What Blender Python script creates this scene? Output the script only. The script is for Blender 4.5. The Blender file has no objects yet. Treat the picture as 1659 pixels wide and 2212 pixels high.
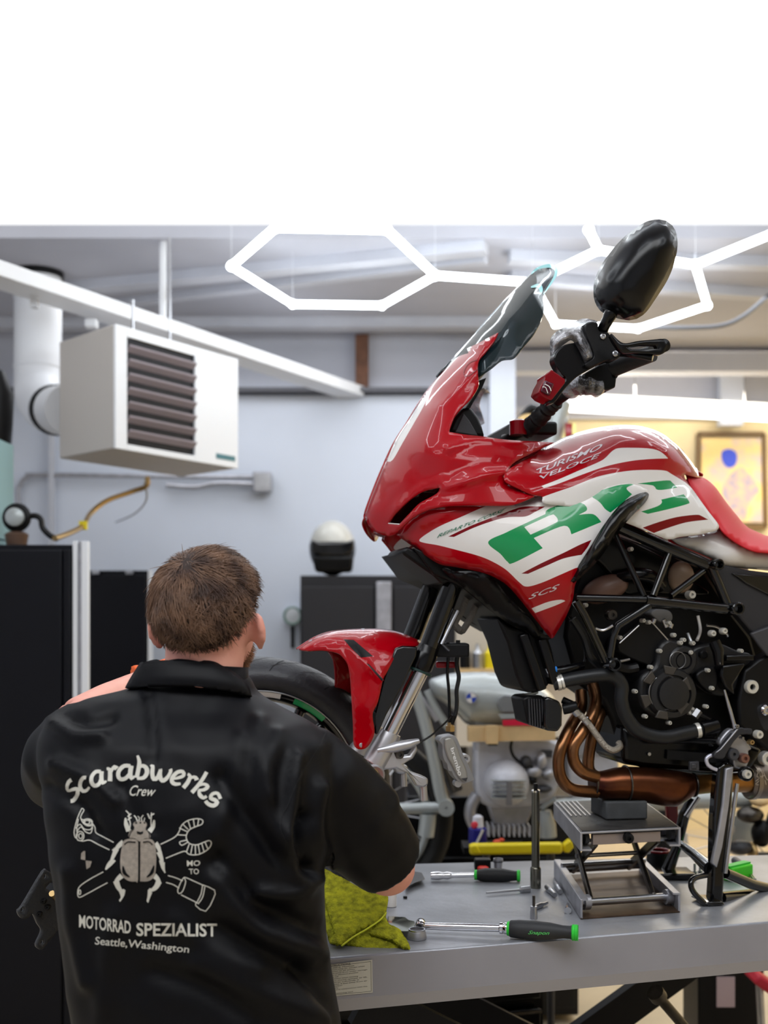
import bpy, bmesh, math, random
import numpy as np
from mathutils import Vector, Matrix, Quaternion
from mathutils.geometry import delaunay_2d_cdt
from mathutils.bvhtree import BVHTree
random.seed(7)
SC = bpy.context.scene
COL = SC.collection
R = math.radians

# ------------------------------------------------------------------ camera, world, exposure
FPX, HOR, CAMZ = 2500.0, 1330.0, 1.55
cam_d = bpy.data.cameras.new('camera'); cam = bpy.data.objects.new('camera', cam_d); COL.objects.link(cam)
cam.location = (0, 0, CAMZ); cam.rotation_euler = (R(90), 0, 0)
cam_d.sensor_fit = 'HORIZONTAL'; cam_d.sensor_width = 36; cam_d.lens = FPX / 1659 * 36
cam_d.shift_y = (HOR - 1106) / 1659
cam_d.clip_end = 100
cam_d.dof.use_dof = True; cam_d.dof.focus_distance = 2.2; cam_d.dof.aperture_fstop = 4.2
SC.camera = cam
SC.view_settings.view_transform = 'Standard'; SC.view_settings.look = 'None'
SC.view_settings.gamma = 1; SC.view_settings.exposure = 0.38; SC.view_settings.use_curve_mapping = False
w = bpy.data.worlds.new('white_fill'); SC.world = w; w.use_nodes = True  # plain white world, added to fill the ceiling opening and light the room
w.node_tree.nodes['Background'].inputs[0].default_value = (.985, .99, 1, 1)
w.node_tree.nodes['Background'].inputs[1].default_value = .86
SC.cycles.max_bounces = 8; SC.cycles.caustics_reflective = False; SC.cycles.caustics_refractive = False
SC.cycles.sample_clamp_indirect = 6
SC.cycles.use_denoising = True

def area(name, loc, rot, sx, sy, power, col=(1, 1, 1)):
    d = bpy.data.lights.new(name, 'AREA'); d.shape = 'RECTANGLE'; d.size = sx; d.size_y = sy; d.energy = power; d.color = col
    o = bpy.data.objects.new(name, d); o.location = loc; o.rotation_euler = rot; COL.objects.link(o)
    return o
# added area fill above the camera and over the rear bay; one backs the gallery tube
area('front_fill', (-.2, .6, 3.2), (0, 0, 0), 3.6, 1.2, 50, (.96, .98, 1))
area('rear_fill', (.4, 6.2, 3.2), (0, 0, 0), 4.0, .8, 22, (.93, .96, 1))
area('gallery_lamp', (2.6, 7.6, 3.1), (0, 0, 0), 2.5, .5, 40, (1, .9, .72))

# ------------------------------------------------------------------ picture-space helpers
def P(px, py, Y):
    return Vector(((px - 829.5) / FPX * Y, Y, CAMZ + (HOR - py) / FPX * Y))
def PZ(px, py, z):
    Y = (CAMZ - z) * FPX / (py - HOR)
    return P(px, py, Y)
BETA = R(11)
BN = Vector((math.sin(BETA), -math.cos(BETA), 0)); BT_ = Vector((math.cos(BETA), math.sin(BETA), 0))
BP0 = Vector(((1300 - 829.5) / FPX * 2.68, 2.68, 0)); UP = Vector((0, 0, 1))
_nP = BN.dot(BP0)
def B(px, py, d=0.0):            # a point of the motorcycle: d metres to the near side of its centre plane
    a = (px - 829.5) / FPX; c = (HOR - py) / FPX
    Y = (d + _nP) / (BN.x * a + BN.y)
    return Vector((a * Y, Y, CAMZ + c * Y))
def mir(v):
    return v - BN * (2 * BN.dot(v - BP0))
def cr(x0, y0, s):
    return lambda *pts: [((x0 + p[0] / s, y0 + p[1] / s) + tuple(p[2:])) for p in pts]
K1 = cr(0, 500, 2.765); K2 = cr(780, 500, 3.16); K3 = cr(1080, 500, 2.865); K4 = cr(780, 880, 3.19); K5 = cr(1180, 880, 3.463)
K6 = cr(1080, 1180, 2.865); K7 = cr(500, 1180, 2.86); K8 = cr(0, 1150, 2.765); K9 = cr(1080, 1600, 2.865); K10 = cr(680, 1650, 2.765)
K11 = cr(0, 1550, 3.016); K12 = cr(400, 1450, 2.902); K13 = cr(1140, 640, 5.184); K14 = cr(1450, 1480, 7.9); K15 = cr(880, 1400, 4.608)
K17 = cr(120, 1620, 4.366); K18 = cr(0, 1550, 3.34)

# ------------------------------------------------------------------ materials
def lin(c):
    return tuple(((v / 255) / 12.92 if v / 255 <= .04045 else ((v / 255 + .055) / 1.055) ** 2.4) for v in c) + (1,)
def mat(name, rgb, rough=.5, metal=0, coat=0, var=0, vs=6, bump=0, bs=40, spec=.5, emit=0, alpha=1, trans=0, rgb2=None, ior=1.45, sheen=0):
    m = bpy.data.materials.new(name); m.use_nodes = True; nt = m.node_tree; b = nt.nodes['Principled BSDF']
    b.inputs['Base Color'].default_value = lin(rgb); b.inputs['Roughness'].default_value = rough; b.inputs['Metallic'].default_value = metal
    b.inputs['Coat Weight'].default_value = coat; b.inputs['Coat Roughness'].default_value = .03; b.inputs['Coat IOR'].default_value = 1.32
    b.inputs['Specular IOR Level'].default_value = spec; b.inputs['IOR'].default_value = ior
    if trans: b.inputs['Transmission Weight'].default_value = trans
    if sheen: b.inputs['Sheen Weight'].default_value = sheen
    b.inputs['Alpha'].default_value = alpha
    if emit:
        b.inputs['Emission Color'].default_value = lin(rgb); b.inputs['Emission Strength'].default_value = emit
    if var or bump:
        tc = nt.nodes.new('ShaderNodeTexCoord')
    if var:
        n = nt.nodes.new('ShaderNodeTexNoise'); n.inputs['Scale'].default_value = vs; n.inputs['Detail'].default_value = 6
        nt.links.new(tc.outputs['Object'], n.inputs['Vector'])
        cr_ = nt.nodes.new('ShaderNodeValToRGB'); cr_.color_ramp.elements[0].position = .35; cr_.color_ramp.elements[1].position = .68
        a = lin(rgb); c2 = lin(rgb2) if rgb2 else tuple(min(1, v * (1 + var)) for v in a[:3]) + (1,)
        c1 = a if rgb2 else tuple(v * (1 - var) for v in a[:3]) + (1,)
        cr_.color_ramp.elements[0].color = c1; cr_.color_ramp.elements[1].color = c2
        nt.links.new(n.outputs['Fac'], cr_.inputs['Fac']); nt.links.new(cr_.outputs['Color'], b.inputs['Base Color'])
    if bump:
        n2 = nt.nodes.new('ShaderNodeTexNoise'); n2.inputs['Scale'].default_value = bs; n2.inputs['Detail'].default_value = 4
        nt.links.new(tc.outputs['Object'], n2.inputs['Vector'])
        bp = nt.nodes.new('ShaderNodeBump'); bp.inputs['Strength'].default_value = bump; bp.inputs['Distance'].default_value = .01
        nt.links.new(n2.outputs['Fac'], bp.inputs['Height']); nt.links.new(bp.outputs['Normal'], b.inputs['Normal'])
    return m
M = {}
M['wall'] = mat('painted_wall', (216, 222, 234), .85, var=.03, vs=1.5)
M['upper'] = mat('upper_wall', (205, 207, 216), .85, var=.06, vs=2)
M['ceil'] = mat('ceiling_paint', (186, 187, 196), .9, var=.05, vs=2)
M['beam'] = mat('beam_paint', (200, 202, 210), .8, var=.05, vs=5)
M['white'] = mat('white_enamel', (236, 238, 242), .35)
M['cream'] = mat('cream_wall', (240, 222, 180), .8, var=.04)
M['floor'] = mat('floor_epoxy', (205, 190, 165), .35, var=.12, vs=3)
M['wood'] = mat('bare_wood', (120, 82, 62), .7, var=.3, vs=15)
M['palewood'] = mat('pale_wood', (222, 190, 140), .6, var=.1, vs=15)
M['black'] = mat('black_plastic', (8, 8, 10), .4, bump=.04, bs=400, spec=.3)
M['gloss'] = mat('gloss_black', (5, 5, 7), .1, coat=.8)
M['satin'] = mat('satin_black', (6, 6, 8), .22, spec=.4)
M['soft'] = mat('matte_black', (11, 11, 13), .42, var=.15, vs=30, spec=.3)
M['navy'] = mat('cabinet_black', (9, 10, 18), .45, spec=.25)
M['grey'] = mat('cabinet_grey', (46, 45, 48), .5, spec=.3)
M['dgrey'] = mat('dark_grey_panel', (58, 58, 62), .45, bump=.05, bs=300)
M['steel'] = mat('brushed_steel', (185, 186, 190), .3, 1, var=.08, vs=20)
M['bolt'] = mat('zinc_bolt', (222, 219, 210), .3, .45)
M['chrome'] = mat('chrome', (225, 225, 228), .08, 1)
M['alu'] = mat('cast_aluminium', (196, 196, 200), .38, .85, var=.06, vs=25)
M['alum2'] = mat('bare_aluminium', (176, 176, 182), .42, .7, var=.15, vs=18)
M['dsteel'] = mat('dark_steel', (92, 88, 84), .35, 1, var=.3, vs=25)
M['silver'] = mat('silver_paint', (178, 184, 184), .3, .3, coat=.4)
M['red'] = mat('red_lacquer', (160, 0, 15), .28, 0, coat=1, spec=.15)
M['redd'] = mat('dark_red_lacquer', (118, 0, 13), .28, 0, coat=1, spec=.15)
M['wht'] = mat('white_lacquer', (224, 220, 216), .25, 0, coat=1, spec=.3)
M['grn'] = mat('green_lacquer', (0, 138, 74), .25, 0, coat=1)
M['dgrn'] = mat('print_green', (20, 110, 80), .3, 0, coat=.5)
M['silt'] = mat('silver_print', (205, 195, 198), .3, .2)
M['seatred'] = mat('red_vinyl', (205, 28, 40), .5, bump=.05, bs=500)
M['rub'] = mat('rubber', (15, 15, 17), .6, bump=.1, bs=200)
M['tyre'] = mat('tyre_rubber', (44, 44, 48), .42, var=.25, vs=14, bump=.15, bs=120)
M['hose'] = mat('rubber_hose', (20, 22, 25), .42)
M['green'] = mat('green_rubber', (48, 200, 60), .5)
M['lime'] = mat('bright_green', (70, 225, 30), .45)
M['yellow'] = mat('yellow_paint', (238, 215, 20), .4)
M['copper'] = mat('heat_tinted_exhaust', (118, 70, 42), .28, .9, var=.5, vs=9, rgb2=(62, 30, 26))
M['bronze'] = mat('bronze_pipe', (128, 88, 58), .28, .9, var=.3, vs=14)
M['glow'] = mat('led_tube', (240, 248, 255), .5, emit=9)
M['glow2'] = mat('fluorescent_tube', (248, 250, 255), .5, emit=3)
M['orange'] = mat('orange_nitrile', (240, 100, 20), .45)
M['tan'] = mat('tan_highlight', (195, 165, 130), .6)  # colour of the highlight painted on the mirror rim
M['louv'] = mat('louvre_paint', (140, 130, 138), .45)
M['heat'] = mat('heater_side', (196, 190, 184), .5)
M['webb'] = mat('grey_webbing', (120, 116, 112), .8, bump=.5, bs=300)
M['blue'] = mat('blue_plastic', (30, 130, 230), .4)
M['dblue'] = mat('dark_blue_plastic', (16, 18, 120), .4)
M['paper'] = mat('label_paper', (205, 202, 190), .6)
M['ink'] = mat('ink', (50, 50, 52), .7)
M['brass'] = mat('gold_metal', (190, 160, 110), .35, .9)

# ------------------------------------------------------------------ geometry collector
def frame_of(d):
    d = d.normalized(); a = Vector((0, 0, 1)) if abs(d.z) < .9 else Vector((1, 0, 0))
    u = d.cross(a).normalized(); return u, d.cross(u).normalized()
class G:
    def __init__(s): s.v = []; s.f = []; s.m = []
    def add(s, vs, fs, m=0):
        o = len(s.v); s.v += [tuple(v) for v in vs]; s.f += [tuple(i + o for i in f) for f in fs]; s.m += [m] * len(fs); return s
    def hexa(s, p, m=0):         # p: 4 bottom + 4 top
        return s.add(p, [(0, 3, 2, 1), (4, 5, 6, 7), (0, 1, 5, 4), (1, 2, 6, 5), (2, 3, 7, 6), (3, 0, 4, 7)], m)
    def box(s, c, sz, m=0, rz=0, ax=None):
        c = Vector(c); q = Matrix.Rotation(rz, 3, 'Z') if ax is None else ax
        h = [Vector((x * sz[0] / 2, y * sz[1] / 2, z * sz[2] / 2)) for z in (-1, 1) for x, y in ((-1, -1), (1, -1), (1, 1), (-1, 1))]
        return s.hexa([c + q @ v for v in h], m)
    def beam(s, a, b, w, h, m=0, up=UP):   # bar from a to b, w across, h along up
        a = Vector(a); b = Vector(b); d = (b - a).normalized(); u = d.cross(up).normalized(); n = u.cross(d).normalized()
        q = []
        for c in (a, b):
            q.append([c - u * w / 2 - n * h / 2, c + u * w / 2 - n * h / 2, c + u * w / 2 + n * h / 2, c - u * w / 2 + n * h / 2])
        return s.add(q[0] + q[1], [(0, 1, 2, 3), (7, 6, 5, 4), (0, 4, 5, 1), (1, 5, 6, 2), (2, 6, 7, 3), (3, 7, 4, 0)], m)
    def tube(s, pts, r, n=12, m=0, cap=True, flat=None):
        pts = [Vector(p) for p in pts]; N = len(pts); rs = r if isinstance(r, (list, tuple)) else [r] * N
        u = None; vs = []
        for i in range(N):
            d = (pts[min(i + 1, N - 1)] - pts[max(i - 1, 0)])
            if d.length < 1e-9: d = Vector((0, 0, 1))
            d.normalize()
            if u is None: u, _ = frame_of(d)
            else:
                u = u - d * u.dot(d)
                u = u.normalized() if u.length > 1e-6 else frame_of(d)[0]
            w_ = d.cross(u)
            for k in range(n):
                t = 2 * math.pi * k / n; vs.append(pts[i] + (u * math.cos(t) + w_ * math.sin(t)) * rs[i])
        fs = [(i * n + k, i * n + (k + 1) % n, (i + 1) * n + (k + 1) % n, (i + 1) * n + k) for i in range(N - 1) for k in range(n)]
        if cap: fs += [tuple(range(n))[::-1], tuple((N - 1) * n + k for k in range(n))]
        return s.add(vs, fs, m)
    def lathe(s, c, ax, prof, n=24, m=0, cap=True):    # prof: (along, radius)
        c = Vector(c); ax = Vector(ax).normalized()
        u, w_ = frame_of(ax); vs = []
        for t, r in prof:
            for k in range(n):
                a = 2 * math.pi * k / n; vs.append(c + ax * t + (u * math.cos(a) + w_ * math.sin(a)) * r)
        N = len(prof)
        fs = [(i * n + k, i * n + (k + 1) % n, (i + 1) * n + (k + 1) % n, (i + 1) * n + k) for i in range(N - 1) for k in range(n)]
        if cap: fs += [tuple(range(n))[::-1], tuple((N - 1) * n + k for k in range(n))]
        return s.add(vs, fs, m)
    def ell(s, c, rx, ry, rz, nu=24, nv=14, m=0, rot=None):
        c = Vector(c); q = rot or Matrix.Identity(3); vs = []
        for j in range(1, nv):
            p = math.pi * j / nv
            for i in range(nu):
                a = 2 * math.pi * i / nu
                vs.append(c + q @ Vector((rx * math.sin(p) * math.cos(a), ry * math.sin(p) * math.sin(a), rz * math.cos(p))))
        t = len(vs); vs += [c + q @ Vector((0, 0, rz)), c - q @ Vector((0, 0, rz))]
        fs = [(j * nu + i, (j + 1) * nu + i, (j + 1) * nu + (i + 1) % nu, j * nu + (i + 1) % nu) for j in range(nv - 2) for i in range(nu)]
        fs += [(t, i, (i + 1) % nu) for i in range(nu)] + [(t + 1, (nv - 2) * nu + (i + 1) % nu, (nv - 2) * nu + i) for i in range(nu)]
        return s.add(vs, fs, m)
    def prism(s, pts, off, m=0, ms=None):  # polygon and its copy moved by off
        pts = [Vector(p) for p in pts]; n = len(pts); off = Vector(off)
        s.add(pts + [p + off for p in pts], [tuple(range(n)), tuple(range(2 * n - 1, n - 1, -1))], m)
        o = len(s.v) - 2 * n
        for i in range(n):
            s.f.append((o + i, o + n + i, o + n + (i + 1) % n, o + (i + 1) % n)); s.m.append(m if ms is None else ms)
        return s
    def torus(s, c, ax, r, t, n=40, k=10, m=0, a0=0, a1=2 * math.pi):
        c = Vector(c); ax = Vector(ax).normalized(); u, w_ = frame_of(ax)
        full = abs(a1 - a0 - 2 * math.pi) < 1e-6
        pts = [c + (u * math.cos(a0 + (a1 - a0) * i / n) + w_ * math.sin(a0 + (a1 - a0) * i / n)) * r for i in range(n + 1)]
        return s.tube(pts, t, k, m, not full)
    def loft(s, rings, m=0, cap=True):
        n = len(rings[0]); vs = [v for r in rings for v in r]; N = len(rings)
        fs = [(i * n + k, i * n + (k + 1) % n, (i + 1) * n + (k + 1) % n, (i + 1) * n + k) for i in range(N - 1) for k in range(n)]
        if cap: fs += [tuple(range(n))[::-1], tuple((N - 1) * n + k for k in range(n))]
        return s.add(vs, fs, m)

def setp(o, label=None, category=None, group=None, kind=None):
    if label: o['label'] = label
    if category: o['category'] = category
    if group: o['group'] = group
    if kind: o['kind'] = kind
    return o
def thing(name, label, category, loc, group=None, rz=0):
    o = bpy.data.objects.new(name, None); o.empty_display_size = .05; o.location = loc; COL.objects.link(o)
    return setp(o, label, category, group)
def par(o, p):
    if p is None: return o
    o.parent = p
    o.matrix_parent_inverse = Matrix.Translation(-Vector(p.location)) if p.parent is None else Matrix.Identity(4)
    return o
def obj(name, g, mats, parent=None, label=None, category=None, group=None, kind=None, bevel=0, ang=38, seg=2, solid=0, subd=0, flat=False, fix=True):
    me = bpy.data.meshes.new(name); me.from_pydata(g.v, [], g.f)
    if not isinstance(mats, (list, tuple)): mats = [mats]
    for m in mats: me.materials.append(M[m] if isinstance(m, str) else m)
    me.polygons.foreach_set('material_index', g.m)
    if fix:
        bm = bmesh.new(); bm.from_mesh(me); bmesh.ops.recalc_face_normals(bm, faces=bm.faces); bm.to_mesh(me); bm.free()
    if not flat:
        me.polygons.foreach_set('use_smooth', [True] * len(me.polygons)); me.set_sharp_from_angle(angle=R(ang))
    me.update()
    o = bpy.data.objects.new(name, me); COL.objects.link(o); par(o, parent); setp(o, label, category, group, kind)
    if solid:
        md = o.modifiers.new('thickness', 'SOLIDIFY'); md.thickness = solid; md.offset = -1
    if bevel:
        md = o.modifiers.new('bevel', 'BEVEL'); md.width = bevel; md.segments = seg; md.limit_method = 'ANGLE'; md.angle_limit = R(35); md.harden_normals = False
    if subd:
        md = o.modifiers.new('smooth', 'SUBSURF'); md.levels = subd; md.render_levels = subd
    return o
def struct(name, g, mats, **k):
    return obj(name, g, mats, kind='structure', **k)

# ------------------------------------------------------------------ smooth outlines, thin-plate surfaces, panels
def sm(pts, closed=True, k=6):
    q = []
    for p in pts:
        q.append(p[:2])
        if len(p) > 2: q.append(p[:2])
    n = len(q); out = []
    rng = range(n) if closed else range(n - 1)
    for i in rng:
        g_ = (lambda j: q[j % n]) if closed else (lambda j: q[max(0, min(n - 1, j))])
        p0, p1, p2, p3 = g_(i - 1), g_(i), g_(i + 1), g_(i + 2)
        if p1 == p2: continue
        kk = max(2, min(k, int(math.dist(p1, p2) / 5) + 1))
        for t in range(kk):
            t /= kk
            out.append(tuple(.5 * (2 * p1[a] + (p2[a] - p0[a]) * t + (2 * p0[a] - 5 * p1[a] + 4 * p2[a] - p3[a]) * t * t + (3 * p1[a] - p0[a] - 3 * p2[a] + p3[a]) * t ** 3) for a in (0, 1)))
    if not closed: out.append(tuple(q[-1]))
    return out
def sm3(pts, k=8):
    q = [Vector(p) for p in pts]; n = len(q); out = []
    for i in range(n - 1):
        p0, p1, p2, p3 = q[max(0, i - 1)], q[i], q[i + 1], q[min(n - 1, i + 2)]
        for t in range(k):
            t /= k
            out.append(.5 * (2 * p1 + (p2 - p0) * t + (2 * p0 - 5 * p1 + 4 * p2 - p3) * t * t + (3 * p1 - p0 - 3 * p2 + p3) * t ** 3))
    out.append(q[-1]); return out
class TPS:
    def __init__(s, ctrl, lam=.10):
        c = np.array(ctrl, float); s.x = c[:, :2] / 100; s.n = len(c); d = c[:, 2]
        K = s.U(s.x, s.x) + lam * np.eye(s.n); Q = np.hstack([np.ones((s.n, 1)), s.x])
        A = np.zeros((s.n + 3, s.n + 3)); A[:s.n, :s.n] = K; A[:s.n, s.n:] = Q; A[s.n:, :s.n] = Q.T
        s.w = np.linalg.solve(A, np.concatenate([d, np.zeros(3)]))
    def U(s, a, b):
        r = np.linalg.norm(a[:, None] - b[None], axis=2); return np.where(r > 1e-9, r * r * np.log(r + 1e-12), 0)
    def __call__(s, pts):
        p = np.array(pts, float)[:, :2] / 100
        return s.U(p, s.x) @ s.w[:s.n] + s.w[s.n] + p @ s.w[s.n + 1:]
def inside(pts, poly):
    pts = np.asarray(pts, float); q = np.asarray([p[:2] for p in poly], float); r = np.zeros(len(pts), bool); j = len(q) - 1
    for i in range(len(q)):
        xi, yi = q[i]; xj, yj = q[j]
        c = ((yi > pts[:, 1]) != (yj > pts[:, 1])) & (pts[:, 0] < (xj - xi) * (pts[:, 1] - yi) / (yj - yi + 1e-12) + xi)
        r ^= c; j = i
    return r
def dist_to(pts, poly, closed=True):
    pts = np.asarray(pts, float); q = np.asarray([p[:2] for p in poly], float); best = np.full(len(pts), 1e9)
    for i in range(len(q) if closed else len(q) - 1):
        a = q[i]; b = q[(i + 1) % len(q)]; ab = b - a; L = ab @ ab + 1e-9
        t = np.clip(((pts - a) @ ab) / L, 0, 1); best = np.minimum(best, np.linalg.norm(pts - (a + t[:, None] * ab), axis=1))
    return best
def trimesh2d(outline, inner=(), step=10, extra=()):
    """triangles that fill an outline, with the inner outlines kept as edges"""
    vs = []; es = []
    for poly in [outline] + list(inner):
        o = len(vs); vs += [tuple(p[:2]) for p in poly]; es += [(o + i, o + (i + 1) % len(poly)) for i in range(len(poly))]
    a = np.array([p[:2] for p in outline]); x0, y0 = a.min(0); x1, y1 = a.max(0)
    gp = []
    row = 0; y = y0 + step / 2
    while y < y1:
        x = x0 + (step / 2 if row % 2 else 0)
        while x < x1: gp.append((x, y)); x += step
        y += step * .87; row += 1
    gp = np.array(gp) if gp else np.zeros((0, 2))
    if len(gp):
        ok = inside(gp, outline) & (dist_to(gp, outline) > step * .45)
        for q in inner: ok &= dist_to(gp, q) > step * .35
        vs += [tuple(p) for p in gp[ok]]
    if len(extra):
        ex = np.array(extra); ok = inside(ex, outline) & (dist_to(ex, outline) > .8)
        for q in inner: ok &= dist_to(ex, q) > 1.2
        vs += [tuple(p) for p in ex[ok]]
    r = delaunay_2d_cdt([Vector(v) for v in vs], es, [], 1, 1e-5)
    V = [tuple(v) for v in r[0]]; F = [tuple(f) for f in r[2]]
    if F:
        c = np.array([[sum(V[i][0] for i in f) / len(f), sum(V[i][1] for i in f) / len(f)] for f in F])
        ok = inside(c, outline); F = [f for f, k in zip(F, ok) if k]
    return V, F
def panel(name, outline, ctrl, mats, parent, decals=(), holes=(), step=10, roll=.006, rw=9, thick=.004, both=True, feat=(), lab=None, smooth=True, space=None, free=None):
    """sheet-metal / fairing panel: outline in picture space lifted onto a thin-plate surface over the bike's centre plane"""
    sp = space or B
    out = sm(outline) if smooth else list(outline)
    surf = ctrl if isinstance(ctrl, TPS) else TPS(ctrl)
    extra = []
    if free is not None:
        fl_ = sm(free, False)
        for off_ in (1.3, 3, 5.5, 9):
            for i in range(1, len(fl_) - 1):
                dx, dy = fl_[i + 1][0] - fl_[i - 1][0], fl_[i + 1][1] - fl_[i - 1][1]; L_ = math.hypot(dx, dy) + 1e-9
                for s_ in (-1, 1): extra.append((fl_[i][0] - s_ * dy / L_ * off_, fl_[i][1] + s_ * dx / L_ * off_))
    V, F = trimesh2d(out, [d[0] for d in decals] + list(holes), step, extra)
    if holes:
        c = np.array([[sum(V[i][0] for i in f) / len(f), sum(V[i][1] for i in f) / len(f)] for f in F]); bad = np.zeros(len(F), bool)
        for h in holes: bad |= inside(c, h)
        F = [f for f, b in zip(F, bad) if not b]
    used = sorted({i for f in F for i in f}); mp = {u: i for i, u in enumerate(used)}; V = [V[i] for i in used]; F = [tuple(mp[i] for i in f) for f in F]
    z = surf(V)
    if roll:
        dd = dist_to(V, out) if free is None else dist_to(V, sm(free, False), False)
        if free is None: z = z - roll * np.exp(-(dd / rw) ** 2)
        else: z = (np.maximum(z, 0) + roll) * np.sqrt(1 - np.exp(-dd / rw))
    for line, amp, wd in feat:      # creases and swages: (polyline, height, half width in px)
        z = z + amp * np.exp(-(dist_to(V, line, False) / wd) ** 2)
    g = G(); pts = [sp(v[0], v[1], d) for v, d in zip(V, z)]
    mi = np.zeros(len(F), int)
    if decals:
        c = np.array([[sum(V[i][0] for i in f) / len(f), sum(V[i][1] for i in f) / len(f)] for f in F])
        for d in decals: mi[inside(c, d[0])] = d[1]
    g.v = [tuple(p) for p in pts]; g.f = F; g.m = [int(i) for i in mi]
    # orient towards the camera
    n0 = (pts[F[0][1]] - pts[F[0][0]]).cross(pts[F[0][2]] - pts[F[0][0]])
    if n0.dot(Vector((0, 0, CAMZ)) - pts[F[0][0]]) < 0: g.f = [f[::-1] for f in F]
    o = obj(name, g, mats, parent, lab, solid=thick, fix=False, ang=70)
    o['_'] = 1; del o['_']
    if both:
        g2 = G(); g2.v = [tuple(mir(p)) for p in pts]; g2.f = [f[::-1] for f in g.f]; g2.m = g.m
        obj(name, g2, mats, parent, lab, solid=thick, fix=False, ang=70)
    def on(px, py, lift=.0012):
        q = np.array([[px, py]]); zz = float(surf(q)[0])
        if roll:
            d_ = dist_to(q, out) if free is None else dist_to(q, sm(free, False), False)
            zz = zz - roll * math.exp(-(float(d_[0]) / rw) ** 2) if free is None else (max(zz, 0) + roll) * math.sqrt(1 - math.exp(-float(d_[0]) / rw))
        for line, amp, wd in feat: zz += amp * math.exp(-(float(dist_to(q, line, False)[0]) / wd) ** 2)
        return sp(px, py, zz + lift)
    return o, on
def text2d(s, shear=0, bold=0, space=1.0):
    cu = bpy.data.curves.new('t', 'FONT'); cu.body = s; cu.shear = shear; cu.offset = bold; cu.space_character = space; cu.resolution_u = 3
    o = bpy.data.objects.new('t', cu); COL.objects.link(o)
    dg = bpy.context.evaluated_depsgraph_get(); me = o.evaluated_get(dg).to_mesh()
    V = [(v.co.x, v.co.y) for v in me.vertices]; F = [tuple(p.vertices) for p in me.polygons]
    o.evaluated_get(dg).to_mesh_clear(); bpy.data.objects.remove(o); bpy.data.curves.remove(cu)
    xs = [v[0] for v in V]; ys = [v[1] for v in V]; x0, x1, y0, y1 = min(xs), max(xs), min(ys), max(ys)
    return [((x - x0) / (x1 - x0), (y - y0) / (y1 - y0)) for x, y in V], F
def lettering(name, s, quad, on, m, parent, shear=0, bold=0, space=1.0, fn=None):
    """flat print: quad = picture corners (bottom-left, bottom-right, top-right, top-left); on(px,py) puts it on the surface"""
    V, F = text2d(s, shear, bold, space); g = G(); a, b, c, d = quad or (0, 0, 0, 0); pts = []
    for u, v in V:
        if fn: x, y = fn(u, v)
        else:
            x = (1 - v) * ((1 - u) * a[0] + u * b[0]) + v * ((1 - u) * d[0] + u * c[0])
            y = (1 - v) * ((1 - u) * a[1] + u * b[1]) + v * ((1 - u) * d[1] + u * c[1])
        pts.append(on(x, y))
    g.add(pts, F)
    return obj(name, g, m, parent, fix=False, flat=True)
def ribbon(g, pts, w, on, m=0, closed=False, k=5):
    """a flat painted or stitched line of width w px along picture points"""
    q = sm(pts, closed, k); n = len(q); vs = []
    ws = w if isinstance(w, (list, tuple)) else None
    for i in range(n):
        a = q[i - 1] if (i or closed) else q[0]; b = q[(i + 1) % n] if (i < n - 1 or closed) else q[-1]
        dx, dy = b[0] - a[0], b[1] - a[1]; L = math.hypot(dx, dy) + 1e-9; nx, ny = -dy / L, dx / L
        if ws:
            t = i / max(1, n - 1) * (len(ws) - 1); j = min(int(t), len(ws) - 2); ww = ws[j] + (ws[j + 1] - ws[j]) * (t - j)
        else: ww = w
        for e in (-.5, .5): vs.append(on(q[i][0] + nx * ww * e, q[i][1] + ny * ww * e))
    fs = [(2 * i, 2 * i + 1, 2 * i + 3, 2 * i + 2) for i in range(n - 1)]
    if closed: fs.append((2 * n - 2, 2 * n - 1, 1, 0))
    g.add(vs, fs, m)
def fill(g, poly, on, m=0, step=8, smooth=True):
    out = sm(poly) if smooth else poly
    V, F = trimesh2d(out, [], step); g.add([on(*v) for v in V], F, m)
# ================================================================== THE ROOM
XL, XR, Y0, YB, YG, ZC = -3.2, 4.2, -2.5, 7.0, 8.4, 3.3
XE = (1060 - 829.5) / FPX * YB
struct('floor', G().box(((XL + XR) / 2, (Y0 + YG) / 2, -.05), (XR - XL + .4, YG - Y0 + .4, .1)), 'floor')
struct('wall_left', G().box((XL - .05, (Y0 + YG) / 2, 1.65), (.1, YG - Y0, 3.3)), 'wall')
struct('wall_right', G().box((XR + .05, (Y0 + YG) / 2, 1.65), (.1, YG - Y0, 3.3)), 'cream')
struct('wall_front', G().box(((XL + XR) / 2, Y0 - .05, 1.65), (XR - XL, .1, 3.3)), 'wall')
struct('wall_back', G().box(((XL + XE) / 2, YB + .05, 1.44), (XE - XL, .1, 2.88)), 'wall')
struct('trim_1', G().box(((XL + XE) / 2, YB - .01, 2.905), (XE - XL, .14, .025)), mat('ledge_grey', (92, 92, 98), .6), label='dark ledge along the top of the white back wall')
struct('wall_upper', G().box(((XL + XE) / 2, YB + .2, 3.1), (XE - XL, .08, .42)), 'upper')
struct('wall_gallery', G().box(((XE + XR) / 2, YG + .05, 1.49), (XR - XE, .1, 2.98)), 'cream')
struct('wall_gallery_upper', G().box(((XE + XR) / 2, YG - .02, 3.14), (XR - XE, .1, .34)), 'upper')
# ceiling of the rear bay, added opening onto the white world for fill, ceiling over the front
YC = (ZC - CAMZ) * FPX / (HOR - 514)
struct('ceiling', G().box(((XL + XR) / 2, (YC + YG) / 2, ZC + .03), (XR - XL, YG - YC, .06))
       .box(((XL + XR) / 2, (Y0 + 3.15) / 2, ZC + .03), (XR - XL, 3.15 - Y0, .06)), 'ceil')
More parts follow.
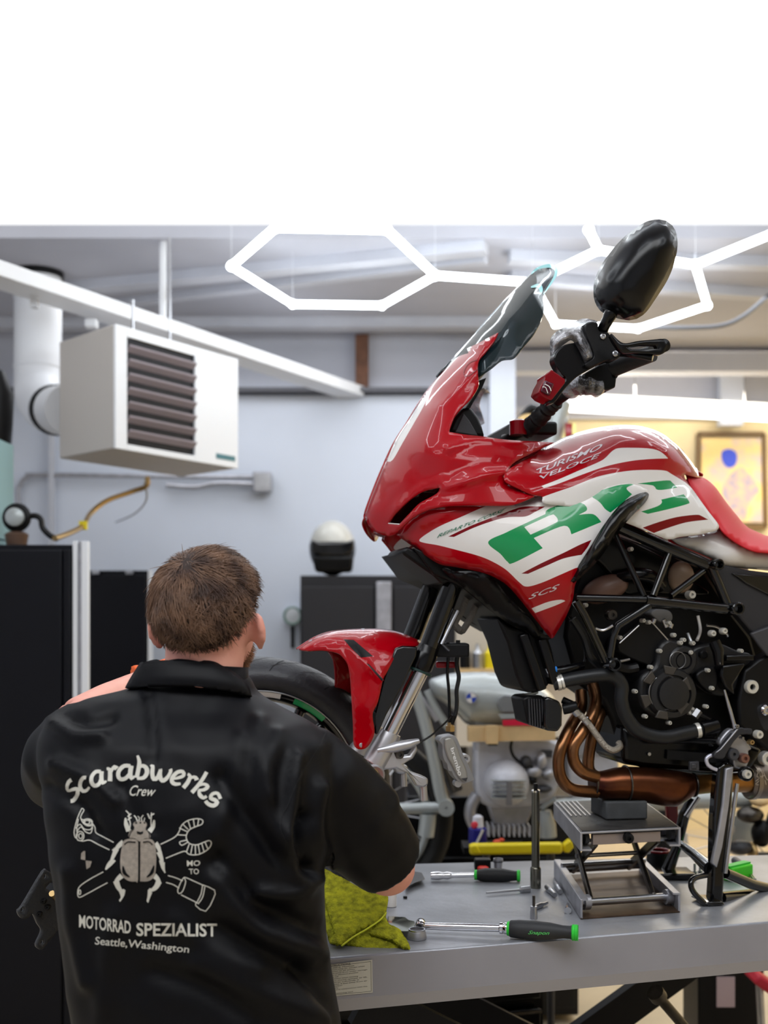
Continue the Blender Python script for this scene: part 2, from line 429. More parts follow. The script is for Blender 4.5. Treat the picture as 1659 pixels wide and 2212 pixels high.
# beams under the rear ceiling
def cb(p0, p1, w, h, z=ZC):
    def pz(p, zz): Y = (zz - CAMZ) * FPX / (HOR - p[1]); return P(p[0], p[1], Y)
    a = pz(p0, z - h / 2); b = pz(p1, z - h / 2); a.z = b.z = z - h / 2
    e = (b - a).normalized() * .6
    return G().beam(a - e * 0, b + e * 0, w, h)
i = 2
for p0, p1, w, h in (((140, 625), (1050, 535), .10, .05), ((150, 668), (1050, 560), .07, .04), ((-20, 700), (1060, 700), .12, .06), ((1100, 556), (1700, 570), .09, .05), ((1100, 600), (1700, 640), .09, .05)):
    struct('trim_%d' % i, cb(p0, p1, w, h), 'beam'); i += 1
struct('trim_%d' % i, G().box((P(1084, 700, 6.9).x, 6.9, 1.65), (.15, .12, 3.3)), 'wall', label='white post at the end of the back wall'); i += 1
struct('trim_%d' % i, G().box((P(1577, 700, 8.25).x, 8.25, 3.1), (.16, .1, .4)), 'wall'); i += 1
struct('trim_%d' % i, G().box((2.35, 8.3, 3.02), (3.4, .1, .04)), 'upper'); i += 1
struct('trim_%d' % i, G().box((P(782, 780, 7.1).x, 7.1, 3.08), (.08, .06, .38)), 'wood', label='bare brown timber post above the back wall'); i += 1
struct('trim_%d' % i, G().box((P(112, 1000, 6.95).x, 6.95, 1.44), (.03, .03, 2.86)), 'beam'); i += 1
struct('trim_%d' % i, G().box((2.2, 7.6, 3.2), (3.2, .16, .12)), 'upper'); i += 1
struct('baseboard_back', G().box(((XL + XE) / 2, YB - .01, .05), (XE - XL, .02, .1)), 'grey')

# hanging steel rail and its rod
g = G(); a = Vector((-1.51, 4.56, 2.89)); b = Vector((-.19, 7.0, 2.90)); d = (b - a).normalized(); a = a - d * 1.6
rail = thing('ceiling_rail', 'long white steel rail hanging below the ceiling above the heater', 'rail', a)
obj('rail_beam', G().beam(a, b, .16, .062), 'white', rail, bevel=.004)
obj('rail_clip', G().box(P(75, 655, 4.80), (.03, .03, .04)), 'white', rail)
p = P(352, 715, 5.42)
obj('hanger_rod', G().tube([p, (p.x, p.y, ZC)], .017), 'white', rail)

# duct
g = G(); pts = sm3([P(82, 560, 5.9), P(82, 700, 5.9), P(82, 800, 5.9), P(84, 855, 5.82), P(100, 882, 5.6), P(126, 886, 5.25), P(150, 886, 5.1)], 6)
pts[0].z = ZC
duct = thing('flue_duct', 'white round flue duct bending down from the ceiling into the heater', 'duct', pts[0])
obj('duct_pipe', G().tube(pts, [.118] * 20 + [.11] * (len(pts) - 20), 28), 'white', duct)
for t in (790, 640): obj('duct_band', G().tube([P(82, t, 5.9), P(82, t + 6, 5.9)], .122, 28), 'white', duct)
obj('ceiling_collar', G().tube([(pts[0].x, 5.9, ZC), (pts[0].x, 5.9, ZC - .03)], .128, 28), 'soft', duct, 'black collar ring at the ceiling')
obj('duct_end_ring', G().tube([P(118, 886, 5.3), P(122, 886, 5.25)], .116, 28), 'soft', duct)

# unit heater
A_ = P(245, 965, 4.6); B_ = P(510, 1020, 5.24); C_ = P(128, 998, 4.9)
zb = 2.215; zt = P(245, 700, 4.6).z
for v in (A_, B_, C_): v.z = zb
D_ = B_ + C_ - A_; D_.z = zb
htr = thing('unit_heater', 'white boxy unit heater with dark louvred front hung under the rail', 'heater', (A_ + D_) / 2)
hv = UP * (zt - zb)
obj('heater_casing', G().hexa([A_, B_, D_, C_, A_ + hv, B_ + hv, D_ + hv, C_ + hv]), 'heat', htr, bevel=.006)
n = (B_ - A_).cross(UP).normalized(); n = n if n.y < 0 else -n
def HF(u, v, o=.0): return A_ + (B_ - A_) * u + hv * v + n * o
def hp(u0, u1, v0, v1, t, o=0.):
    return [HF(u0, v0, o), HF(u1, v0, o), HF(u1, v1, o), HF(u0, v1, o)], n * t
g = G()
for r in ((0, .085, 0, 1), (.085, .62, .92, 1), (.085, .62, 0, .05), (.62, 1, 0, 1)):
    q, of = hp(*r, .012); g.prism(q, of)
obj('front_frame', g, 'white', htr, bevel=.002)
q, of = hp(.085, .62, .05, .92, .002); obj('louvre_recess', G().prism(q, of), 'navy', htr)
for k in range(7):
    v = .11 + k * .115
    g = G(); a = HF(.088, v, .004); b = HF(.617, v, .004)
    g.add([a, b, b + n * .02 + UP * .022, a + n * .02 + UP * .022, a + UP * .006, b + UP * .006, b + n * .02 + UP * .029, a + n * .02 + UP * .029],
          [(0, 1, 2, 3), (7, 6, 5, 4), (0, 4, 5, 1), (3, 2, 6, 7), (1, 5, 6, 2), (0, 3, 7, 4)])
    obj('louvre_blade', g, 'louv', htr)
q, of = hp(.80, .97, .06, .105, .002, .012); obj('maker_badge', G().prism(q, of), mat('badge', (70, 120, 130), .5), htr)
m1 = A_.lerp(D_, .25) + hv; obj('hanger_rod', G().tube([m1, m1 + Vector((0, 0, .16))], .006), 'steel', htr)
m2 = A_.lerp(D_, .8) + hv; obj('hanger_rod', G().tube([m2, Vector((m2.x, m2.y, ZC))], .006), 'steel', htr)
obj('gas_valve', G().box(P(198, 700, 5.0), (.05, .05, .035)), 'white', htr, bevel=.004)

# hexagonal LED lights
ZL = 3.05
def L(px, py): Y = (ZL - CAMZ) * FPX / (HOR - py); return P(px, py, Y)
def tube_light(edges, lab, grp='hexagonal LED tube lights on the ceiling'):
    c = edges[0][0]; t = thing('hexagon_light', lab, 'light', c)
    js = []
    for a, b in edges:
        d = (b - a).normalized() * .012
        obj('led_tube', G().tube([a + d, b - d], .0165, 10), 'glow', t)
        for e in (a, b):
            if all((e - j).length > .03 for j in js): js.append(e)
    for j in js: obj('joint', G().ell(j, .021, .021, .021, 10, 7), 'glow', t)
    for j in js[:2]: obj('suspension_wire', G().tube([j, (j.x, j.y, ZC)], .0007, 4), 'white', t)
    return t
v = [L(500, 575), L(632, 657), L(825, 660), L(940, 595)]
c0 = (v[0] + v[3]) / 2; h4 = 2 * c0 - v[1]; h5 = 2 * c0 - v[2]
tube_light([(v[0], v[1]), (v[1], v[2]), (v[2], v[3]), (v[3], h4), (h4, h5), (h5, v[0])], 'glowing white hexagon of tubes left of the windscreen, above the middle cabinets')
u = [L(1150, 610), L(1200, 700), L(1378, 710), L(1528, 660), L(1502, 572), L(1293, 540)]
tube_light([(u[0], u[1]), (u[1], u[2]), (u[2], u[3]), (u[3], u[4]), (u[4], u[5]), (u[5], u[0])], 'glowing white hexagon of tubes behind the mirror of the motorcycle')
tube_light([(v[3], u[0])], 'single glowing tube joining the two hexagons in front of the windscreen')
# the lattice goes on overhead above the lift
s_ = .46
def hexa_at(cx, cy, rot=0):
    return [Vector((cx + s_ * math.cos(R(60 * k + rot)), cy + s_ * math.sin(R(60 * k + rot)), ZL)) for k in range(6)]
for (cx, cy), where in zip(((-.3, 3.9), (1.5, 3.9), (-.9, 2.6), (.6, 2.9), (1.9, 2.8), (.0, 1.2), (1.5, 1.3), (-1.7, 1.3)), ('over the bench end at left', 'right of the bench end', 'above the man to the left', 'above the motorcycle tank', 'above the motorcycle tail', 'above the camera', 'to the right of the camera', 'to the left of the camera')):
    q = hexa_at(cx, cy)
    tube_light([(q[k], q[(k + 1) % 6]) for k in range(6)], 'glowing tube hexagon overhead, ' + where)
e = u[4]; e2 = L(1700, 492)
tube_light([(e, e2)], 'glowing straight tube running off to the upper right corner')
e = u[5]; e2 = 2 * u[5] - (u[0] + u[4]) / 2
tube_light([(e, L(1272, 497))], 'short glowing tube rising from the top corner of the right hexagon')

# long fluorescent fixture over the gallery
a = P(1225, 878, 7.7); b = P(1700, 902, 8.0); t = thing('fluorescent_fixture', 'long glowing white fluorescent fixture above the cream wall at right', 'light', a)
obj('tube_cover', G().beam(a, b, .08, .06), 'glow2', t, bevel=.015)
obj('fixture_back', G().beam(a + UP * .06, b + UP * .06, .1, .04), 'white', t)
obj('hanger', G().tube([a + (b - a) * .3, Vector((*(a + (b - a) * .3).xy, ZC))], .006, 6).tube([a + (b - a) * .8, Vector((*(a + (b - a) * .8).xy, ZC))], .006, 6), 'steel', t)

# framed art on the cream wall
Yp = YG - .03
pc = thing('framed_picture', 'framed pale yellow picture with blue and violet figure on the cream wall', 'picture', P(1580, 1035, Yp))
q = [P(1506, 1139, Yp), P(1654, 1139, Yp), P(1650, 937, Yp), P(1508, 937, Yp)]
m_art = bpy.data.materials.new('watercolour_print'); m_art.use_nodes = True; nt = m_art.node_tree; bs = nt.nodes['Principled BSDF']
tc = nt.nodes.new('ShaderNodeTexCoord'); ns = nt.nodes.new('ShaderNodeTexNoise'); ns.inputs['Scale'].default_value = 7; ns.inputs['Detail'].default_value = 3
rp = nt.nodes.new('ShaderNodeValToRGB'); nt.links.new(tc.outputs['Object'], ns.inputs['Vector']); nt.links.new(ns.outputs['Fac'], rp.inputs['Fac'])
rp.color_ramp.elements[0].position = .3; rp.color_ramp.elements[0].color = lin((205, 188, 190)); rp.color_ramp.elements[1].position = .55; rp.color_ramp.elements[1].color = lin((245, 212, 140))
nt.links.new(rp.outputs['Color'], bs.inputs['Base Color'])
ce = sum(q, Vector()) / 4
obj('print', G().prism([ce + (v - ce) * .9 for v in q], (0, -.01, 0)), m_art, pc)
g = G(); on = lambda x, y: P(x, y, Yp - .012)
fill(g, [(1560, 975), (1578, 970), (1592, 982), (1588, 1005), (1572, 1010), (1560, 995)], on)
obj('blue_head_patch', g, mat('art_blue', (70, 90, 215), .7), pc, 'round blue patch')
g = G(); fill(g, [(1575, 1030), (1600, 1010), (1622, 1030), (1640, 1060), (1620, 1080), (1610, 1120), (1585, 1125), (1570, 1090), (1560, 1060)], lambda x, y: P(x, y, Yp - .0115))
obj('violet_figure_patch', g, mat('art_violet', (170, 160, 185), .7, var=.4, vs=20, rgb2=(225, 195, 160)), pc)
g = G()
for k in range(4): g.beam(q[k], q[(k + 1) % 4], .03, .02, up=Vector((0, 1, 0)))
obj('picture_frame', g, mat('frame_bronze', (120, 95, 62), .5), pc)
g = G().box(P(1580, 918, 8.38), (.12, .015, .02)); obj('name_plate', g, 'grey', label='small dark plate on the cream wall above the framed picture', category='sign')

# wall conduit, junction box, hoses
jb = thing('junction_box', 'grey metal junction box on the back wall right of the heater', 'junction box', P(567, 1042, 6.9))
obj('box_body', G().box(P(567, 1042, 6.93), (.11, .1, .12)), 'alum2', jb, bevel=.008)
obj('box_lid', G().box(P(567, 1042, 6.87), (.09, .01, .1)), 'steel', jb)
obj('conduit_pipe', G().tube(sm3([P(548, 1046, 6.93), P(470, 1044, 6.93), P(420, 1052, 6.93), P(360, 1048, 6.93)], 4), .016, 8), 'alum2', jb)
obj('wall_conduit', G().tube(sm3([P(560, 1030, 6.95), P(420, 1030, 6.95), P(90, 1026, 6.95), P(60, 1030, 6.95), P(44, 1048, 6.95), P(40, 1100, 6.95), P(40, 1500, 6.95)], 5), .014, 8), 'alum2', label='thin grey conduit running along the back wall and down at left', category='conduit')
obj('gas_hose', G().tube(sm3([P(318, 1030, 5.1), P(316, 1050, 5.1), P(285, 1062, 5.1), P(230, 1082, 5.0), P(195, 1110, 4.9), P(180, 1135, 4.7), P(150, 1152, 4.5), P(118, 1163, 4.35)], 5), .011, 8), 'brass', label='yellow gas hose hanging from the heater to the cabinet top', category='hose')
obj('hose_tag', G().box(P(180, 1135, 4.68), (.03, .02, .035)), 'yellow', label='yellow tag on the gas hose above the left cabinet', category='tag')
obj('wall_cable', G().tube(sm3([P(312, 1040, 5.2), P(316, 1080, 5.5), P(290, 1110, 6.0), P(250, 1128, 6.9)], 5), .005, 6), 'beam', label='thin grey cable dangling under the heater', category='cable')
obj('sagging_cable', G().tube(sm3([P(1700, 620, 6.0), P(1659, 640, 6.0), P(1610, 680, 6.0), P(1560, 703, 6.0), P(1480, 708, 6.0), P(1400, 706, 6.0)], 5), .012, 8), mat('cable_grey', (120, 122, 128), .6), label='grey cable sagging under the ceiling at upper right', category='cable')

# left tall cabinet with metal edge
cb_ = thing('tall_cabinet', 'tall black cabinet at far left with bright aluminium corner posts', 'cabinet', (P(50, 1400, 4.2).x, 4.4, 0))
zt = P(100, 1170, 4.2).z; x0 = P(-230, 1, 4.2).x; x1 = P(154, 1, 4.2).x; xd = P(136, 1, 4.2).x
obj('carcass', G().hexa([(x0, 4.22, .03), (x1, 4.22, .03), (x1 - .12, 4.8, .03), (x0, 4.8, .03), (x0, 4.22, zt - .01), (x1, 4.22, zt - .01), (x1 - .12, 4.8, zt - .01), (x0, 4.8, zt - .01)]), 'navy', cb_, bevel=.003)
obj('door_leaf', G().box(((x0 + xd) / 2, 4.205, zt / 2), (xd - x0 - .006, .025, zt - .06)), 'navy', cb_, bevel=.004)
obj('side_stile', G().box(((xd + x1) / 2, 4.205, zt / 2), (x1 - xd - .006, .025, zt - .06)), 'navy', cb_, bevel=.003)
for a, b, mm in ((156, 166, 'white'), (167, 174, 'alum2'), (175, 189, 'white')):
    xa = P(a, 1, 4.2).x; xb = P(b, 1, 4.2).x; obj('corner_post', G().box(((xa + xb) / 2, 4.22 + (.01 if mm == 'alum2' else 0), zt / 2), (xb - xa, .03, zt + .005)), mm, cb_, bevel=.002)
for k in range(2): obj('foot', G().box((x0 + .2 + k * .4, 4.4, .015), (.05, .3, .03)), 'black', cb_)
# locker behind
lk = thing('locker', 'black steel locker behind the man, right of the tall cabinet', 'locker', (P(256, 1, 6.3).x, 6.5, 0))
zt = P(1, 1232, 6.3).z; x0 = P(150, 1, 6.3).x; x1 = P(320, 1, 6.3).x
obj('locker_body', G().hexa([(x0, 6.32, 0), (x1, 6.32, 0), (x1 - .12, 6.85, 0), (x0, 6.85, 0), (x0, 6.32, zt), (x1, 6.32, zt), (x1 - .12, 6.85, zt), (x0, 6.85, zt)]), 'navy', lk, bevel=.003)
obj('locker_door', G().box(((x0 + x1) / 2, 6.305, zt / 2), (x1 - x0 - .02, .03, zt - .05)), 'navy', lk, bevel=.004)
for px in (207, 280): obj('door_hinge', G().box(P(px, 1236, 6.28), (.04, .02, .02)), 'steel', lk)
obj('edge_strip', G().box((P(325, 1, 6.3).x, 6.3, zt / 2), (.02, .03, zt)), 'white', lk)
# middle cabinets
mc = thing('storage_cabinet', 'wide dark grey double cabinet in the middle with a helmet on top', 'cabinet', (P(850, 1, 6.3).x, 6.5, 0))
zt = P(1, 1243, 6.3).z
def xx(px): return P(px, 1, 6.3).x
obj('cabinet_body', G().hexa([(xx(648), 6.32, 0), (xx(1010), 6.32, 0), (xx(1010), 6.9, 0), (xx(648), 6.9, 0), (xx(648), 6.32, zt), (xx(1010), 6.32, zt), (xx(1010), 6.9, zt), (xx(648), 6.9, zt)]), 'grey', mc, bevel=.003)
for a, b in ((652, 808), (850, 1006)): obj('cabinet_door', G().box(((xx(a) + xx(b)) / 2, 6.3, zt / 2 - .02), (xx(b) - xx(a), .03, zt - .08)), 'grey', mc, bevel=.005)
obj('centre_post', G().box(((xx(813) + xx(845)) / 2, 6.29, zt / 2 - .02), (xx(845) - xx(813), .04, zt - .03)), 'alum2', mc, bevel=.004)
# helmet
hc = P(718, 1188, 6.45); s = 6.45 / FPX
zt_h = zt
hl = thing('motorcycle_helmet', 'black and white full-face motorcycle helmet on the middle cabinet', 'helmet', (hc.x, hc.y, zt_h))
g = G(); g.ell(hc + UP * .01, 50 * s, .16, 60 * s, 28, 18); 
me = g.v; g.v = [(x, y, max(z, zt_h + .002)) for x, y, z in me]
g.m = [1 if sum(g.v[i][2] for i in f) / len(f) > hc.z + .035 else 0 for f in g.f]
obj('shell', g, ['black', mat('helmet_white', (200, 198, 190), .25, coat=.5)], hl)
g = G(); q = [P(672, 1165, 6.28), P(690, 1172, 6.28), P(740, 1172, 6.28), P(766, 1165, 6.3), P(764, 1190, 6.3), P(742, 1200, 6.28), P(694, 1200, 6.28), P(672, 1190, 6.28)]
obj('visor', G().prism(q, (0, .08, 0)), 'gloss', hl, 'dark glossy visor', bevel=.01)
q = [P(674, 1200, 6.28), P(764, 1200, 6.28), P(760, 1236, 6.3), P(680, 1236, 6.3)]
obj('chin_bar', G().prism(q, (0, .12, 0)), 'black', hl, bevel=.02, seg=3)
# gauge on the wall
gg = thing('torque_gauge', 'round white dial gauge with black handle hanging on the wall left of the cabinet', 'gauge', P(632, 1330, 6.96))
obj('dial', G().lathe(P(632, 1330, 6.96), (0, -1, 0), [(-.04, .052), (.03, .052), (.034, .045)], 20), 'white', gg)
obj('dial_ring', G().torus(P(632, 1330, 6.88), (0, 1, 0), .05, .008, 20, 6), mat('gauge_green', (120, 150, 140), .4), gg)
obj('gauge_handle', G().tube([P(632, 1352, 6.95), P(632, 1400, 6.95)], .012, 8), 'black', gg)
# things on top of the tall cabinet
zt = P(100, 1170, 4.2).z
rg = thing('air_regulator', 'black coiled gas regulator with pale dial on the tall cabinet', 'regulator', P(36, 1168, 4.4))
c = P(36, 1118, 4.4)
obj('dial', G().lathe(c, (0, -1, 0), [(0, .035), (.03, .035), (.034, .028)], 20), 'silver', rg)
obj('black_ring', G().torus(c, (0, 1, 0), .042, .014, 20, 8), 'black', rg)
obj('base', G().lathe((c.x, c.y, zt), UP, [(0, .038), (.04, .045), (.05, .03)], 16), mat('brown_brass', (120, 95, 80), .4, .6), rg, 'brown metal base')
obj('hose', G().tube(sm3([c + Vector((.03, 0, .0)), P(75, 1114, 4.4), P(88, 1122, 4.4), P(92, 1140, 4.4), P(108, 1157, 4.4), P(125, 1164, 4.4)], 5), .011, 8), 'black', rg)
obj('cardboard_box', G().box(P(-8, 1060, 4.5), (.07, .2, .38)).box((P(-8, 1, 4.5).x, 4.5, zt + .01), (.07, .2, .02)), mat('pale_teal', (150, 185, 190), .6), label='pale teal box at the left edge on top of the tall cabinet', category='box')
obj('punch_bag', G().lathe(P(-22, 955, 4.9), UP, [(-.02, .05), (0, .09), (.2, .1), (.3, .06), (.32, .02)], 18).tube([P(-22, 800, 4.9), Vector((P(-22, 800, 4.9).x, 4.9, ZC))], .006, 6), 'black', label='black bag hanging at the upper left edge', category='bag')
# back shelf with tools at right of the fork
sh = thing('wall_shelf', 'cream wall panel with small hanging tools behind the fork', 'tool panel', P(1060, 1400, 6.2))
x0 = P(985, 1, 6.2).x; x1 = P(1190, 1, 6.2).x
obj('panel_board', G().box(((x0 + x1) / 2 + .1, 6.22, 1.2), (x1 - x0 + .2, .04, .7)), mat('cream_board', (215, 205, 190), .7), sh)
obj('ledge', G().box(((x0 + x1) / 2 + .1, 6.15, P(1, 1448, 6.15).z), (x1 - x0 + .2, .14, .025)), 'palewood', sh)
obj('support', G().box(((x0 + x1) / 2 + .1, 6.22, .45), (x1 - x0, .04, .9)), 'cream', sh)
for px, py, c_ in ((1058, 1425, 'yellow'), (1086, 1425, 'black'), (1032, 1405, 'steel'), (1004, 1415, 'black'), (1120, 1395, 'alum2')):
    b0 = P(px, py, 6.12); z0 = P(1, 1448, 6.15).z + .0125
    nm = {'yellow': 'yellow oil bottle', 'black': 'black spray bottle', 'steel': 'steel funnel', 'alum2': 'grey metal jug'}[c_]
    obj(nm.split(' ', 1)[1].replace(' ', '_'), G().lathe((b0.x, b0.y, z0), UP, [(0, .03), (.08, .03), (.1, .012), (.13, .01)], 12), c_,
        label=nm + (' on the pale ledge behind the fork' if px != 1004 else ', leftmost on the pale ledge behind the fork'), category='bottle')
# ================================================================== THE LIFT BENCH
ZT = .914
def T(px, py, h=0.0): return PZ(px, py, ZT + h)
lift = thing('lift_bench', 'long grey steel motorcycle lift bench with a pale instruction sticker', 'lift bench', (.4, 2.6, 0))
fl = Vector((-.135, 2.142, 0)); fr = P(1659, 1991, 2.405); fr = fl + (fr - fl) * 1.75; bl = Vector((-.085, 2.95, 0)); br = bl + (P(1659, 1846, 3.08) - bl) * 1.6
for v in (fl, fr, bl, br): v.z = 0
def up(v, z): return Vector((v.x, v.y, z))
m_top = mat('worn_bench_paint', (150, 152, 158), .36, .35, var=.18, vs=7, bump=.08, bs=60)
m_side = mat('grey_bench_paint', (150, 149, 156), .5, .1, var=.05, vs=6)
obj('table_top', G().hexa([up(fl, ZT - .012), up(fr, ZT - .012), up(br, ZT - .012), up(bl, ZT - .012), up(fl, ZT), up(fr, ZT), up(br, ZT), up(bl, ZT)]), m_top, lift, bevel=.004)
e1 = (fr - fl).normalized(); n1 = Vector((e1.y, -e1.x, 0))
def strip(o0, z0, o1, z1, t=.004):
    g = G(); a = [up(fl, z0) + n1 * o0, up(fr, z0) + n1 * o0, up(fr, z1) + n1 * o1, up(fl, z1) + n1 * o1]; g.prism(a, -n1 * t); return g
obj('side_skirt', strip(.002, ZT - .003, .004, ZT - .078, .01), m_side, lift)
obj('lower_flange', strip(.004, ZT - .078, -.004, ZT - .103, .012), mat('flange_paint', (165, 163, 168), .5), lift)
obj('end_skirt', G().hexa([up(fl, ZT - .1), up(fl, ZT - .1) + e1 * .01, up(bl, ZT - .1) + e1 * .01, up(bl, ZT - .1), up(fl, ZT - .01), up(fl, ZT - .01) + e1 * .01, up(bl, ZT - .01) + e1 * .01, up(bl, ZT - .01)]), m_side, lift)
obj('back_skirt', G().beam(up(bl, ZT - .055), up(br, ZT - .055), .01, .09), m_side, lift)
# instruction sticker
def FS(px, py):   # point on the front skirt
    a = (px - 829.5) / FPX; nn = Vector((n1.x, n1.y)); k = nn.dot(Vector((fl.x, fl.y)) + nn * .0052)
    Y = k / (nn.x * a + nn.y); return P(px, py, Y)
st = obj('instruction_sticker', (lambda g: g.add([FS(640, 2092), FS(804, 2073), FS(805, 2144), FS(640, 2160)], [(0, 1, 2, 3)]))(G()), 'paper', lift, 'pale printed instruction sticker', fix=False)
fs_on = lambda x, y: FS(x, y) + n1 * .0006
g = G(); [ribbon(g, q_, .6, fs_on, k=1) for q_ in ([(650, 2095), (801, 2077)], [(801, 2077), (802, 2141)], [(802, 2141), (650, 2156)])]
obj('sticker_border', g, 'ink', st, flat=True, fix=False)
lines = ['OPERATING INSTRUCTIONS', 'Max load on table 1,000 lb. Maximum', 'Up to 100 psi maximum plug air, except when', 'safety bar in position at all times.', 'Keep hands and tools away from under carriage',
         'DO NOT leave when in elevated position', 'Lower vehicle only till', 'Be in the lowered position when moving', 'Only trained persons should operate air lift.', 'Working area should be sufficiently lit', 'Stand should be at least 4 feet away from air',
         'line and hearing operation', 'Use for indoor use only', 'Operator must be used in conjunction with the', 'lift in the lift kg', 'Chock vehicle before removing load']
def stk(k, u, v): return (665 + u, 2092.5 - (u + 25) * .115 + v)
for k, s in enumerate(lines):
    wd = min(130, len(s) * 2.85) if k else 92
    y0 = 0 + k * 4.0; hh = 3.1 if k else 4.6
    q = [stk(0, 0, y0 + hh - (2 if not k else 0)), stk(0, wd, y0 + hh - (2 if not k else 0)), stk(0, wd, y0 - (2 if not k else 0)), stk(0, 0, y0 - (2 if not k else 0))]
    q = [(x, y + 2.0) for x, y in q]
    lettering('printed_line', s, q, fs_on, 'ink', st)
# scissor legs, base, and drawers below
e2 = Vector((-e1.y, e1.x, 0))
def LB(s, o, z): return up(fl, z) + e1 * s + e2 * o
for o in (.10, .62):
    obj('scissor_arm', G().beam(LB(.12, o, ZT - .12), LB(1.35, o, .1), .03, .09), 'navy', lift)
    obj('scissor_arm', G().beam(LB(1.42, o, ZT - .12), LB(.2, o, .1), .03, .09), 'navy', lift)
obj('base_frame', G().beam(LB(.1, .10, .04), LB(1.6, .10, .04), .06, .06), 'navy', lift)
obj('base_frame', G().beam(LB(.1, .62, .04), LB(1.6, .62, .04), .06, .06), 'navy', lift)
for s in (.12, 1.58): obj('base_crossbar', G().beam(LB(s, .10, .04), LB(s, .62, .04), .06, .06), 'navy', lift)
obj('cross_shaft', G().tube([LB(.74, .1, .46), LB(.74, .62, .46)], .02), 'dsteel', lift)
obj('gas_strut', G().tube([P(1420, 2150, 2.62), P(1540, 2290, 2.7)], .012).tube([P(1415, 2143, 2.61), P(1424, 2155, 2.62)], .02), 'dsteel', lift)
obj('release_knob', G().lathe(P(862, 2172, 2.3), (0, 0, -1), [(0, .006), (.006, .011), (.02, .012), (.03, .009), (.033, .004)], 14), 'red', lift, 'small red release knob')
obj('knob_stem', G().tube([P(862, 2150, 2.3), P(862, 2174, 2.3)], .006), 'dsteel', lift)
tb = thing('tool_drawers', 'black low tool cabinet with open drawers seen under the lift bench', 'tool cabinet', LB(.62, 1.0, 0))
obj('drawer_casing', G().hexa([LB(.05, 1.0, .02), LB(.9, 1.0, .02), LB(.9, 1.22, .02), LB(.05, 1.22, .02), LB(.05, 1.0, .76), LB(.9, 1.0, .76), LB(.9, 1.22, .76), LB(.05, 1.22, .76)]), 'satin', tb)
for k, z in enumerate((.68, .52, .36, .2)):
    f = obj('drawer', G().beam(LB(.07, .98, z), LB(.88, .98, z), .02, .13), 'satin', tb, bevel=.003)
    obj('drawer_pull', G().beam(LB(.07, .965, z + .06), LB(.88, .965, z + .06), .012, .008), 'dsteel', f)

# ================================================================== THE RED MOTORCYCLE
bike = thing('motorcycle', 'red and white sport touring motorcycle with green lettering on the lift bench', 'motorcycle', B(1450, 1955, 0))
paint = ['red', 'wht', 'grn', 'redd', 'black']
# ---- nose
sil = K2((28, 1955), (36, 1900), (60, 1830), (110, 1700), (165, 1570), (235, 1420), (320, 1290), (400, 1160), (480, 1045), (560, 950), (640, 862), (705, 808))
nose_o = sil + K2((800, 762), (935, 690, 1), (905, 750), (840, 830), (800, 880), (793, 940), (800, 1000), (798, 1060), (750, 1140), (690, 1200), (640, 1260), (610, 1330), (600, 1368, 1), (700, 1385), (840, 1400), (1000, 1422), (1320, 1440, 1),
        (1150, 1520), (1030, 1590), (985, 1680), (1000, 1722), (1080, 1765), (1185, 1808, 1), (1050, 1862), (920, 1872), (700, 1870), (540, 1880), (420, 1915), (330, 1972), (250, 2050, 1), (190, 2082), (110, 2055), (60, 2012))
nose_c = [(x, y, .02) for x, y in sil] + [(p[0], p[1], d) for p, d in zip(K2((60, 2012), (110, 2055), (190, 2082), (250, 2050), (330, 1972), (540, 1880), (700, 1870), (920, 1872), (1185, 1808), (985, 1690), (1030, 1590), (1320, 1440), (1000, 1422), (840, 1400), (600, 1368), (640, 1260), (800, 1060), (793, 940), (840, 830), (935, 690), (800, 762),
        (180, 1800), (300, 1700), (300, 1560), (450, 1500), (420, 1350), (600, 1500), (560, 1120), (650, 1000), (720, 860), (800, 1560), (600, 1660), (450, 1720), (800, 1700), (950, 1500), (520, 1240)),
        (.012, .03, .055, .095, .13, .19, .215, .235, .235, .215, .205, .13, .165, .165, .15, .135, .125, .12, .115, .10, .075, .055, .098, .075, .145, .095, .175, .085, .085, .085, .205, .175, .14, .225, .195, .115))]
head_hole = sm(K2((188, 1992, 1), (235, 1925), (330, 1832), (420, 1778), (537, 1748, 1), (515, 1790), (400, 1855), (330, 1925), (262, 1997, 1)))
wd_ = sm(K2((176, 1570, 1), (235, 1425), (325, 1290), (405, 1170), (470, 1085, 1), (430, 1185), (360, 1310), (285, 1440), (215, 1560)))
nose, nose_on = panel('front_fairing', nose_o, nose_c, paint, bike, [(wd_, 1)], [head_hole], step=9, roll=.03, rw=13, free=sil, thick=.003,
      feat=[(K2((560, 1750), (700, 1710), (850, 1660), (990, 1640)), .012, 9), (K2((600, 1480), (780, 1420), (950, 1425), (1120, 1450)), .010, 8), (K2((660, 1620), (820, 1585), (980, 1590)), -.006, 12),
            (K2((540, 1200), (690, 1060), (790, 960)), .006, 7), (K2((240, 1900), (420, 1740), (560, 1690)), .006, 8)])
# headlight behind the opening, lower lip
hl_, _ = panel('headlight', K2((170, 2010), (240, 1900), (330, 1810), (440, 1750), (560, 1730), (540, 1800), (400, 1880), (300, 2020)), TPS([(p[0], p[1], d) for p, d in zip(K2((170, 2010), (330, 1810), (560, 1730), (300, 2020), (400, 1860)), (.03, .075, .13, .08, .10))]), 'gloss', bike, step=14, roll=0)
g = G(); ribbon(g, K2((185, 1992), (262, 1998)), 2.2, lambda x, y: nose_on(x, y, .002)); obj('lip_line', g, 'wht', bike)
cb2 = G(); ribbon(cb2, K2((700, 965), (715, 925), (750, 890), (795, 878)), 1.6, nose_on); ribbon(cb2, K2((793, 940), (735, 985), (706, 985), (700, 962)), 1.6, nose_on)
obj('seam_line', cb2, 'redd', bike, flat=True, fix=False)
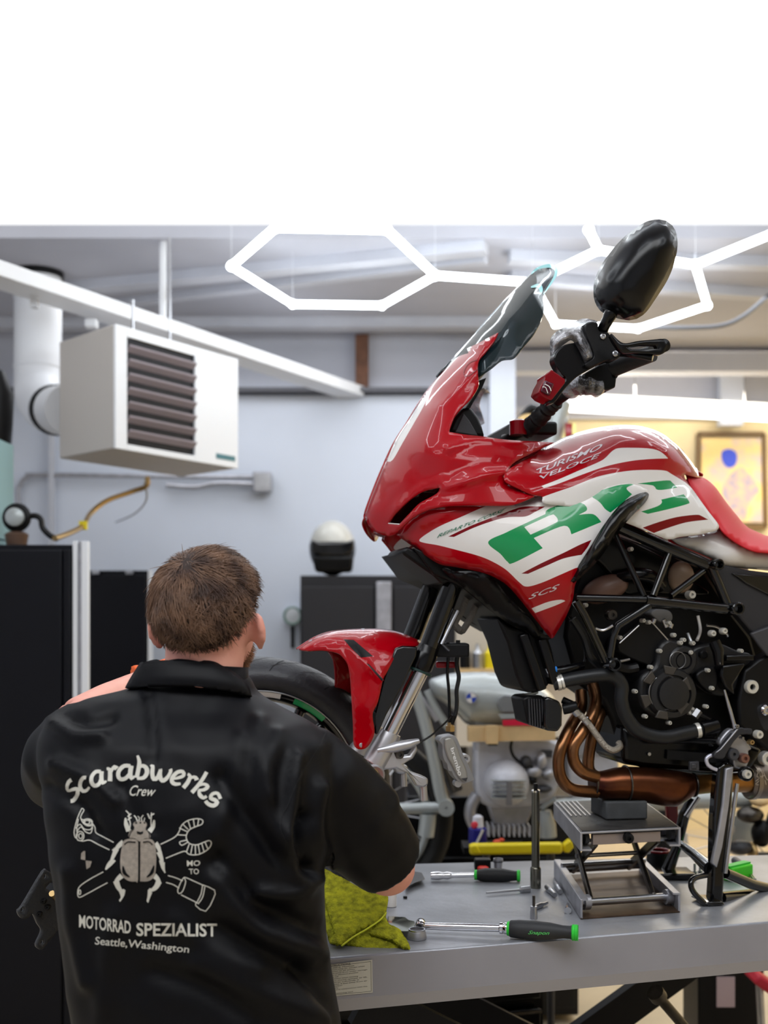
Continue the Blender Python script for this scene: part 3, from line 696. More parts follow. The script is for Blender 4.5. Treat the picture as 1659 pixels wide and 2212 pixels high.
# ---- windscreen
ws_front = K2((520, 1000), (640, 850), (800, 670), (960, 490), (1080, 362), (1160, 285), (1210, 248))
wso = ws_front + K2((1290, 232), (1333, 262), (1318, 320), (1245, 430), (1248, 520), (1230, 600), (1180, 700), (1105, 790), (1040, 865), (960, 880), (880, 940), (800, 992, 1), (760, 960), (640, 1020))
m_glass = mat('smoked_screen', (16, 34, 38), .06, 0, coat=.6, alpha=.8, spec=.2)
wc = [(x, y, 0) for x, y in ws_front] + [(p[0], p[1], d) for p, d in zip(K2((1333, 262), (1290, 232), (1245, 430), (1230, 600), (1105, 790), (960, 880), (800, 992), (1000, 600), (800, 800), (1150, 420), (640, 1020)), (.05, .03, .10, .135, .145, .135, .125, .105, .09, .08, .05))]
wsn, ws_on = panel('windscreen', wso, wc, m_glass, bike, step=12, roll=.025, rw=10, free=ws_front, thick=.0025)
g = G(); tl = mat('screen_highlight', (150, 215, 215), .15, 0, coat=.6)  # pale teal highlight along the screen's top edge, drawn in colour
ribbon(g, K2((1160, 290), (1210, 250), (1290, 235), (1332, 262), (1318, 318), (1246, 428)), [3, 5, 8, 8, 5, 2], lambda x, y: ws_on(x, y, .003))
ribbon(g, K2((1160, 380), (1210, 370), (1230, 400), (1220, 430)), [3, 10, 3], lambda x, y: ws_on(x, y, .003))
obj('screen_edge_highlight', g, tl, wsn, fix=False, flat=True)
g = G(); ribbon(g, K2((560, 960), (800, 672), (960, 492), (1160, 288)), 2.5, lambda x, y: ws_on(x, y, .002)); obj('front_edge', g, mat('edge_pale', (190, 200, 205), .2, 0, coat=.5), wsn, fix=False, flat=True)
obj('dash_housing', G().prism([B(x, y, .10) for x, y in K2((600, 1366), (640, 1270), (700, 1205), (745, 1195), (800, 1265), (828, 1330), (848, 1402))], -BN * .2), 'soft', bike, bevel=.006)
obj('inner_stay', G().prism([B(x, y, .11) for x, y in K2((715, 1205), (770, 1130), (800, 1020), (855, 998), (830, 1060), (770, 1160), (745, 1205))], -BN * .012), 'satin', bike)
obj('dash_facet', G().prism([B(x, y, .104) for x, y in K2((655, 1340), (700, 1240), (740, 1290), (800, 1395), (730, 1385), (640, 1370))], -BN * .01), 'dgrey', bike, bevel=.002)
# ---- tank
tank_top = K5((-20, 300), (60, 258), (150, 217), (330, 165), (480, 140), (600, 133), (720, 145), (850, 190), (980, 280), (1060, 370), (1120, 450), (1168, 522))
tank_o = tank_top + K5((1030, 500, 1), (1045, 545), (1100, 620), (1200, 760), (1270, 850), (1292, 890), (1268, 922), (1150, 950), (1000, 970), (900, 985), (720, 912), (560, 850), (300, 760), (0, 720)) + K4((1250, 614), (1180, 602), (1090, 560), (1000, 512), (986, 470), (1012, 430), (1080, 390), (1200, 322))
tc_ = [(x, y, .115 if 3 < i_ < 11 else .07) for i_, (x, y) in enumerate(tank_top)] + [(p[0], p[1], d) for p, d in zip(K5((1030, 500), (1100, 620), (1200, 760), (1292, 890), (1150, 950), (900, 985), (720, 912), (500, 830), (100, 720), (600, 230), (300, 300), (0, 420), (600, 350), (850, 300), (980, 420), (400, 450), (800, 480), (600, 600), (1000, 700), (800, 800), (300, 560)),
      (.105, .13, .14, .14, .155, .165, .175, .185, .205, .135, .15, .17, .165, .135, .125, .185, .16, .19, .165, .18, .2))] + [(p[0], p[1], d) for p, d in zip(K4((1250, 614), (1090, 560), (986, 470), (1080, 390), (1200, 322)), (.215, .22, .215, .185, .13))]
sw = sm(K5((-36, 588, 1), (100, 535), (250, 470), (400, 405), (450, 370), (500, 322), (560, 303), (740, 305), (830, 320), (880, 350), (912, 382, 1), (800, 385), (640, 400), (450, 440), (250, 510), (80, 575), (-18, 604, 1)))
bw = sm(K5((-100, 720, 1), (-60, 690), (0, 660), (200, 590), (380, 520), (560, 482), (720, 468), (880, 472), (940, 500), (1040, 560, 1), (1100, 620), (1200, 760), (1300, 892), (1268, 930), (1150, 960), (1000, 980), (900, 995), (720, 922), (560, 862), (300, 770), (0, 740)))
st1 = sm(K5((720, 900, 1), (850, 855), (980, 820), (1120, 803), (1160, 812), (1212, 840, 1), (1050, 860), (900, 905), (805, 940, 1)))
cg1 = sm(K5((680, 570, 1), (900, 546), (940, 560), (980, 600, 1), (860, 618), (820, 610), (800, 585)))
cg2 = sm(K5((860, 690, 1), (1028, 650, 1), (1070, 706), (1050, 725), (900, 765), (760, 797, 1), (708, 780, 1), (830, 740), (865, 712)))
tank, tank_on = panel('fuel_tank_cover', tank_o, tc_, paint, bike, [(bw, 1), (sw, 1), (st1, 3), (cg1, 2), (cg2, 2)], step=10, roll=.045, rw=9, free=tank_top, thick=.003,
    feat=[(K5((200, 440), (400, 340), (560, 260), (760, 250), (900, 330)), .006, 10)])
# ---- side fairing
sf_o = K4((245, 882, 1), (300, 790), (370, 730), (470, 690), (560, 672), (700, 666), (920, 664), (1130, 660), (1230, 622), (1350, 598), (1505, 585, 1)) + K5((420, 560), (600, 545), (720, 575), (775, 620), (740, 720), (600, 850), (480, 950), (350, 1120), (250, 1260), (215, 1332), (198, 1440), (150, 1560), (75, 1690), (45, 1727)) + \
    K4((1290, 1572), (1200, 1460), (1100, 1330), (1000, 1222), (900, 1162), (800, 1130), (650, 1100), (540, 1080), (430, 1012), (330, 940))
sf_c = [(p[0], p[1], d) for p, d in zip(K4((245, 882), (370, 730), (560, 672), (920, 664), (1230, 622), (1505, 585), (1320, 1585), (1100, 1330), (900, 1162), (650, 1100), (430, 1012), (600, 900), (900, 900), (1250, 850), (1200, 1150), (400, 850), (1450, 1050), (1350, 1350)),
      (.095, .16, .205, .235, .242, .24, .205, .225, .225, .20, .15, .205, .25, .265, .26, .15, .272, .245))] + [(p[0], p[1], d) for p, d in zip(K5((420, 560), (720, 575), (775, 620), (600, 850), (350, 1120), (215, 1332), (550, 700)), (.238, .228, .225, .245, .262, .265, .25))]
sw1 = sm(K4((402, 912), (470, 860), (560, 810), (700, 750), (800, 705), (920, 655, 1), (1130, 640), (1230, 605), (1500, 570, 1)) + K5((420, 540), (600, 530), (800, 560), (800, 640), (600, 860), (480, 955), (350, 1120), (302, 1180, 1)) +
      K4((1475, 1108, 1), (1380, 1150), (1240, 1210), (1140, 1235), (1090, 1205), (1000, 1120), (900, 1060), (800, 1020), (650, 980), (530, 950), (430, 932)))
r1 = sm(K4((600, 890, 1), (770, 810), (980, 730), (1060, 700), (1130, 683), (1270, 683, 1), (1200, 720), (1130, 752), (990, 760), (800, 820), (640, 893, 1)))
r2 = sm(K4((1105, 1145, 1), (1240, 1075), (1400, 1000), (1500, 950), (1588, 912, 1), (1560, 965), (1520, 1016, 1), (1400, 1040), (1280, 1090), (1150, 1147, 1)))
w3 = sm(K4((1175, 1385, 1), (1290, 1340), (1380, 1325), (1407, 1335, 1), (1340, 1365), (1200, 1417, 1)))
gR = sm(K4((875, 928), (1000, 862), (1130, 800), (1270, 735, 1), (1288, 702), (1420, 655), (1480, 650), (1540, 670), (1556, 708), (1500, 740, 1), (1600, 736), (1656, 790, 1), (1450, 875, 1), (1400, 816), (1190, 900, 1), (1252, 970, 1), (1050, 1072), (1010, 1065), (960, 1010)))
wn = sm(K4((1125, 825, 1), (1300, 745), (1335, 745), (1356, 780), (1320, 806), (1168, 877, 1)))
gC = sm(K5((335, 660), (380, 632), (520, 587), (620, 572), (660, 576, 1), (600, 604), (642, 650, 1), (540, 740), (480, 787, 1), (440, 760), (400, 710)))
side, side_on = panel('side_fairing', sf_o, sf_c, paint, bike, [(sw1, 1), (r1, 3), (r2, 3), (w3, 1), (gR, 2), (wn, 1), (gC, 2)], step=10, roll=.010, rw=6, thick=.004,
    feat=[(K4((420, 800), (700, 690), (1000, 680), (1300, 660)), .004, 9)])
so = lambda x, y: side_on(x, y, .0018); to = lambda x, y: tank_on(x, y, .0018)
lettering('fairing_lettering', 'REPARTO CORSE', K4((522, 900), (985, 716), (1003, 690), (530, 874)), so, 'dgrn', side, shear=.3, bold=.008)
lettering('fairing_lettering', 'SCS', K4((1152, 1325), (1358, 1255), (1370, 1215), (1160, 1290)), so, 'silt', side, shear=.3, bold=.01, space=1.05)
lettering('tank_lettering', 'TURISMO', K4((1222, 458), (1652, 286), (1668, 246), (1205, 428)), to, 'silt', tank, shear=.3, bold=.012)
lettering('tank_lettering', 'VELOCE', K4((1246, 494), (1648, 340), (1656, 308), (1226, 472)), to, 'silt', tank, shear=.3, bold=.008)
obj('fairing_screw', G().lathe(side_on(*K4((1368, 606))[0], .002), BN, [(0, .003), (.002, .003)], 10), 'steel', side)
# ---- black spear-shaped blade
panel('side_blade', K5((745, 633, 1), (768, 650), (742, 710), (625, 830), (520, 960), (400, 1130), (260, 1270), (182, 1335), (150, 1325), (170, 1290), (300, 1090), (430, 880), (560, 720), (680, 650)),
      [(p[0], p[1], d) for p, d in zip(K5((745, 633), (600, 760), (480, 920), (350, 1080), (180, 1320), (700, 760), (300, 1200)), (.255, .285, .29, .29, .275, .265, .28))], 'satin', bike, step=7, roll=.02, rw=7, thick=.006, feat=[(K5((730, 660), (520, 880), (200, 1310)), .006, 4)])
# ---- seat, tail panels
seat_top = K5((1168, 522), (1260, 590), (1340, 700), (1420, 800), (1500, 890), (1600, 940), (1659, 962), (1800, 985), (1950, 990))
panel('seat', K5((1052, 500, 1)) + seat_top + K5((1950, 1120, 1), (1800, 1100), (1659, 1082), (1560, 1070), (1450, 1022), (1350, 950), (1290, 880), (1200, 760), (1100, 620)),
      [(x, y, .07) for x, y in seat_top] + [(p[0], p[1], d) for p, d in zip(K5((1052, 500), (1100, 620), (1200, 760), (1290, 880), (1450, 1022), (1659, 1082), (1950, 1120), (1250, 680), (1400, 900), (1600, 1010)), (.10, .125, .14, .15, .155, .16, .16, .115, .13, .13))],
      'seatred', bike, step=10, roll=.03, rw=10, free=seat_top)
panel('tail_side_panel', K5((940, 986, 1), (1150, 951), (1275, 918), (1302, 905), (1350, 952), (1450, 1024), (1560, 1074), (1659, 1086), (1950, 1125, 1), (1950, 1260, 1), (1659, 1222), (1450, 1202), (1330, 1182), (1250, 1140), (1120, 1080), (1000, 1030)),
      [(p[0], p[1], d) for p, d in zip(K5((940, 986), (1302, 905), (1659, 1086), (1950, 1125), (1950, 1260), (1450, 1202), (1120, 1080), (1400, 1100)), (.17, .15, .15, .15, .14, .15, .16, .18))], paint[1], bike, step=11, roll=.012, rw=8)
m_trg = mat('charcoal_frame_plate', (40, 40, 44), .5, bump=.05, bs=300)
obj('rear_frame_plate', G().prism([B(x, y, .155) for x, y in K5((1262, 1190), (1320, 1172), (1500, 1215), (1700, 1240), (1950, 1265), (1950, 1950), (1659, 1810), (1545, 1690), (1420, 1540), (1345, 1440))], -BN * .03), m_trg, bike, bevel=.004)
obj('rear_frame_inset', G().prism([B(x, y, .162) for x, y in K5((1390, 1240), (1660, 1262), (1950, 1280), (1950, 1620), (1659, 1400), (1500, 1320))], -BN * .01), 'gloss', bike, bevel=.003)
obj('rear_frame_facet', G().prism([B(x, y, .165) for x, y in K5((1530, 1690), (1659, 1640), (1950, 1560), (1950, 1950), (1659, 1860), (1600, 1790))], -BN * .012), 'dgrey', bike, bevel=.004)
obj('swingarm_pivot_plate', G().prism([B(x, y, .15) for x, y in K6((1510, 770), (1600, 700), (1720, 640), (1800, 640), (1800, 1270), (1660, 1260), (1480, 1110), (1475, 950))], -BN * .05), 'soft', bike, bevel=.006)

# ---- lower black shroud and nose underside
panel('radiator_shroud', K4((560, 1112), (650, 1128), (780, 1130), (880, 1160), (940, 1210), (1000, 1290), (1080, 1370), (1180, 1460), (1240, 1545), (1312, 1592), (1235, 1602), (1180, 1584), (1130, 1535), (1040, 1500), (960, 1450), (880, 1390), (790, 1310), (690, 1230), (600, 1160)),
      [(p[0], p[1], d) for p, d in zip(K4((560, 1112), (780, 1130), (940, 1210), (1080, 1370), (1312, 1592), (1040, 1500), (790, 1310), (900, 1260)), (.17, .20, .205, .20, .19, .17, .16, .2))], 'black', bike, step=9, roll=.015, rw=7, feat=[(K4((680, 1150), (880, 1180), (960, 1270), (1180, 1500)), .006, 4)])
obj('fairing_underside', G().prism([B(x, y, .13) for x, y in K4((275, 990), (320, 955), (430, 1012), (540, 1080), (650, 1105), (760, 1150), (700, 1215), (640, 1190), (560, 1220), (500, 1160), (400, 1090), (300, 1020))], -BN * .16), 'soft', bike, bevel=.006)
obj('fairing_inner', G().prism([B(x, y, .14) for x, y in K4((360, 965), (650, 1070), (900, 1110), (1100, 1270), (1270, 1530), (1150, 1565), (1000, 1480), (880, 1390), (790, 1318), (690, 1235), (600, 1190), (500, 1150))], -BN * .37), 'black', bike, bevel=.004)
obj('nose_chin', G().prism([B(x, y, .04) for x, y in K2((105, 1985), (190, 1990), (262, 1998), (250, 2050), (190, 2076), (112, 2048))], -BN * .08), 'red', bike, bevel=.006)
obj('nose_chin_tip', G().prism([B(x, y, .012) for x, y in K2((36, 1940), (120, 1985), (112, 2048), (62, 2006))], -BN * .024), 'red', bike, bevel=.004)
obj('nose_reflector', G().prism([B(x, y, .05) for x, y in K4((272, 985), (318, 960), (322, 985), (285, 1002))], -BN * .1), 'redd', bike, bevel=.004)

# ---- radiator
obj('radiator', G().prism([B(x, y, .14) for x, y in K6((-20, 440), (60, 500), (140, 520), (240, 560), (300, 566), (325, 640), (345, 730), (290, 765), (312, 850), (262, 898), (182, 906), (140, 890), (100, 800), (50, 600))], -BN * .17), 'soft', bike, bevel=.006)
obj('radiator_tank', G().beam(B(*K6((140, 540))[0], .152), B(*K6((258, 890))[0], .152), .02, .022, up=BN), 'satin', bike, bevel=.004)
obj('radiator_tank', G().beam(B(*K6((250, 570))[0], .15), B(*K6((335, 850))[0], .15), .02, .03, up=BN), 'satin', bike, bevel=.004)
oc = obj('oil_cooler', G().prism([B(x, y, .13) for x, y in K6((140, 945), (165, 930), (262, 922), (275, 940), (275, 1135), (170, 1098))], -BN * .09), 'soft', bike, bevel=.004)
for k in range(6):
    x = 175 + k * 16; obj('cooling_fin', G().beam(B(*K6((x, 945))[0], .132), B(*K6((x + 8, 1105 + k * 4))[0], .132), .002, .01, up=BN), 'dgrey', oc)
obj('cooler_end_tank', G().prism([B(x, y, .15) for x, y in K6((278, 945), (300, 930), (370, 960), (388, 1000), (386, 1110), (360, 1148), (290, 1142), (275, 1110))], -BN * .09), 'gloss', bike, bevel=.012, seg=3)
obj('cooler_fitting', G().tube([B(*K6((388, 1010))[0], .13), B(*K6((480, 990))[0], .14)], .012).tube([B(*K6((385, 950))[0], .12), B(*K6((450, 980))[0], .13)], .008), 'soft', bike, bevel=.002)

# ---- fork
def BK(K, pts): return [B(*K(p[:2])[0], p[2]) for p in pts]
for sgn in (1, -1):
    F_ = (lambda v: v) if sgn > 0 else mir
    o = obj('fork_outer_tube', G().tube([F_(v) for v in BK(K7, [(1385, 190, .10), (1200, 680, .10)])], .0215, 24), 'gloss', bike)
    obj('fork_clamp_sleeve', G().tube([F_(v) for v in BK(K7, [(1222, 620, .10), (1205, 660, .10), (1200, 668, .10), (1168, 748, .10), (1165, 770, .10)])], [.022, .0245, .0255, .0255, .0235], 24), 'satin', bike)
    obj('fork_seal_ring', G().tube([F_(v) for v in BK(K7, [(1168, 768, .10), (1163, 780, .10)])], .0262, 24), mat('seal_green', (20, 50, 45), .5), bike)
    obj('fork_chrome_tube', G().tube([F_(v) for v in BK(K7, [(1165, 780, .10), (955, 1200, .10)])], .0178, 24), 'chrome', bike)
    ft = obj('fork_foot', G().tube([F_(v) for v in BK(K7, [(985, 1150, .10), (975, 1175, .10), (925, 1265, .10), (880, 1345, .10)])], [.022, .0235, .026, .026], 24), 'alu', bike, bevel=.001)
    obj('axle_boss', G().lathe(F_(B(*K7((855, 1395))[0], .075)), BN * sgn, [(0, .021), (0, .0235), (.05, .0235), (.055, .019), (.05, .0125), (.01, .0125)], 28, cap=False), 'alu', bike)
    obj('axle_hole_bush', G().lathe(F_(B(*K7((855, 1395))[0], .09)), BN * sgn, [(0, .0125), (0.036, .0125), (0.036, .010), (0, .010)], 24, cap=False), 'brass', bike)
    obj('axle_hole', G().lathe(F_(B(*K7((855, 1395))[0], .10)), BN * sgn, [(0, .012), (.002, .012)], 20), 'soft', bike)
    obj('caliper_bracket', G().prism([F_(v) for v in BK(K7, [(900, 1250, .115), (1010, 1262, .115), (1025, 1300, .115), (1100, 1292, .115), (1142, 1222, .115), (1152, 1262, .115), (1122, 1312, .115), (1062, 1347, .115), (1110, 1395, .115), (1182, 1420, .115), (1216, 1436, .115), (1216, 1476, .115), (1186, 1492, .115), (1140, 1482, .115), (1098, 1410, .115), (1020, 1372, .115), (945, 1382, .115), (905, 1430, .115), (860, 1350, .115)])], BN * (-.022 * sgn)), 'alu', bike, bevel=.004)
    obj('caliper_arm', G().tube([F_(v) for v in BK(K7, [(900, 1262, .12), (1020, 1240, .12), (1100, 1222, .12), (1160, 1202, .12)])], [.006, .012, .01, .005], 12), 'alu', bike)
    obj('pinch_bolt', G().lathe(F_(B(*K7((1035, 1285))[0], .108)), BN * sgn, [(0, .009), (.012, .009), (.012, .004), (.006, .004)], 12), 'dsteel', bike)
    obj('bracket_stud', G().tube([F_(v) for v in BK(K7, [(1185, 1480, .105), (1190, 1570, .105)])], .008, 12), 'alu', bike)
    obj('fork_guard', G().prism([F_(v) for v in BK(K7, [(1015, 630, .125), (1060, 615, .125), (1150, 620, .125), (1145, 680, .125), (1110, 750, .125), (1060, 860, .125), (960, 1040, .125), (905, 1165, .125), (885, 1160, .125), (880, 1050, .125), (935, 830, .125), (960, 760, .125)])], BN * (-.02 * sgn)), 'gloss', bike, bevel=.006)
obj('brake_line_union', G().box(B(*K7((1350, 640))[0], .06), (.08, .08, .03)), 'soft', bike, bevel=.004)
obj('red_union_cap', G().box(B(*K7((1330, 730))[0], .02), (.05, .05, .014)), 'red', bike, bevel=.004)
obj('brake_line', G().tube(BK(K7, [(1400, 400, .11), (1350, 500, .12), (1300, 600, .12), (1340, 640, .1)]), .004, 8), 'steel', bike)
# ---- mudguard
mg_top = K7((405, 632), (520, 560), (640, 520), (800, 508), (930, 510), (1040, 530), (1165, 580))
panel('front_mudguard', K7((405, 632, 1), (520, 560), (640, 520), (800, 508), (930, 510), (1040, 530), (1165, 580, 1), (1150, 612), (1030, 622), (1000, 700), (960, 780), (935, 830), (905, 960), (872, 1040), (882, 1160), (830, 1248), (760, 1236), (750, 1100), (735, 850), (720, 740), (690, 690), (650, 658), (560, 642), (470, 642)),
      [(x, y, .035) for x, y in mg_top] + [(p[0], p[1], d) for p, d in zip(K7((470, 642), (650, 658), (735, 850), (750, 1100), (800, 1240), (880, 1100), (935, 830), (1000, 700), (1150, 612), (800, 600), (850, 750), (820, 1000)), (.03, .06, .08, .095, .10, .11, .105, .10, .06, .07, .10, .112))],
      paint, bike, [(sm(K7((692, 575, 1), (755, 578, 1), (875, 680, 1), (800, 688, 1), (740, 630))), 4), (sm(K7((833, 722, 1), (850, 728, 1), (938, 822, 1), (930, 835, 1))), 4)], step=9, roll=.03, rw=12, free=mg_top, thick=.004,
      feat=[(K7((800, 590), (900, 640), (1000, 668)), .006, 4), (K7((700, 600), (800, 700), (935, 830)), .007, 6)])
obj('mudguard_bracket', G().prism([B(x, y, .125) for x, y in sm(K7((792, 1018), (850, 1010), (905, 1035), (910, 1062), (870, 1150), (830, 1240), (785, 1232), (776, 1120)))], -BN * .012), 'black', bike, bevel=.002)
obj('bracket_bolt', G().lathe(B(*K7((805, 1228))[0], .125), BN, [(0, .007), (.004, .007), (.006, .005)], 16), 'steel', bike)
obj('bracket_rivet', G().lathe(B(*K7((833, 1040))[0], .126), BN, [(0, .003), (.002, .003)], 10), 'red', bike)

# ---- front end: handlebar, guard, mirror
obj('handlebar', G().tube(sm3(BK(K13, [(-250, 1600, .02), (-160, 1560, .06), (60, 1430, .12), (250, 1230, .18), (450, 1080, .23), (800, 900, .27), (950, 800, .31)])), .0125, 16), 'soft', bike)
obj('bar_wrap', G().tube(sm3(BK(K13, [(-60, 1530, .09), (0, 1480, .10), (60, 1430, .12), (150, 1340, .15), (250, 1230, .18), (330, 1170, .2)]), 4), [.015, .019, .016, .021, .017, .02, .016, .021, .018, .02, .017, .021, .018, .02, .016, .02, .017, .019, .016, .018, .015], 14), 'rub', bike)
obj('grip', G().tube(BK(K13, [(905, 815, .31), (920, 810, .315), (960, 800, .32), (1180, 715, .36), (1400, 640, .40)]), [.022, .023, .0185, .0175, .016], 20), 'rub', bike)
obj('brake_lever', G().tube(sm3(BK(K13, [(760, 700, .33), (1000, 640, .37), (1200, 655, .41), (1400, 690, .43)])), .007, 10), 'satin', bike)
obj('switch_housing', G().prism([B(x, y, .33) for x, y in K13((640, 860), (800, 770), (900, 730), (960, 900), (1000, 890), (985, 1020), (900, 1050), (640, 1000))], -BN * .07), 'black', bike, bevel=.008)
obj('throttle_collar', G().tube(BK(K13, [(870, 830, .31), (905, 815, .32)]), .026, 20), 'satin', bike)
obj('master_cylinder', G().tube(BK(K13, [(480, 1020, .30), (860, 980, .31)]), .018, 16), 'soft', bike)
bw_ = mat('bubble_wrap_film', (200, 200, 205), .12, .55, bump=1.0, bs=55, alpha=.72, var=.5, vs=45, rgb2=(60, 55, 55))
obj('wrapped_cluster', G().tube(sm3(BK(K13, [(420, 1090, .28), (560, 1000, .31), (700, 1010, .32), (840, 1040, .31)]), 4), [.008, .016, .02, .018, .02, .022, .016, .02, .018, .016, .02, .014, .008], 14), bw_, bike)
g_o = K13((655, 300), (780, 290), (800, 380), (900, 400), (940, 480), (1040, 620), (1030, 680), (960, 720), (880, 720), (640, 850), (520, 930), (400, 1060), (300, 1190), (240, 1170), (420, 940), (390, 880), (330, 790), (295, 700), (330, 610), (420, 540), (560, 505), (640, 420))
obj('hand_guard_plate', G().prism([B(x, y, .385) for x, y in sm(g_o, k=3)], -BN * .03), 'satin', bike, bevel=.004)
obj('hand_guard_cheek', G().prism([B(x, y, .395) for x, y in sm(K13((660, 310), (780, 300), (800, 385), (900, 405), (940, 480), (1035, 620), (1025, 675), (960, 712), (880, 715), (700, 790), (640, 760), (740, 680), (700, 540), (650, 420)))], -BN * .02), 'black', bike, bevel=.004)
for x, y in ((838, 452), (975, 645)):
    obj('guard_bolt', G().lathe(B(*K13((x, y))[0], .395), BN, [(0, .0058), (.003, .0058), (.0045, .004), (.0045, .0025), (.002, .0025)], 18), 'steel', bike)
lv = [B(x, y, .425) for x, y in sm(K13((900, 440), (1030, 545), (1200, 522), (1380, 505), (1470, 500), (1520, 545), (1520, 605), (1480, 660), (1400, 668), (1200, 645), (1045, 645), (960, 560)), k=3)]
Vh, Fh = trimesh2d(sm(K13((900, 440), (1030, 545), (1200, 522), (1380, 505), (1470, 500), (1520, 545), (1520, 605), (1480, 660), (1400, 668), (1200, 645), (1045, 645), (960, 560))), [K13((1050, 590), (1240, 562), (1400, 565), (1435, 612), (1130, 618))], 8)
hp_ = K13((1050, 590), (1240, 562), (1400, 565), (1435, 612), (1130, 618))
cc = np.array([[sum(Vh[i][0] for i in f) / 3, sum(Vh[i][1] for i in f) / 3] for f in Fh]); Fh = [f for f, b in zip(Fh, inside(cc, hp_)) if not b]
g = G(); g.add([B(x, y, .425) for x, y in Vh], Fh); obj('lever_guard', g, 'satin', bike, solid=.016, fix=False)
obj('lever_guard_tip', G().lathe(B(*K13((1480, 575))[0], .41), BN, [(0, .013), (.02, .013), (.022, .009), (.022, .005), (.016, .005)], 20), 'satin', bike)
obj('tip_screw', G().lathe(B(*K13((1480, 575))[0], .428), BN, [(0, .0045), (.004, .0045), (.004, .0022), (.001, .0022)], 14), 'steel', bike)
panel('wrapped_hand_guard', K13((250, 640), (255, 480), (330, 390), (480, 310), (620, 250), (780, 280), (660, 302), (645, 420), (705, 540), (742, 680), (720, 710), (640, 745), (590, 640), (500, 500), (420, 530), (330, 610), (295, 700), (315, 790), (395, 880), (330, 835), (270, 740)),
      [(p[0], p[1], d) for p, d in zip(K13((250, 640), (330, 390), (620, 250), (780, 280), (742, 680), (395, 880), (500, 500)), (.36, .36, .37, .40, .405, .39, .41))], bw_, bike, step=6, roll=.02, rw=8, thick=.002, both=True)
obj('indicator', G().prism([B(x, y, .39) for x, y in sm(K13((190, 880, 1), (270, 820, 1), (420, 930, 1), (420, 970, 1), (270, 1162, 1), (230, 1152), (120, 1075), (190, 920)), k=2)], -BN * .05), 'redd', bike, bevel=.005, seg=3)
obj('indicator_lens', G().prism([B(x, y, .396) for x, y in K13((195, 935), (300, 975), (250, 1110), (150, 1060))], -BN * .02), mat('lens_dark_red', (70, 6, 30), .1, coat=1), bike, bevel=.003)
g = G(); lo = lambda x, y: B(x, y, .3968); ribbon(g, K13((165, 1015), (200, 1020), (225, 1085)), 1.6, lo); ribbon(g, K13((195, 985), (240, 1010), (262, 1060)), 1.8, lo); obj('lens_glint_mark', g, 'wht', bike, flat=True, fix=False)
# mirror
mo = K3((690, 430), (668, 380), (680, 300), (740, 200), (820, 110), (900, 50), (955, 22), (1000, 34), (1006, 120), (965, 250), (885, 380), (835, 450), (800, 462), (755, 452))
mc_ = K3((840, 240))[0]
Vm, Fm = trimesh2d(sm(mo), [], 8); dm = dist_to(Vm, sm(mo)); g = G()
g.add([B(v[0], v[1], .42 + .045 * (1 - math.exp(-(d / 16) ** 1.3)) + (v[0] - mc_[0]) * .0006) for v, d in zip(Vm, dm)], Fm)
mr = obj('mirror', g, 'satin', bike, fix=False, ang=80, solid=.03)
g = G(); mon = lambda x, y: B(x, y, .424 + (x - mc_[0]) * .0006 + .03); ribbon(g, K3((700, 270), (760, 185), (830, 112), (915, 48)), [1, 6, 5, 1], lambda x, y: B(x, y, .447 + (x - mc_[0]) * .0006)); obj('mirror_rim_highlight', g, 'tan', mr, flat=True, fix=False)  # tan ribbon paints the reflection along the mirror's upper left edge
obj('mirror_stem', G().tube(sm3(BK(K3, [(735, 430, .42), (700, 480, .41), (668, 545, .40), (640, 600, .385), (630, 640, .375)]), 4), [.017, .017, .015, .0125, .011, .0135, .0135, .0125, .0115, .0115, .011, .011, .011, .011, .011, .012, .013], 18), 'satin', bike)
obj('fork_top_clamp', G().box(B(1125, 940, 0), (.10, .22, .03), rz=BETA), 'soft', bike, bevel=.006)
obj('fork_top_cap', G().lathe(B(1120, 940, .10), UP, [(0, .02), (.03, .02), (.034, .012)], 16).lathe(B(1120, 940, -.10), UP, [(0, .02), (.03, .02), (.034, .012)], 16), 'redd', bike)

# ---- trellis frame
fr_m = mat('frame_gloss_black', (9, 10, 13), .14, coat=.9)
def ft_(K, pts, r, nm='frame_tube', m=fr_m, n=14):
    for s_ in (0, 1):
        q = [B(*K(p[:2])[0], p[2]) for p in pts]
        if s_: q = [mir(v) for v in q]
        obj(nm, G().tube(q, r, n), m, bike)
ft_(K6, [(470, 318, .18), (900, 330, .185)], .0085)
ft_(K6, [(900, 335, .185), (1400, 388, .17)], .0115)
ft_(K5, [(540, 890, .16), (900, 1050, .17), (1200, 1175, .165)], .014)
ft_(K5, [(515, 950, .165), (730, 1410, .185)], .0068)
ft_(K5, [(925, 1075, .17), (800, 1410, .185)], .0078)
ft_(K5, [(1175, 1225, .165), (930, 1410, .185)], .0072)
ft_(K6, [(1310, 130, .165), (1410, 370, .165)], .0105)
ft_(K6, [(470, 340, .18), (520, 420, .18), (655, 710, .165)], .0095)
ft_(K6, [(925, 365, .185), (730, 490, .18), (700, 560, .175), (680, 690, .17)], .0085)
for (x, y, ro) in ((1302, 118, 36), (1420, 387, 42), (668, 728, 42)):
    r_ = ro / 2.865 / 1010
    for s_ in (0, 1):
        c_ = B(*K6((x, y))[0], .15); ax = BN
        if s_: c_ = mir(c_); ax = -BN
        obj('frame_boss', G().lathe(c_, ax, [(0, r_), (.042, r_), (.044, r_ * .85), (.044, r_ * .68), (.02, r_ * .68), (.018, .001)], 26, cap=False), fr_m, bike)

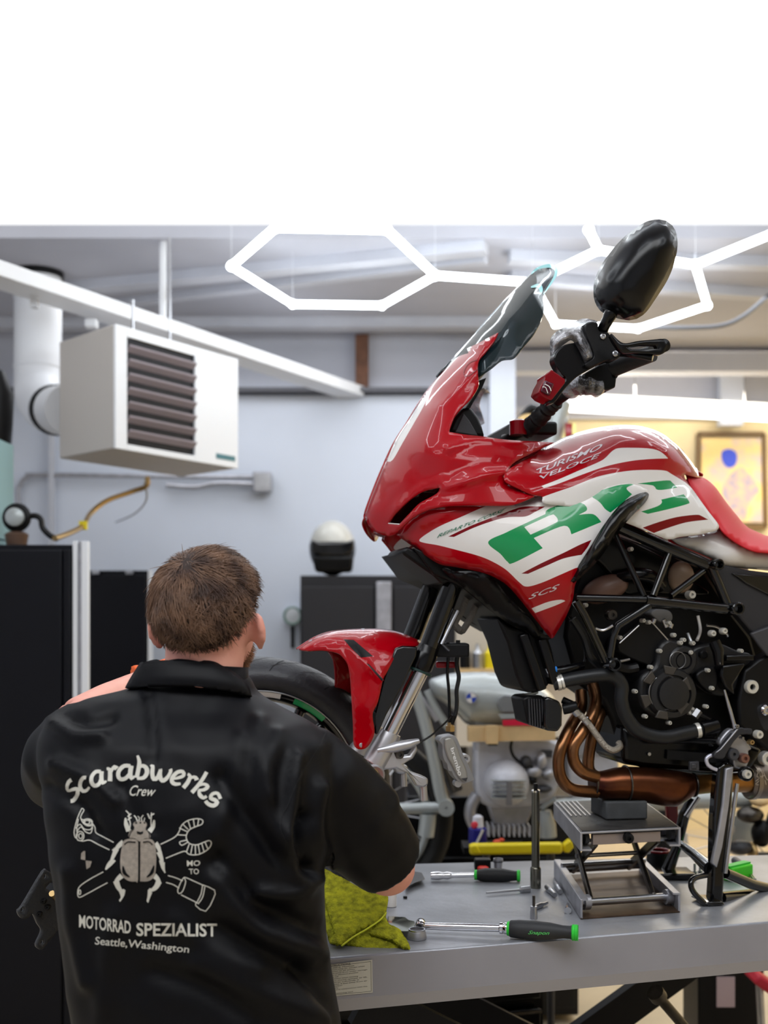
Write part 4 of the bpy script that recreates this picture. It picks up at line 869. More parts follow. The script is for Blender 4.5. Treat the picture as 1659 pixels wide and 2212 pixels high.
# ---- engine
eng = obj('engine_block', G().prism([B(x, y, .06) for x, y in K6((455, 260), (520, 60), (620, -40), (760, -60), (1000, 20), (1250, 110), (1450, 420), (1560, 560), (1600, 700), (1520, 900), (1700, 1250), (1640, 1380), (1330, 1420), (900, 1370), (760, 1350), (720, 1180), (690, 1080), (640, 960), (480, 850), (400, 560), (420, 400))], -BN * .16), 'soft', bike, bevel=.01)
obj('subframe_backing', G().prism([B(x, y, .05) for x, y in K6((1200, 60), (1345, 115), (1500, 330), (1640, 520), (1760, 900), (1600, 950), (1500, 640), (1350, 380))], -BN * .12), 'soft', bike)
obj('air_duct', G().ell(B(*K6((650, 265))[0], .09), .055, .03, .03, 20, 12, rot=Matrix.Rotation(-.35, 3, 'Y')), mat('duct_brown', (120, 92, 80), .4), bike)
obj('air_duct', G().ell(B(*K6((1120, 190))[0], .09), .03, .02, .036, 20, 12), mat('duct_tan', (165, 140, 118), .4), bike)
obj('airbox', G().prism([B(x, y, .085) for x, y in sm(K6((560, 40), (700, -60), (1000, 60), (1180, 200), (1290, 300), (900, 290), (780, 290), (640, 120)))], -BN * .1), 'satin', bike, bevel=.02, seg=3)
obj('air_hose', G().tube(sm3(BK(K6, [(740, 190, .1), (830, 175, .12), (930, 190, .12), (990, 250, .1)])), .016, 14), 'satin', bike)
obj('cam_cover', G().prism([B(x, y, .135) for x, y in sm(K6((745, 565, 1), (895, 445), (915, 445), (1030, 555), (1035, 600), (975, 690), (930, 745, 1), (735, 655)), k=3)], -BN * .09), 'soft', bike, bevel=.008)
obj('ignition_coil', G().prism([B(x, y, .14) for x, y in sm(K6((935, 420), (965, 390), (1040, 395), (1068, 425), (1060, 465), (1000, 470)), k=3)], -BN * .04), mat('coil_grey', (120, 120, 122), .4), bike, bevel=.004)
for a, b in (((1010, 455), (1030, 500)), ((955, 450), (945, 475)), ((1060, 480), (1050, 505))): obj('coil_plug', G().tube(BK(K6, [(*a, .14), (*b, .14)]), .006, 10), 'steel', bike)
m_cov = mat('engine_cover', (26, 26, 28), .38, bump=.08, bs=350)
def KC(x, y, d): return B(*K6((x, y))[0], d)
sc = 1 / 2.865 / 1000
obj('cover_web', G().prism([B(x, y, .15) for x, y in sm(K6((1000, 600), (1060, 570), (1140, 610), (1185, 690), (1165, 780), (1170, 900), (1150, 1000), (1080, 1060), (960, 1060), (880, 990), (860, 900), (880, 800), (960, 740), (975, 660)), k=3)], -BN * .10), m_cov, bike, bevel=.008)
acv = obj('alternator_cover', G().lathe(KC(1022, 905, .12), BN, [(0, 168 * sc), (.035, 166 * sc), (.044, 150 * sc), (.046, 118 * sc), (.040, 112 * sc), (.040, 104 * sc), (.048, 100 * sc), (.050, 60 * sc), (.050, .0005)], 48), m_cov, bike)
obj('cover_ring', G().torus(KC(1022, 905, .162), BN, 108 * sc, .0012, 48, 6), mat('machined_edge', (140, 140, 142), .3, .8), acv)
for k in range(6):
    a = k * 60 + 20; r_ = 138 * sc; c_ = KC(1022, 905, .160); u_, w_ = frame_of(BN); dv = u_ * math.cos(R(a)) + w_ * math.sin(R(a))
    tg = BN.cross(dv); obj('cover_notch', G().prism([c_ + dv * (r_ - .008) - tg * .010, c_ + dv * (r_ - .008) + tg * .010, c_ + dv * (r_ + .01) + tg * .016, c_ + dv * (r_ + .01) - tg * .016], BN * .007), mat('notch_metal', (70, 66, 62), .4, .4), acv, bevel=.002)
obj('idler_cover', G().lathe(KC(1095, 705, .12), BN, [(0, 98 * sc), (.032, 94 * sc), (.036, 80 * sc), (.036, 56 * sc), (.030, 52 * sc), (.034, 46 * sc), (.034, .0005)], 36), m_cov, bike)
obj('idler_ring', G().torus(KC(1100, 705, .156), BN, 54 * sc, .001, 36, 6), mat('machined_edge2', (130, 130, 132), .3, .8), bike)
obj('clutch_side_cover', G().prism([B(x, y, .13) for x, y in sm(K6((1190, 645), (1260, 610), (1360, 600), (1480, 650), (1559, 668), (1559, 720), (1500, 800), (1440, 920), (1300, 915), (1210, 850), (1175, 750)), k=3)], -BN * .08), m_cov, bike, bevel=.008)
obj('sprocket_cover', G().prism([B(x, y, .165) for x, y in K6((1375, 735), (1528, 722), (1500, 770), (1445, 860), (1458, 925), (1400, 880), (1365, 800))], -BN * .05), 'satin', bike, bevel=.005)
obj('sprocket_cover_fin', G().prism([B(x, y, .15) for x, y in sm(K6((1215, 810), (1250, 765), (1330, 750), (1350, 830), (1330, 910), (1270, 880)), k=3)], -BN * .04), 'soft', bike, bevel=.004)
obj('cover_cap', G().lathe(KC(1248, 668, .128), BN, [(0, 28 * sc), (.012, 28 * sc), (.015, 20 * sc)], 20), 'soft', bike)
obj('shift_sensor', G().tube(BK(K6, [(1325, 590, .165), (1350, 650, .17), (1356, 735, .17)]), [.013, .013, .01], 16), 'satin', bike)
obj('sensor_nut', G().tube(BK(K6, [(1353, 700, .172), (1357, 728, .172)]), .0085, 6), 'steel', bike)
obj('sensor_bracket', G().beam(KC(1380, 690, .15), KC(1555, 690, .15), .03, .014, up=UP), 'satin', bike, bevel=.004)
obj('oil_filler', G().lathe(KC(1480, 880, .1), BN, [(0, .02), (.03, .02)], 16), 'soft', bike)
obj('sump', G().prism([B(x, y, .10) for x, y in K6((760, 1100), (900, 1190), (1300, 1190), (1480, 1200), (1640, 1260), (1560, 1390), (1300, 1400), (880, 1370), (760, 1340))], -BN * .18), 'satin', bike, bevel=.012)
for x, y, d in ((920, 1285, .102), (1060, 1272, .102), (1298, 1228, .102)): obj('sump_bolt', G().lathe(KC(x, y, d), BN, [(0, .004), (.005, .004)], 8), 'steel', bike)
for x, y in ((988, 648), (1178, 657), (932, 748), (836, 898), (1152, 833), (1166, 970), (898, 1053), (1047, 1093), (1275, 992), (1115, 598), (1135, 580), (1490, 648), (1315, 540), (1285, 768), (1455, 748), (1310, 878), (1192, 600), (1385, 525), (810, 18), (530, 365), (1045, 475), (742, 565), (885, 460), (1075, 550), (920, 470)):
    big = 22 if (x, y) in ((1315, 540), (1385, 525)) else 14
    obj('cover_bolt', G().lathe(KC(x, y, .155), BN, [(-.009, big * sc), (.004, big * sc), (.007, big * sc * .7), (.007, big * sc * .4), (.003, big * sc * .4)], 12), 'bolt', bike)
for x, y, r_, mm in ((1178, 1018, 28, 'bolt'), (690, 425, 36, 'dsteel'), (1182, 300, 27, 'bolt')):
    obj('plug_bolt', G().lathe(KC(x, y, .14), BN, [(-.012, r_ * sc), (.005, r_ * sc), (.008, r_ * sc * .85), (.008, r_ * sc * .35), (.002, r_ * sc * .3), (.002, .0003)], 20), mm, bike)
obj('union_nut', G().tube(BK(K6, [(1200, 1055, .15), (1228, 1015, .15)]), .010, 6), 'steel', bike)
obj('sensor_lead', G().tube(sm3(BK(K6, [(1230, 1040, .15), (1290, 1070, .15), (1325, 1100, .14), (1335, 1180, .13)])), .005, 8), 'soft', bike)
for x, y, a, b in ((1535, 868, 44, 20), (1635, 1310, 46, 22)):
    obj('pivot_ring', G().lathe(KC(x, y, .14), BN, [(0, a * sc), (.02, a * sc), (.022, a * sc * .9), (.022, b * sc), (.005, b * sc), (.004, .0004)], 28), 'bolt', bike)
obj('pivot_bolt', G().lathe(KC(1635, 1012, .15), BN, [(0, 36 * sc), (.01, 36 * sc), (.014, 26 * sc), (.014, 14 * sc), (.006, 10 * sc), (.006, .0004)], 24), 'chrome', bike)
obj('pivot_link', G().prism([B(x, y, .15) for x, y in sm(K6((1585, 1000), (1640, 965), (1720, 960), (1720, 1100), (1650, 1150), (1610, 1100)), k=2)], -BN * .01), m_trg, bike, bevel=.002)
# wiring
for pts, r_, mm in (([(430, 430, .12), (500, 540, .13), (530, 660, .13), (525, 715, .13)], .0035, 'satin'), ([(450, 450, .14), (520, 560, .14), (560, 680, .14), (640, 760, .13)], .009, 'hose'), ([(590, 508, .17), (640, 520, .17), (700, 490, .18)], .003, 'steel'),
                    ([(1225, 430, .1), (1240, 520, .1), (1220, 580, .12)], .0035, 'wht'), ([(1280, 490, .12), (1340, 500, .12), (1400, 540, .12), (1410, 560, .12)], .003, 'steel'), ([(1160, 540, .12), (1180, 590, .13)], .004, 'steel'), ([(700, 740, .15), (780, 760, .14), (850, 750, .14)], .011, 'soft'), ([(700, 720, .15), (800, 700, .14)], .003, 'steel'),
                    ([(740, 600, .17), (860, 490, .17)], .0015, 'steel'), ([(940, 470, .16), (1040, 580, .16)], .0015, 'steel')):
    obj('engine_cable', G().tube(sm3(BK(K6, pts), 5), r_, 8), mm, bike)
# coolant hose
ch = obj('coolant_hose', G().tube(sm3(BK(K6, [(330, 852, .15), (450, 822, .16), (600, 800, .165), (700, 805, .165), (752, 860, .165), (752, 960, .165), (785, 1060, .165), (860, 1145, .165), (1000, 1182, .165), (1130, 1160, .16), (1330, 1115, .15)])), .0152, 18), 'hose', bike)
for a, b in (((352, 848), (372, 843)), ((378, 842), (392, 838)), ((1212, 1142), (1235, 1137))): obj('hose_clamp', G().tube(BK(K6, [(*a, .156), (*b, .157)]), .0168, 18), 'bolt', ch)
obj('hose_end', G().tube(BK(K6, [(1240, 1135, .157), (1335, 1112, .15)]), .0175, 18), 'satin', ch)
obj('temperature_sensor', G().tube(BK(K6, [(285, 785, .15), (325, 772, .15)]), .011, 6), 'steel', bike)
obj('blue_clip', G().box(KC(337, 763, .158), (.011, .012, .014)), 'blue', bike, 'blue clip', bevel=.003)
obj('sensor_connector', G().tube(sm3(BK(K6, [(345, 775, .15), (420, 762, .15), (510, 740, .14)]), 5), [.011, .012, .010, .011, .010, .011, .010, .011, .010, .009, .009][:11], 12), 'satin', bike)
obj('silver_bracket_tip', G().prism(BK(K6, [(150, 912, .12), (200, 905, .12), (240, 897, .12), (240, 912, .12), (200, 925, .12)]), -BN * .01), 'silver', bike, bevel=.002)
obj('braided_hose', G().tube(sm3(BK(K6, [(465, 1015, .14), (540, 1090, .14), (600, 1170, .14), (650, 1235, .14), (700, 1262, .14), (742, 1240, .13), (735, 1215, .12)])), .0072, 12), mat('braid', (180, 172, 160), .35, .7, bump=.6, bs=400), bike)
obj('braided_hose_ferrule', G().tube(BK(K6, [(462, 1012, .14), (485, 1040, .14)]), .0095, 12).tube(BK(K6, [(525, 1072, .14), (545, 1095, .14)]), .009, 12), 'steel', bike)
# ---- exhaust
obj('exhaust_header', G().tube(sm3(BK(K6, [(575, 860, .07), (592, 950, .09), (570, 1050, .11), (510, 1150, .12), (455, 1240, .125), (458, 1330, .125), (515, 1400, .125), (600, 1428, .12)])), .0135, 18), ['bronze'], bike)
obj('exhaust_header', G().tube(sm3(BK(K6, [(500, 900, .05), (500, 1000, .07), (440, 1110, .10), (385, 1230, .12), (362, 1340, .125), (382, 1440, .125), (450, 1505, .12), (600, 1522, .11)])), .0135, 18), ['bronze'], bike)
obj('exhaust_header', G().tube(sm3(BK(K6, [(620, 900, .0), (640, 980, .02), (600, 1090, .05), (560, 1230, .06), (550, 1380, .07), (620, 1440, .07)])), .0135, 16), ['bronze'], bike)
rings = []
for x, y0, y1 in ((572, 1400, 1542), (582, 1392, 1548), (640, 1386, 1570), (720, 1366, 1572), (800, 1360, 1580), (900, 1362, 1592), (1000, 1370, 1612), (1080, 1382, 1616), (1130, 1390, 1590), (1170, 1398, 1562), (1196, 1408, 1548), (1202, 1414, 1540)):
    c_ = KC(x, (y0 + y1) / 2, .10); h_ = (y1 - y0) / 2 * sc * 1.0; rings.append([c_ + BN * math.cos(2 * math.pi * k / 28) * min(h_ * 1.0, .045) + UP * math.sin(2 * math.pi * k / 28) * h_ for k in range(28)])
col = obj('exhaust_collector', G().loft(rings), 'copper', bike)
for x, y0, y1 in ((578, 1393, 1546), (778, 1360, 1578), (1198, 1408, 1546)):
    c_ = KC(x, (y0 + y1) / 2, .10); h_ = (y1 - y0) / 2 * sc + .001; rr = min(h_, .045)
    pts = [c_ + BN * math.cos(2 * math.pi * k / 40) * (rr + .001) + UP * math.sin(2 * math.pi * k / 40) * (h_ + .0005) for k in range(41)]
    obj('weld_seam', G().tube(pts, .0022, 6), 'dsteel', col)
obj('exhaust_mid_pipe', G().tube(BK(K6, [(1196, 1478, .10), (1340, 1466, .09), (1540, 1460, .06)]), [.022, .021, .024], 24), mat('gold_pipe', (150, 105, 55), .3, .9, var=.3, vs=12), bike)
m_ti = mat('titanium_muffler', (120, 108, 98), .4, .8, var=.1)
muf = obj('muffler', G().tube(BK(K14, [(1290, 1640, .05), (1330, 1640, .05), (1380, 1640, .05), (2600, 1640, .0)]), [.036, .040, .0405, .0405], 36), m_ti, bike)
obj('muffler_band', G().tube(BK(K14, [(1330, 1640, .051), (1400, 1640, .05)]), .0425, 36), mat('band', (150, 138, 124), .35, .8), muf)
g = G(); c0_ = B(*K14((1500, 1560))[0], .05)
mon_ = lambda x, y: (lambda v: v)(B(x, y, .05 + math.sqrt(max(0.0001, .0412 ** 2 - ((K14((0, 1640))[0][1] - y) / 1000) ** 2))))
for q in ([(1450, 1450), (1480, 1500), (1460, 1560), (1510, 1580), (1440, 1640)], [(1530, 1450), (1560, 1560), (1440, 1690)], [(1560, 1440), (1640, 1620), (1700, 1500)], [(1450, 1700), (1560, 1700)], [(1600, 1620), (1620, 1700)], [(1520, 1560), (1600, 1540)]):
    ribbon(g, K14(*q), 1.5, mon_)
obj('engraved_marks', g, mat('engraving', (205, 190, 170), .6), muf, flat=True, fix=False)

# ---- stand and foot controls
obj('side_bracket', G().prism([B(x, y, .165) for x, y in sm(K14((1020, 740), (900, 850), (820, 990), (900, 1060), (1020, 1080), (1060, 1250), (1080, 1400), (1250, 1420), (1330, 1300), (1320, 1120), (1380, 1085), (1235, 900), (1120, 780)), k=2)], -BN * .02), 'alum2', bike, bevel=.003)
obj('gear_lever', G().prism([B(x, y, .185) for x, y in sm(K14((1130, 740), (1260, 742), (1385, 745), (1375, 850), (1180, 850), (1000, 1080), (920, 1230), (860, 1262), (740, 1245), (740, 1160), (830, 1090)), k=2)], -BN * .014), m_trg, bike, bevel=.003)
obj('lever_edge_highlight', G().prism([B(x, y, .186) for x, y in K14((1150, 742), (1120, 750), (840, 1090), (760, 1150), (790, 1150), (860, 1095), (1140, 765))], -BN * .012), 'alum2', bike, bevel=.001)
obj('shift_rod', G().tube(BK(K14, [(905, 80, .17), (1000, 420, .175), (1060, 640, .178), (1085, 740, .18)]), [.0025, .0045, .0045, .006], 10), 'steel', bike)
def bolt(K, x, y, r, d, mm, nm='control_bolt', hole=.4):
    k = 7.9 * 1000; r = r / k
    obj(nm, G().lathe(B(*K((x, y))[0], d - .012), BN, [(0, r), (.013, r), (.016, r * .85), (.016, r * hole), (.010, r * hole * .9), (.010, .0003)], 22), mm, bike)
bolt(K14, 1455, 835, 74, .195, 'bolt'); bolt(K14, 1325, 965, 46, .18, 'brass'); bolt(K14, 1170, 893, 24, .185, 'steel'); bolt(K14, 1210, 1240, 88, .185, mat('copper_bush', (150, 110, 98), .35, .8)); bolt(K14, 1245, 1505, 128, .19, 'satin', 'stand_collar', .8); bolt(K14, 1255, 1510, 78, .2, 'bolt')
bolt(K14, 1020, 1170, 105, .18, 'dgrey', 'stand_switch', .3); bolt(K14, 1075, 690, 34, .185, 'steel'); bolt(K14, 650, 1020, 16, .15, 'steel'); bolt(K14, 752, 890, 18, .15, 'steel')
obj('spring_hook', G().tube(sm3(BK(K14, [(735, 1200, .17), (660, 1205, .17), (602, 1260, .17), (620, 1350, .17), (690, 1410, .17), (775, 1445, .17)])), .0042, 10), mat('hook_zinc', (205, 205, 220), .35, .5), bike)
obj('cable_clip', G().prism([B(x, y, .15) for x, y in K14((320, 1310), (480, 1300), (485, 1460), (320, 1465))], -BN * .01).prism([B(x, y, .153) for x, y in K14((350, 1340), (440, 1335), (440, 1430), (350, 1430))], -BN * .012), 'dgrey', bike, bevel=.002)
obj('belly_tray', G().beam(B(*K6((1000, 1270))[0], .05), B(*K6((1380, 1300))[0], .08), .12, .02), 'soft', bike)
cs = obj('centre_stand_leg', G().prism([B(x, y, .165) for x, y in sm(K9((1350, 170, 1), (1395, 130), (1450, 150, 1), (1440, 400), (1395, 800), (1385, 1010, 1), (1305, 1010, 1), (1318, 800), (1322, 500)), k=2)], -BN * .03), 'gloss', bike, bevel=.006)
obj('stand_face_plate', G().prism([B(x, y, .172) for x, y in K9((1398, 172), (1448, 160), (1418, 420), (1380, 660), (1345, 790), (1312, 760), (1352, 560), (1378, 400))], -BN * .012), 'alum2', bike, bevel=.003)
obj('stand_spring_rod', G().tube(BK(K9, [(1468, 265, .17), (1450, 400, .17), (1410, 700, .17), (1395, 820, .17)]), .0045, 10), 'steel', bike)
obj('stand_foot', G().prism([B(x, y, .19) for x, y in K9((1265, 1010), (1290, 998), (1380, 998), (1395, 1018), (1300, 1026))], -BN * .07), 'gloss', bike, bevel=.003)
obj('stand_cross_tube', G().tube(BK(K9, [(1370, 972, .15), (1700, 935, .0), (2000, 910, -.1)]), .0125, 14), 'gloss', bike)
obj('stand_brace', G().tube(BK(K9, [(1395, 820, .15), (1560, 890, .1), (1720, 930, .05)]), [.012, .012, .012], 14), 'gloss', bike)
obj('stand_brace', G().tube(BK(K9, [(1120, 640, .0), (1200, 700, .05), (1300, 790, .14)]), [.009, .012, .016], 14), 'gloss', bike)
obj('stand_tang', G().tube(sm3(BK(K9, [(1275, 832, .16), (1205, 850, .18), (1182, 885, .19), (1200, 940, .19), (1270, 1012, .18)]), 5), .0065, 10), 'gloss', bike)
obj('far_stand_leg', G().tube(BK(K9, [(1190, 360, -.1), (1140, 460, -.1), (1095, 660, -.12), (1035, 810, -.12)]), [.012, .014, .012, .016], 14), 'gloss', bike)
obj('far_stand_foot', G().box(T(*K9((1060, 822))[0], .008), (.10, .08, .016)), 'gloss', bike, bevel=.004)
obj('far_stand_link', G().tube(BK(K9, [(1230, 350, -.08), (1150, 470, -.08)]), .006, 10), 'steel', bike)
# ================================================================== THE MECHANIC
man = thing('person', 'man seen from behind in a black embroidered work shirt, bending towards the wheel', 'person', (-.32, 1.9, 0))
def remesh(name, g, mats, vox=.008, smooth=8, parent=None, post=None, fac=.5):
    me = bpy.data.meshes.new(name); me.from_pydata(g.v, [], g.f)
    bm = bmesh.new(); bm.from_mesh(me); bmesh.ops.recalc_face_normals(bm, faces=bm.faces); bm.to_mesh(me); bm.free()
    o = bpy.data.objects.new(name + '_src', me); COL.objects.link(o)
    md = o.modifiers.new('r', 'REMESH'); md.mode = 'VOXEL'; md.voxel_size = vox; md.use_smooth_shade = True
    md = o.modifiers.new('s', 'SMOOTH'); md.factor = fac; md.iterations = smooth
    dg = bpy.context.evaluated_depsgraph_get(); dg.update()
    me2 = bpy.data.meshes.new_from_object(o.evaluated_get(dg)); bpy.data.objects.remove(o)
    n = len(me2.vertices); co = np.empty(n * 3); me2.vertices.foreach_get('co', co); co = co.reshape(-1, 3)
    no = np.empty(n * 3); me2.vertices.foreach_get('normal', no); no = no.reshape(-1, 3)
    if post is not None:
        co = post(co, no); me2.vertices.foreach_set('co', co.ravel())
    me2.materials.clear()
    for m in (mats if isinstance(mats, (list, tuple)) else [mats]): me2.materials.append(M[m] if isinstance(m, str) else m)
    me2.polygons.foreach_set('use_smooth', [True] * len(me2.polygons)); me2.update()
    me2.name = name; r = bpy.data.objects.new(name, me2); COL.objects.link(r); par(r, parent)
    return r
def pxof(co):    # picture coordinates of world points
    return np.stack([829.5 + co[:, 0] / co[:, 1] * FPX, HOR - (co[:, 2] - CAMZ) / co[:, 1] * FPX], 1)
def ring(py, xl, xr, Yc, hd, n=40, e=2.5, tilt=0):
    a = P(xl, py, Yc); b = P(xr, py, Yc); c = (a + b) / 2; h = (b.x - a.x) / 2; out = []
    for k in range(n):
        t = 2 * math.pi * k / n; cx, sy = math.cos(t), math.sin(t)
        out.append(Vector((c.x + h * math.copysign(abs(cx) ** (2 / e), cx), c.y + hd * math.copysign(abs(sy) ** (2 / e), sy), c.z - sy * tilt)))
    return out
# --- shirt: torso and two short sleeves in one surface
g = G()
tor = [(1440, 352, 520, 1.965, .062), (1470, 322, 545, 1.955, .072), (1492, 262, 552, 1.95, .08), (1508, 190, 574, 1.945, .088), (1530, 138, 612, 1.94, .098), (1560, 104, 672, 1.925, .11), (1600, 84, 716, 1.91, .122), (1660, 88, 722, 1.90, .132), (1730, 102, 712, 1.89, .138), (1820, 112, 704, 1.885, .14),
       (1900, 124, 701, 1.885, .138), (1980, 134, 703, 1.885, .136), (2060, 142, 709, 1.885, .136), (2130, 152, 722, 1.885, .138), (2212, 166, 737, 1.885, .142), (2300, 176, 750, 1.885, .146), (2420, 182, 758, 1.885, .15), (2440, 186, 752, 1.885, .146)]
g.loft([ring(*t) for t in tor])
g.tube([P(620, 1640, 1.93), P(690, 1690, 1.93), P(757, 1772, 1.97), P(806, 1822, 2.00), P(839, 1860, 2.03)], [.070, .077, .083, .077, .067], 32)
g.tube([P(662, 1612, 1.93), P(735, 1682, 1.95), P(805, 1768, 1.98)], [.045, .054, .062], 24)
g.tube([P(190, 1600, 1.93), P(140, 1640, 1.96), P(128, 1670, 2.04), P(140, 1690, 2.14)], [.075, .072, .066, .06], 28)
rng = np.random.RandomState(3)
def vn(p, f, ph):     # cheap smooth noise
    return (np.sin(p[:, 0] * f[0] + ph[0] + 1.7 * np.sin(p[:, 1] * f[1] * .6 + ph[1])) * np.sin(p[:, 1] * f[1] + ph[2] + 1.3 * np.sin(p[:, 0] * f[0] * .7 + ph[3])))
FOLDS = [  # cloth folds in picture space: line, height (m), half width (px)
    ([(640, 1640), (620, 1760), (610, 1830), (640, 1890), (690, 1900)], .010, 16), ([(600, 1590), (575, 1680), (590, 1780), (650, 1860)], .006, 20), ([(690, 1700), (680, 1800), (720, 1860)], .008, 15),
    ([(560, 1560), (560, 1640), (575, 1720)], .005, 18), ([(655, 1760), (640, 1800), (650, 1840), (675, 1880)], -.010, 12), ([(480, 1680), (530, 1760), (600, 1850), (690, 1905)], -.009, 22),
    ([(470, 1860), (560, 1960), (690, 2010)], -.010, 24), ([(480, 1900), (560, 2000), (700, 2060)], .010, 26), ([(460, 2000), (580, 2070), (705, 2120)], -.007, 22), ([(430, 2080), (560, 2140), (700, 2200)], .007, 26),
    ([(330, 2100), (450, 2140), (560, 2212)], -.006, 24), ([(250, 1980), (230, 2100), (220, 2212)], .004, 24), ([(120, 1650), (190, 1680), (250, 1730)], .006, 16), ([(100, 1700), (170, 1740), (210, 1800)], -.006, 14),
    ([(110, 1560), (160, 1590), (220, 1590)], .006, 14), ([(140, 1540), (190, 1560), (240, 1550)], -.005, 12), ([(260, 1700), (290, 1760), (330, 1790)], -.003, 14), ([(320, 1500), (330, 1560), (330, 1640)], -.004, 12),
    ([(150, 1880), (160, 2000), (190, 2120)], .006, 18), ([(520, 1600), (500, 1700), (470, 1800)], .004, 20), ([(700, 1900), (640, 1930), (560, 1930)], .007, 16), ([(380, 1990), (470, 2060), (560, 2090)], .004, 22), ([(640, 2090), (690, 2150), (720, 2212)], -.005, 14)]
def fold(co, no):
    p = pxof(co); back = np.clip(-no[:, 1] * 1.6 + .15, 0, 1); z = np.zeros(len(co))
    for line, a, wd in FOLDS: z += a * 2.0 * np.exp(-(dist_to(p, sm(line, False), False) / wd) ** 2)
    z += .0016 * vn(p, (.021, .03), (1, 2, 3, 4)) + .0010 * vn(p, (.05, .041), (4, 1, 2, 3))
    z *= back
    return co + no * z[:, None]
m_shirt = mat('black_twill', (6, 6, 10), .5, bump=.06, bs=700, spec=.2)
shirt = remesh('shirt', g, m_shirt, .0075, 10, man, fold)
shirt['label'] = 'black short sleeved work shirt with cream embroidery'
bvh = BVHTree.FromPolygons([v.co.copy() for v in shirt.data.vertices], [tuple(p.vertices) for p in shirt.data.polygons])
CO = Vector((0, 0, CAMZ))
def on_shirt(px, py, lift=.0012):
    d = P(px, py, 1.0) - CO; d.normalize(); h = bvh.ray_cast(CO, d)
    if h[0] is None: return P(px, py, 1.78)
    return h[0] - d * lift
# seam lines
g = G()
ribbon(g, K12((890, 372), (850, 450), (790, 550), (720, 660), (670, 770), (640, 850), (605, 910), (598, 990), (640, 1080)), 1.6, on_shirt)
ribbon(g, K12((80, 60), (200, 90), (320, 120), (390, 170)), 1.6, on_shirt)
obj('stitched_seam', g, mat('seam_shadow', (8, 8, 11), .8), shirt, flat=True, fix=False)
# collar: a folded band round the neck
g = G()
col_o = K8((780, 940, 1), (870, 792, 1), (960, 776), (1100, 778), (1260, 796, 1), (1360, 850), (1440, 915), (1478, 995, 1), (1400, 960), (1300, 938), (1180, 922), (1040, 916), (900, 922))
V, F = trimesh2d(sm(col_o), [], 6); dd = dist_to(V, sm(col_o)); pts = []
for (x, y), d in zip(V, dd):
    u = (x - 400) / 130; pts.append(P(x, y, 1.888 + .05 * abs(u - .1) ** 2.2 - .006 * (1 - math.exp(-(d / 8) ** 2)) - max(0, y - 1440) * .0004))
g.add(pts, F)
obj('collar', g, m_shirt, shirt, 'stand-and-fall shirt collar', solid=.012, fix=False, ang=80)
g = G(); g.loft([[P(434 + 98 * math.cos(2 * math.pi * k / 32), py + 10 * math.cos(2 * math.pi * k / 32) * .6, 1.955 + .07 * math.sin(2 * math.pi * k / 32)) for k in range(32)] for py in (1436, 1530)], cap=False)
obj('collar_stand', g, m_shirt, shirt, fix=False, solid=.004)
# --- embroidery
m_emb = mat('cream_thread', (222, 219, 208), .55, bump=.5, bs=1200)
m_emb2 = mat('champagne_thread', (190, 178, 165), .6, bump=.8, bs=900, var=.15, vs=150)
emb = G()
def S(K, pts, w, k=5): ribbon(emb, K(*pts), w, lambda x, y: on_shirt(x, y, .0018), k=k)
W_ = 9.5
# Scarabwerks, letter by letter
S(K17, [(150, 282), (125, 300), (108, 345), (118, 385), (165, 372), (205, 368), (208, 410), (190, 450), (165, 478), (142, 482)], [9, 8, 7, 6, 8, 9, 8, 9, 8])
S(K17, [(288, 262), (262, 262), (236, 300), (232, 350), (258, 388), (295, 380), (318, 350)], [8, 8, 8, 8, 5])
S(K17, [(425, 205), (380, 205), (342, 250), (340, 305), (368, 338), (410, 320), (430, 270), (440, 215)], [8, 8, 9, 8, 6]); S(K17, [(436, 200), (432, 260), (445, 312), (480, 292)], [9, 9, 9, 4])
S(K17, [(482, 178), (508, 182), (515, 230), (512, 295)], [6, 9, 10]); S(K17, [(515, 235), (530, 190), (555, 160), (578, 178)], [5, 7, 11])
S(K17, [(705, 152), (650, 150), (602, 190), (590, 240), (612, 275), (660, 268), (700, 220), (712, 165)], [8, 9, 9, 8, 6]); S(K17, [(715, 148), (705, 215), (715, 270), (748, 245)], [10, 10, 9, 4])
S(K17, [(772, 52), (790, 110), (782, 180), (765, 262)], [5, 9, 9, 9]); S(K17, [(770, 190), (810, 150), (852, 165), (862, 215), (830, 262), (768, 268)], [5, 8, 10, 9, 6])
S(K17, [(895, 155), (918, 150), (912, 215), (925, 275), (965, 258), (990, 190), (992, 180)], [5, 9, 9, 9, 5]); S(K17, [(990, 185), (985, 240), (1005, 290), (1050, 265), (1085, 205), (1082, 180)], [8, 9, 9, 7, 8])
S(K17, [(1100, 275), (1160, 262), (1208, 240), (1200, 205), (1150, 210), (1105, 255), (1098, 300), (1130, 322), (1180, 318)], [4, 7, 8, 8, 9, 9, 5])
S(K17, [(1245, 228), (1268, 245), (1250, 300), (1205, 358)], [6, 9, 9]); S(K17, [(1258, 290), (1285, 258), (1320, 260), (1332, 285)], [4, 7, 10])
S(K17, [(1425, 208), (1390, 270), (1340, 340), (1285, 402)], [8, 8, 9]); S(K17, [(1350, 335), (1400, 322), (1438, 345), (1400, 375), (1350, 378)], [5, 7, 8, 5]); S(K17, [(1355, 375), (1358, 420), (1395, 452), (1425, 435)], [6, 9, 6])
S(K17, [(1555, 462), (1530, 410), (1480, 415), (1462, 455), (1500, 470), (1525, 495), (1490, 525), (1440, 510), (1415, 480)], [8, 7, 8, 9, 9, 8])
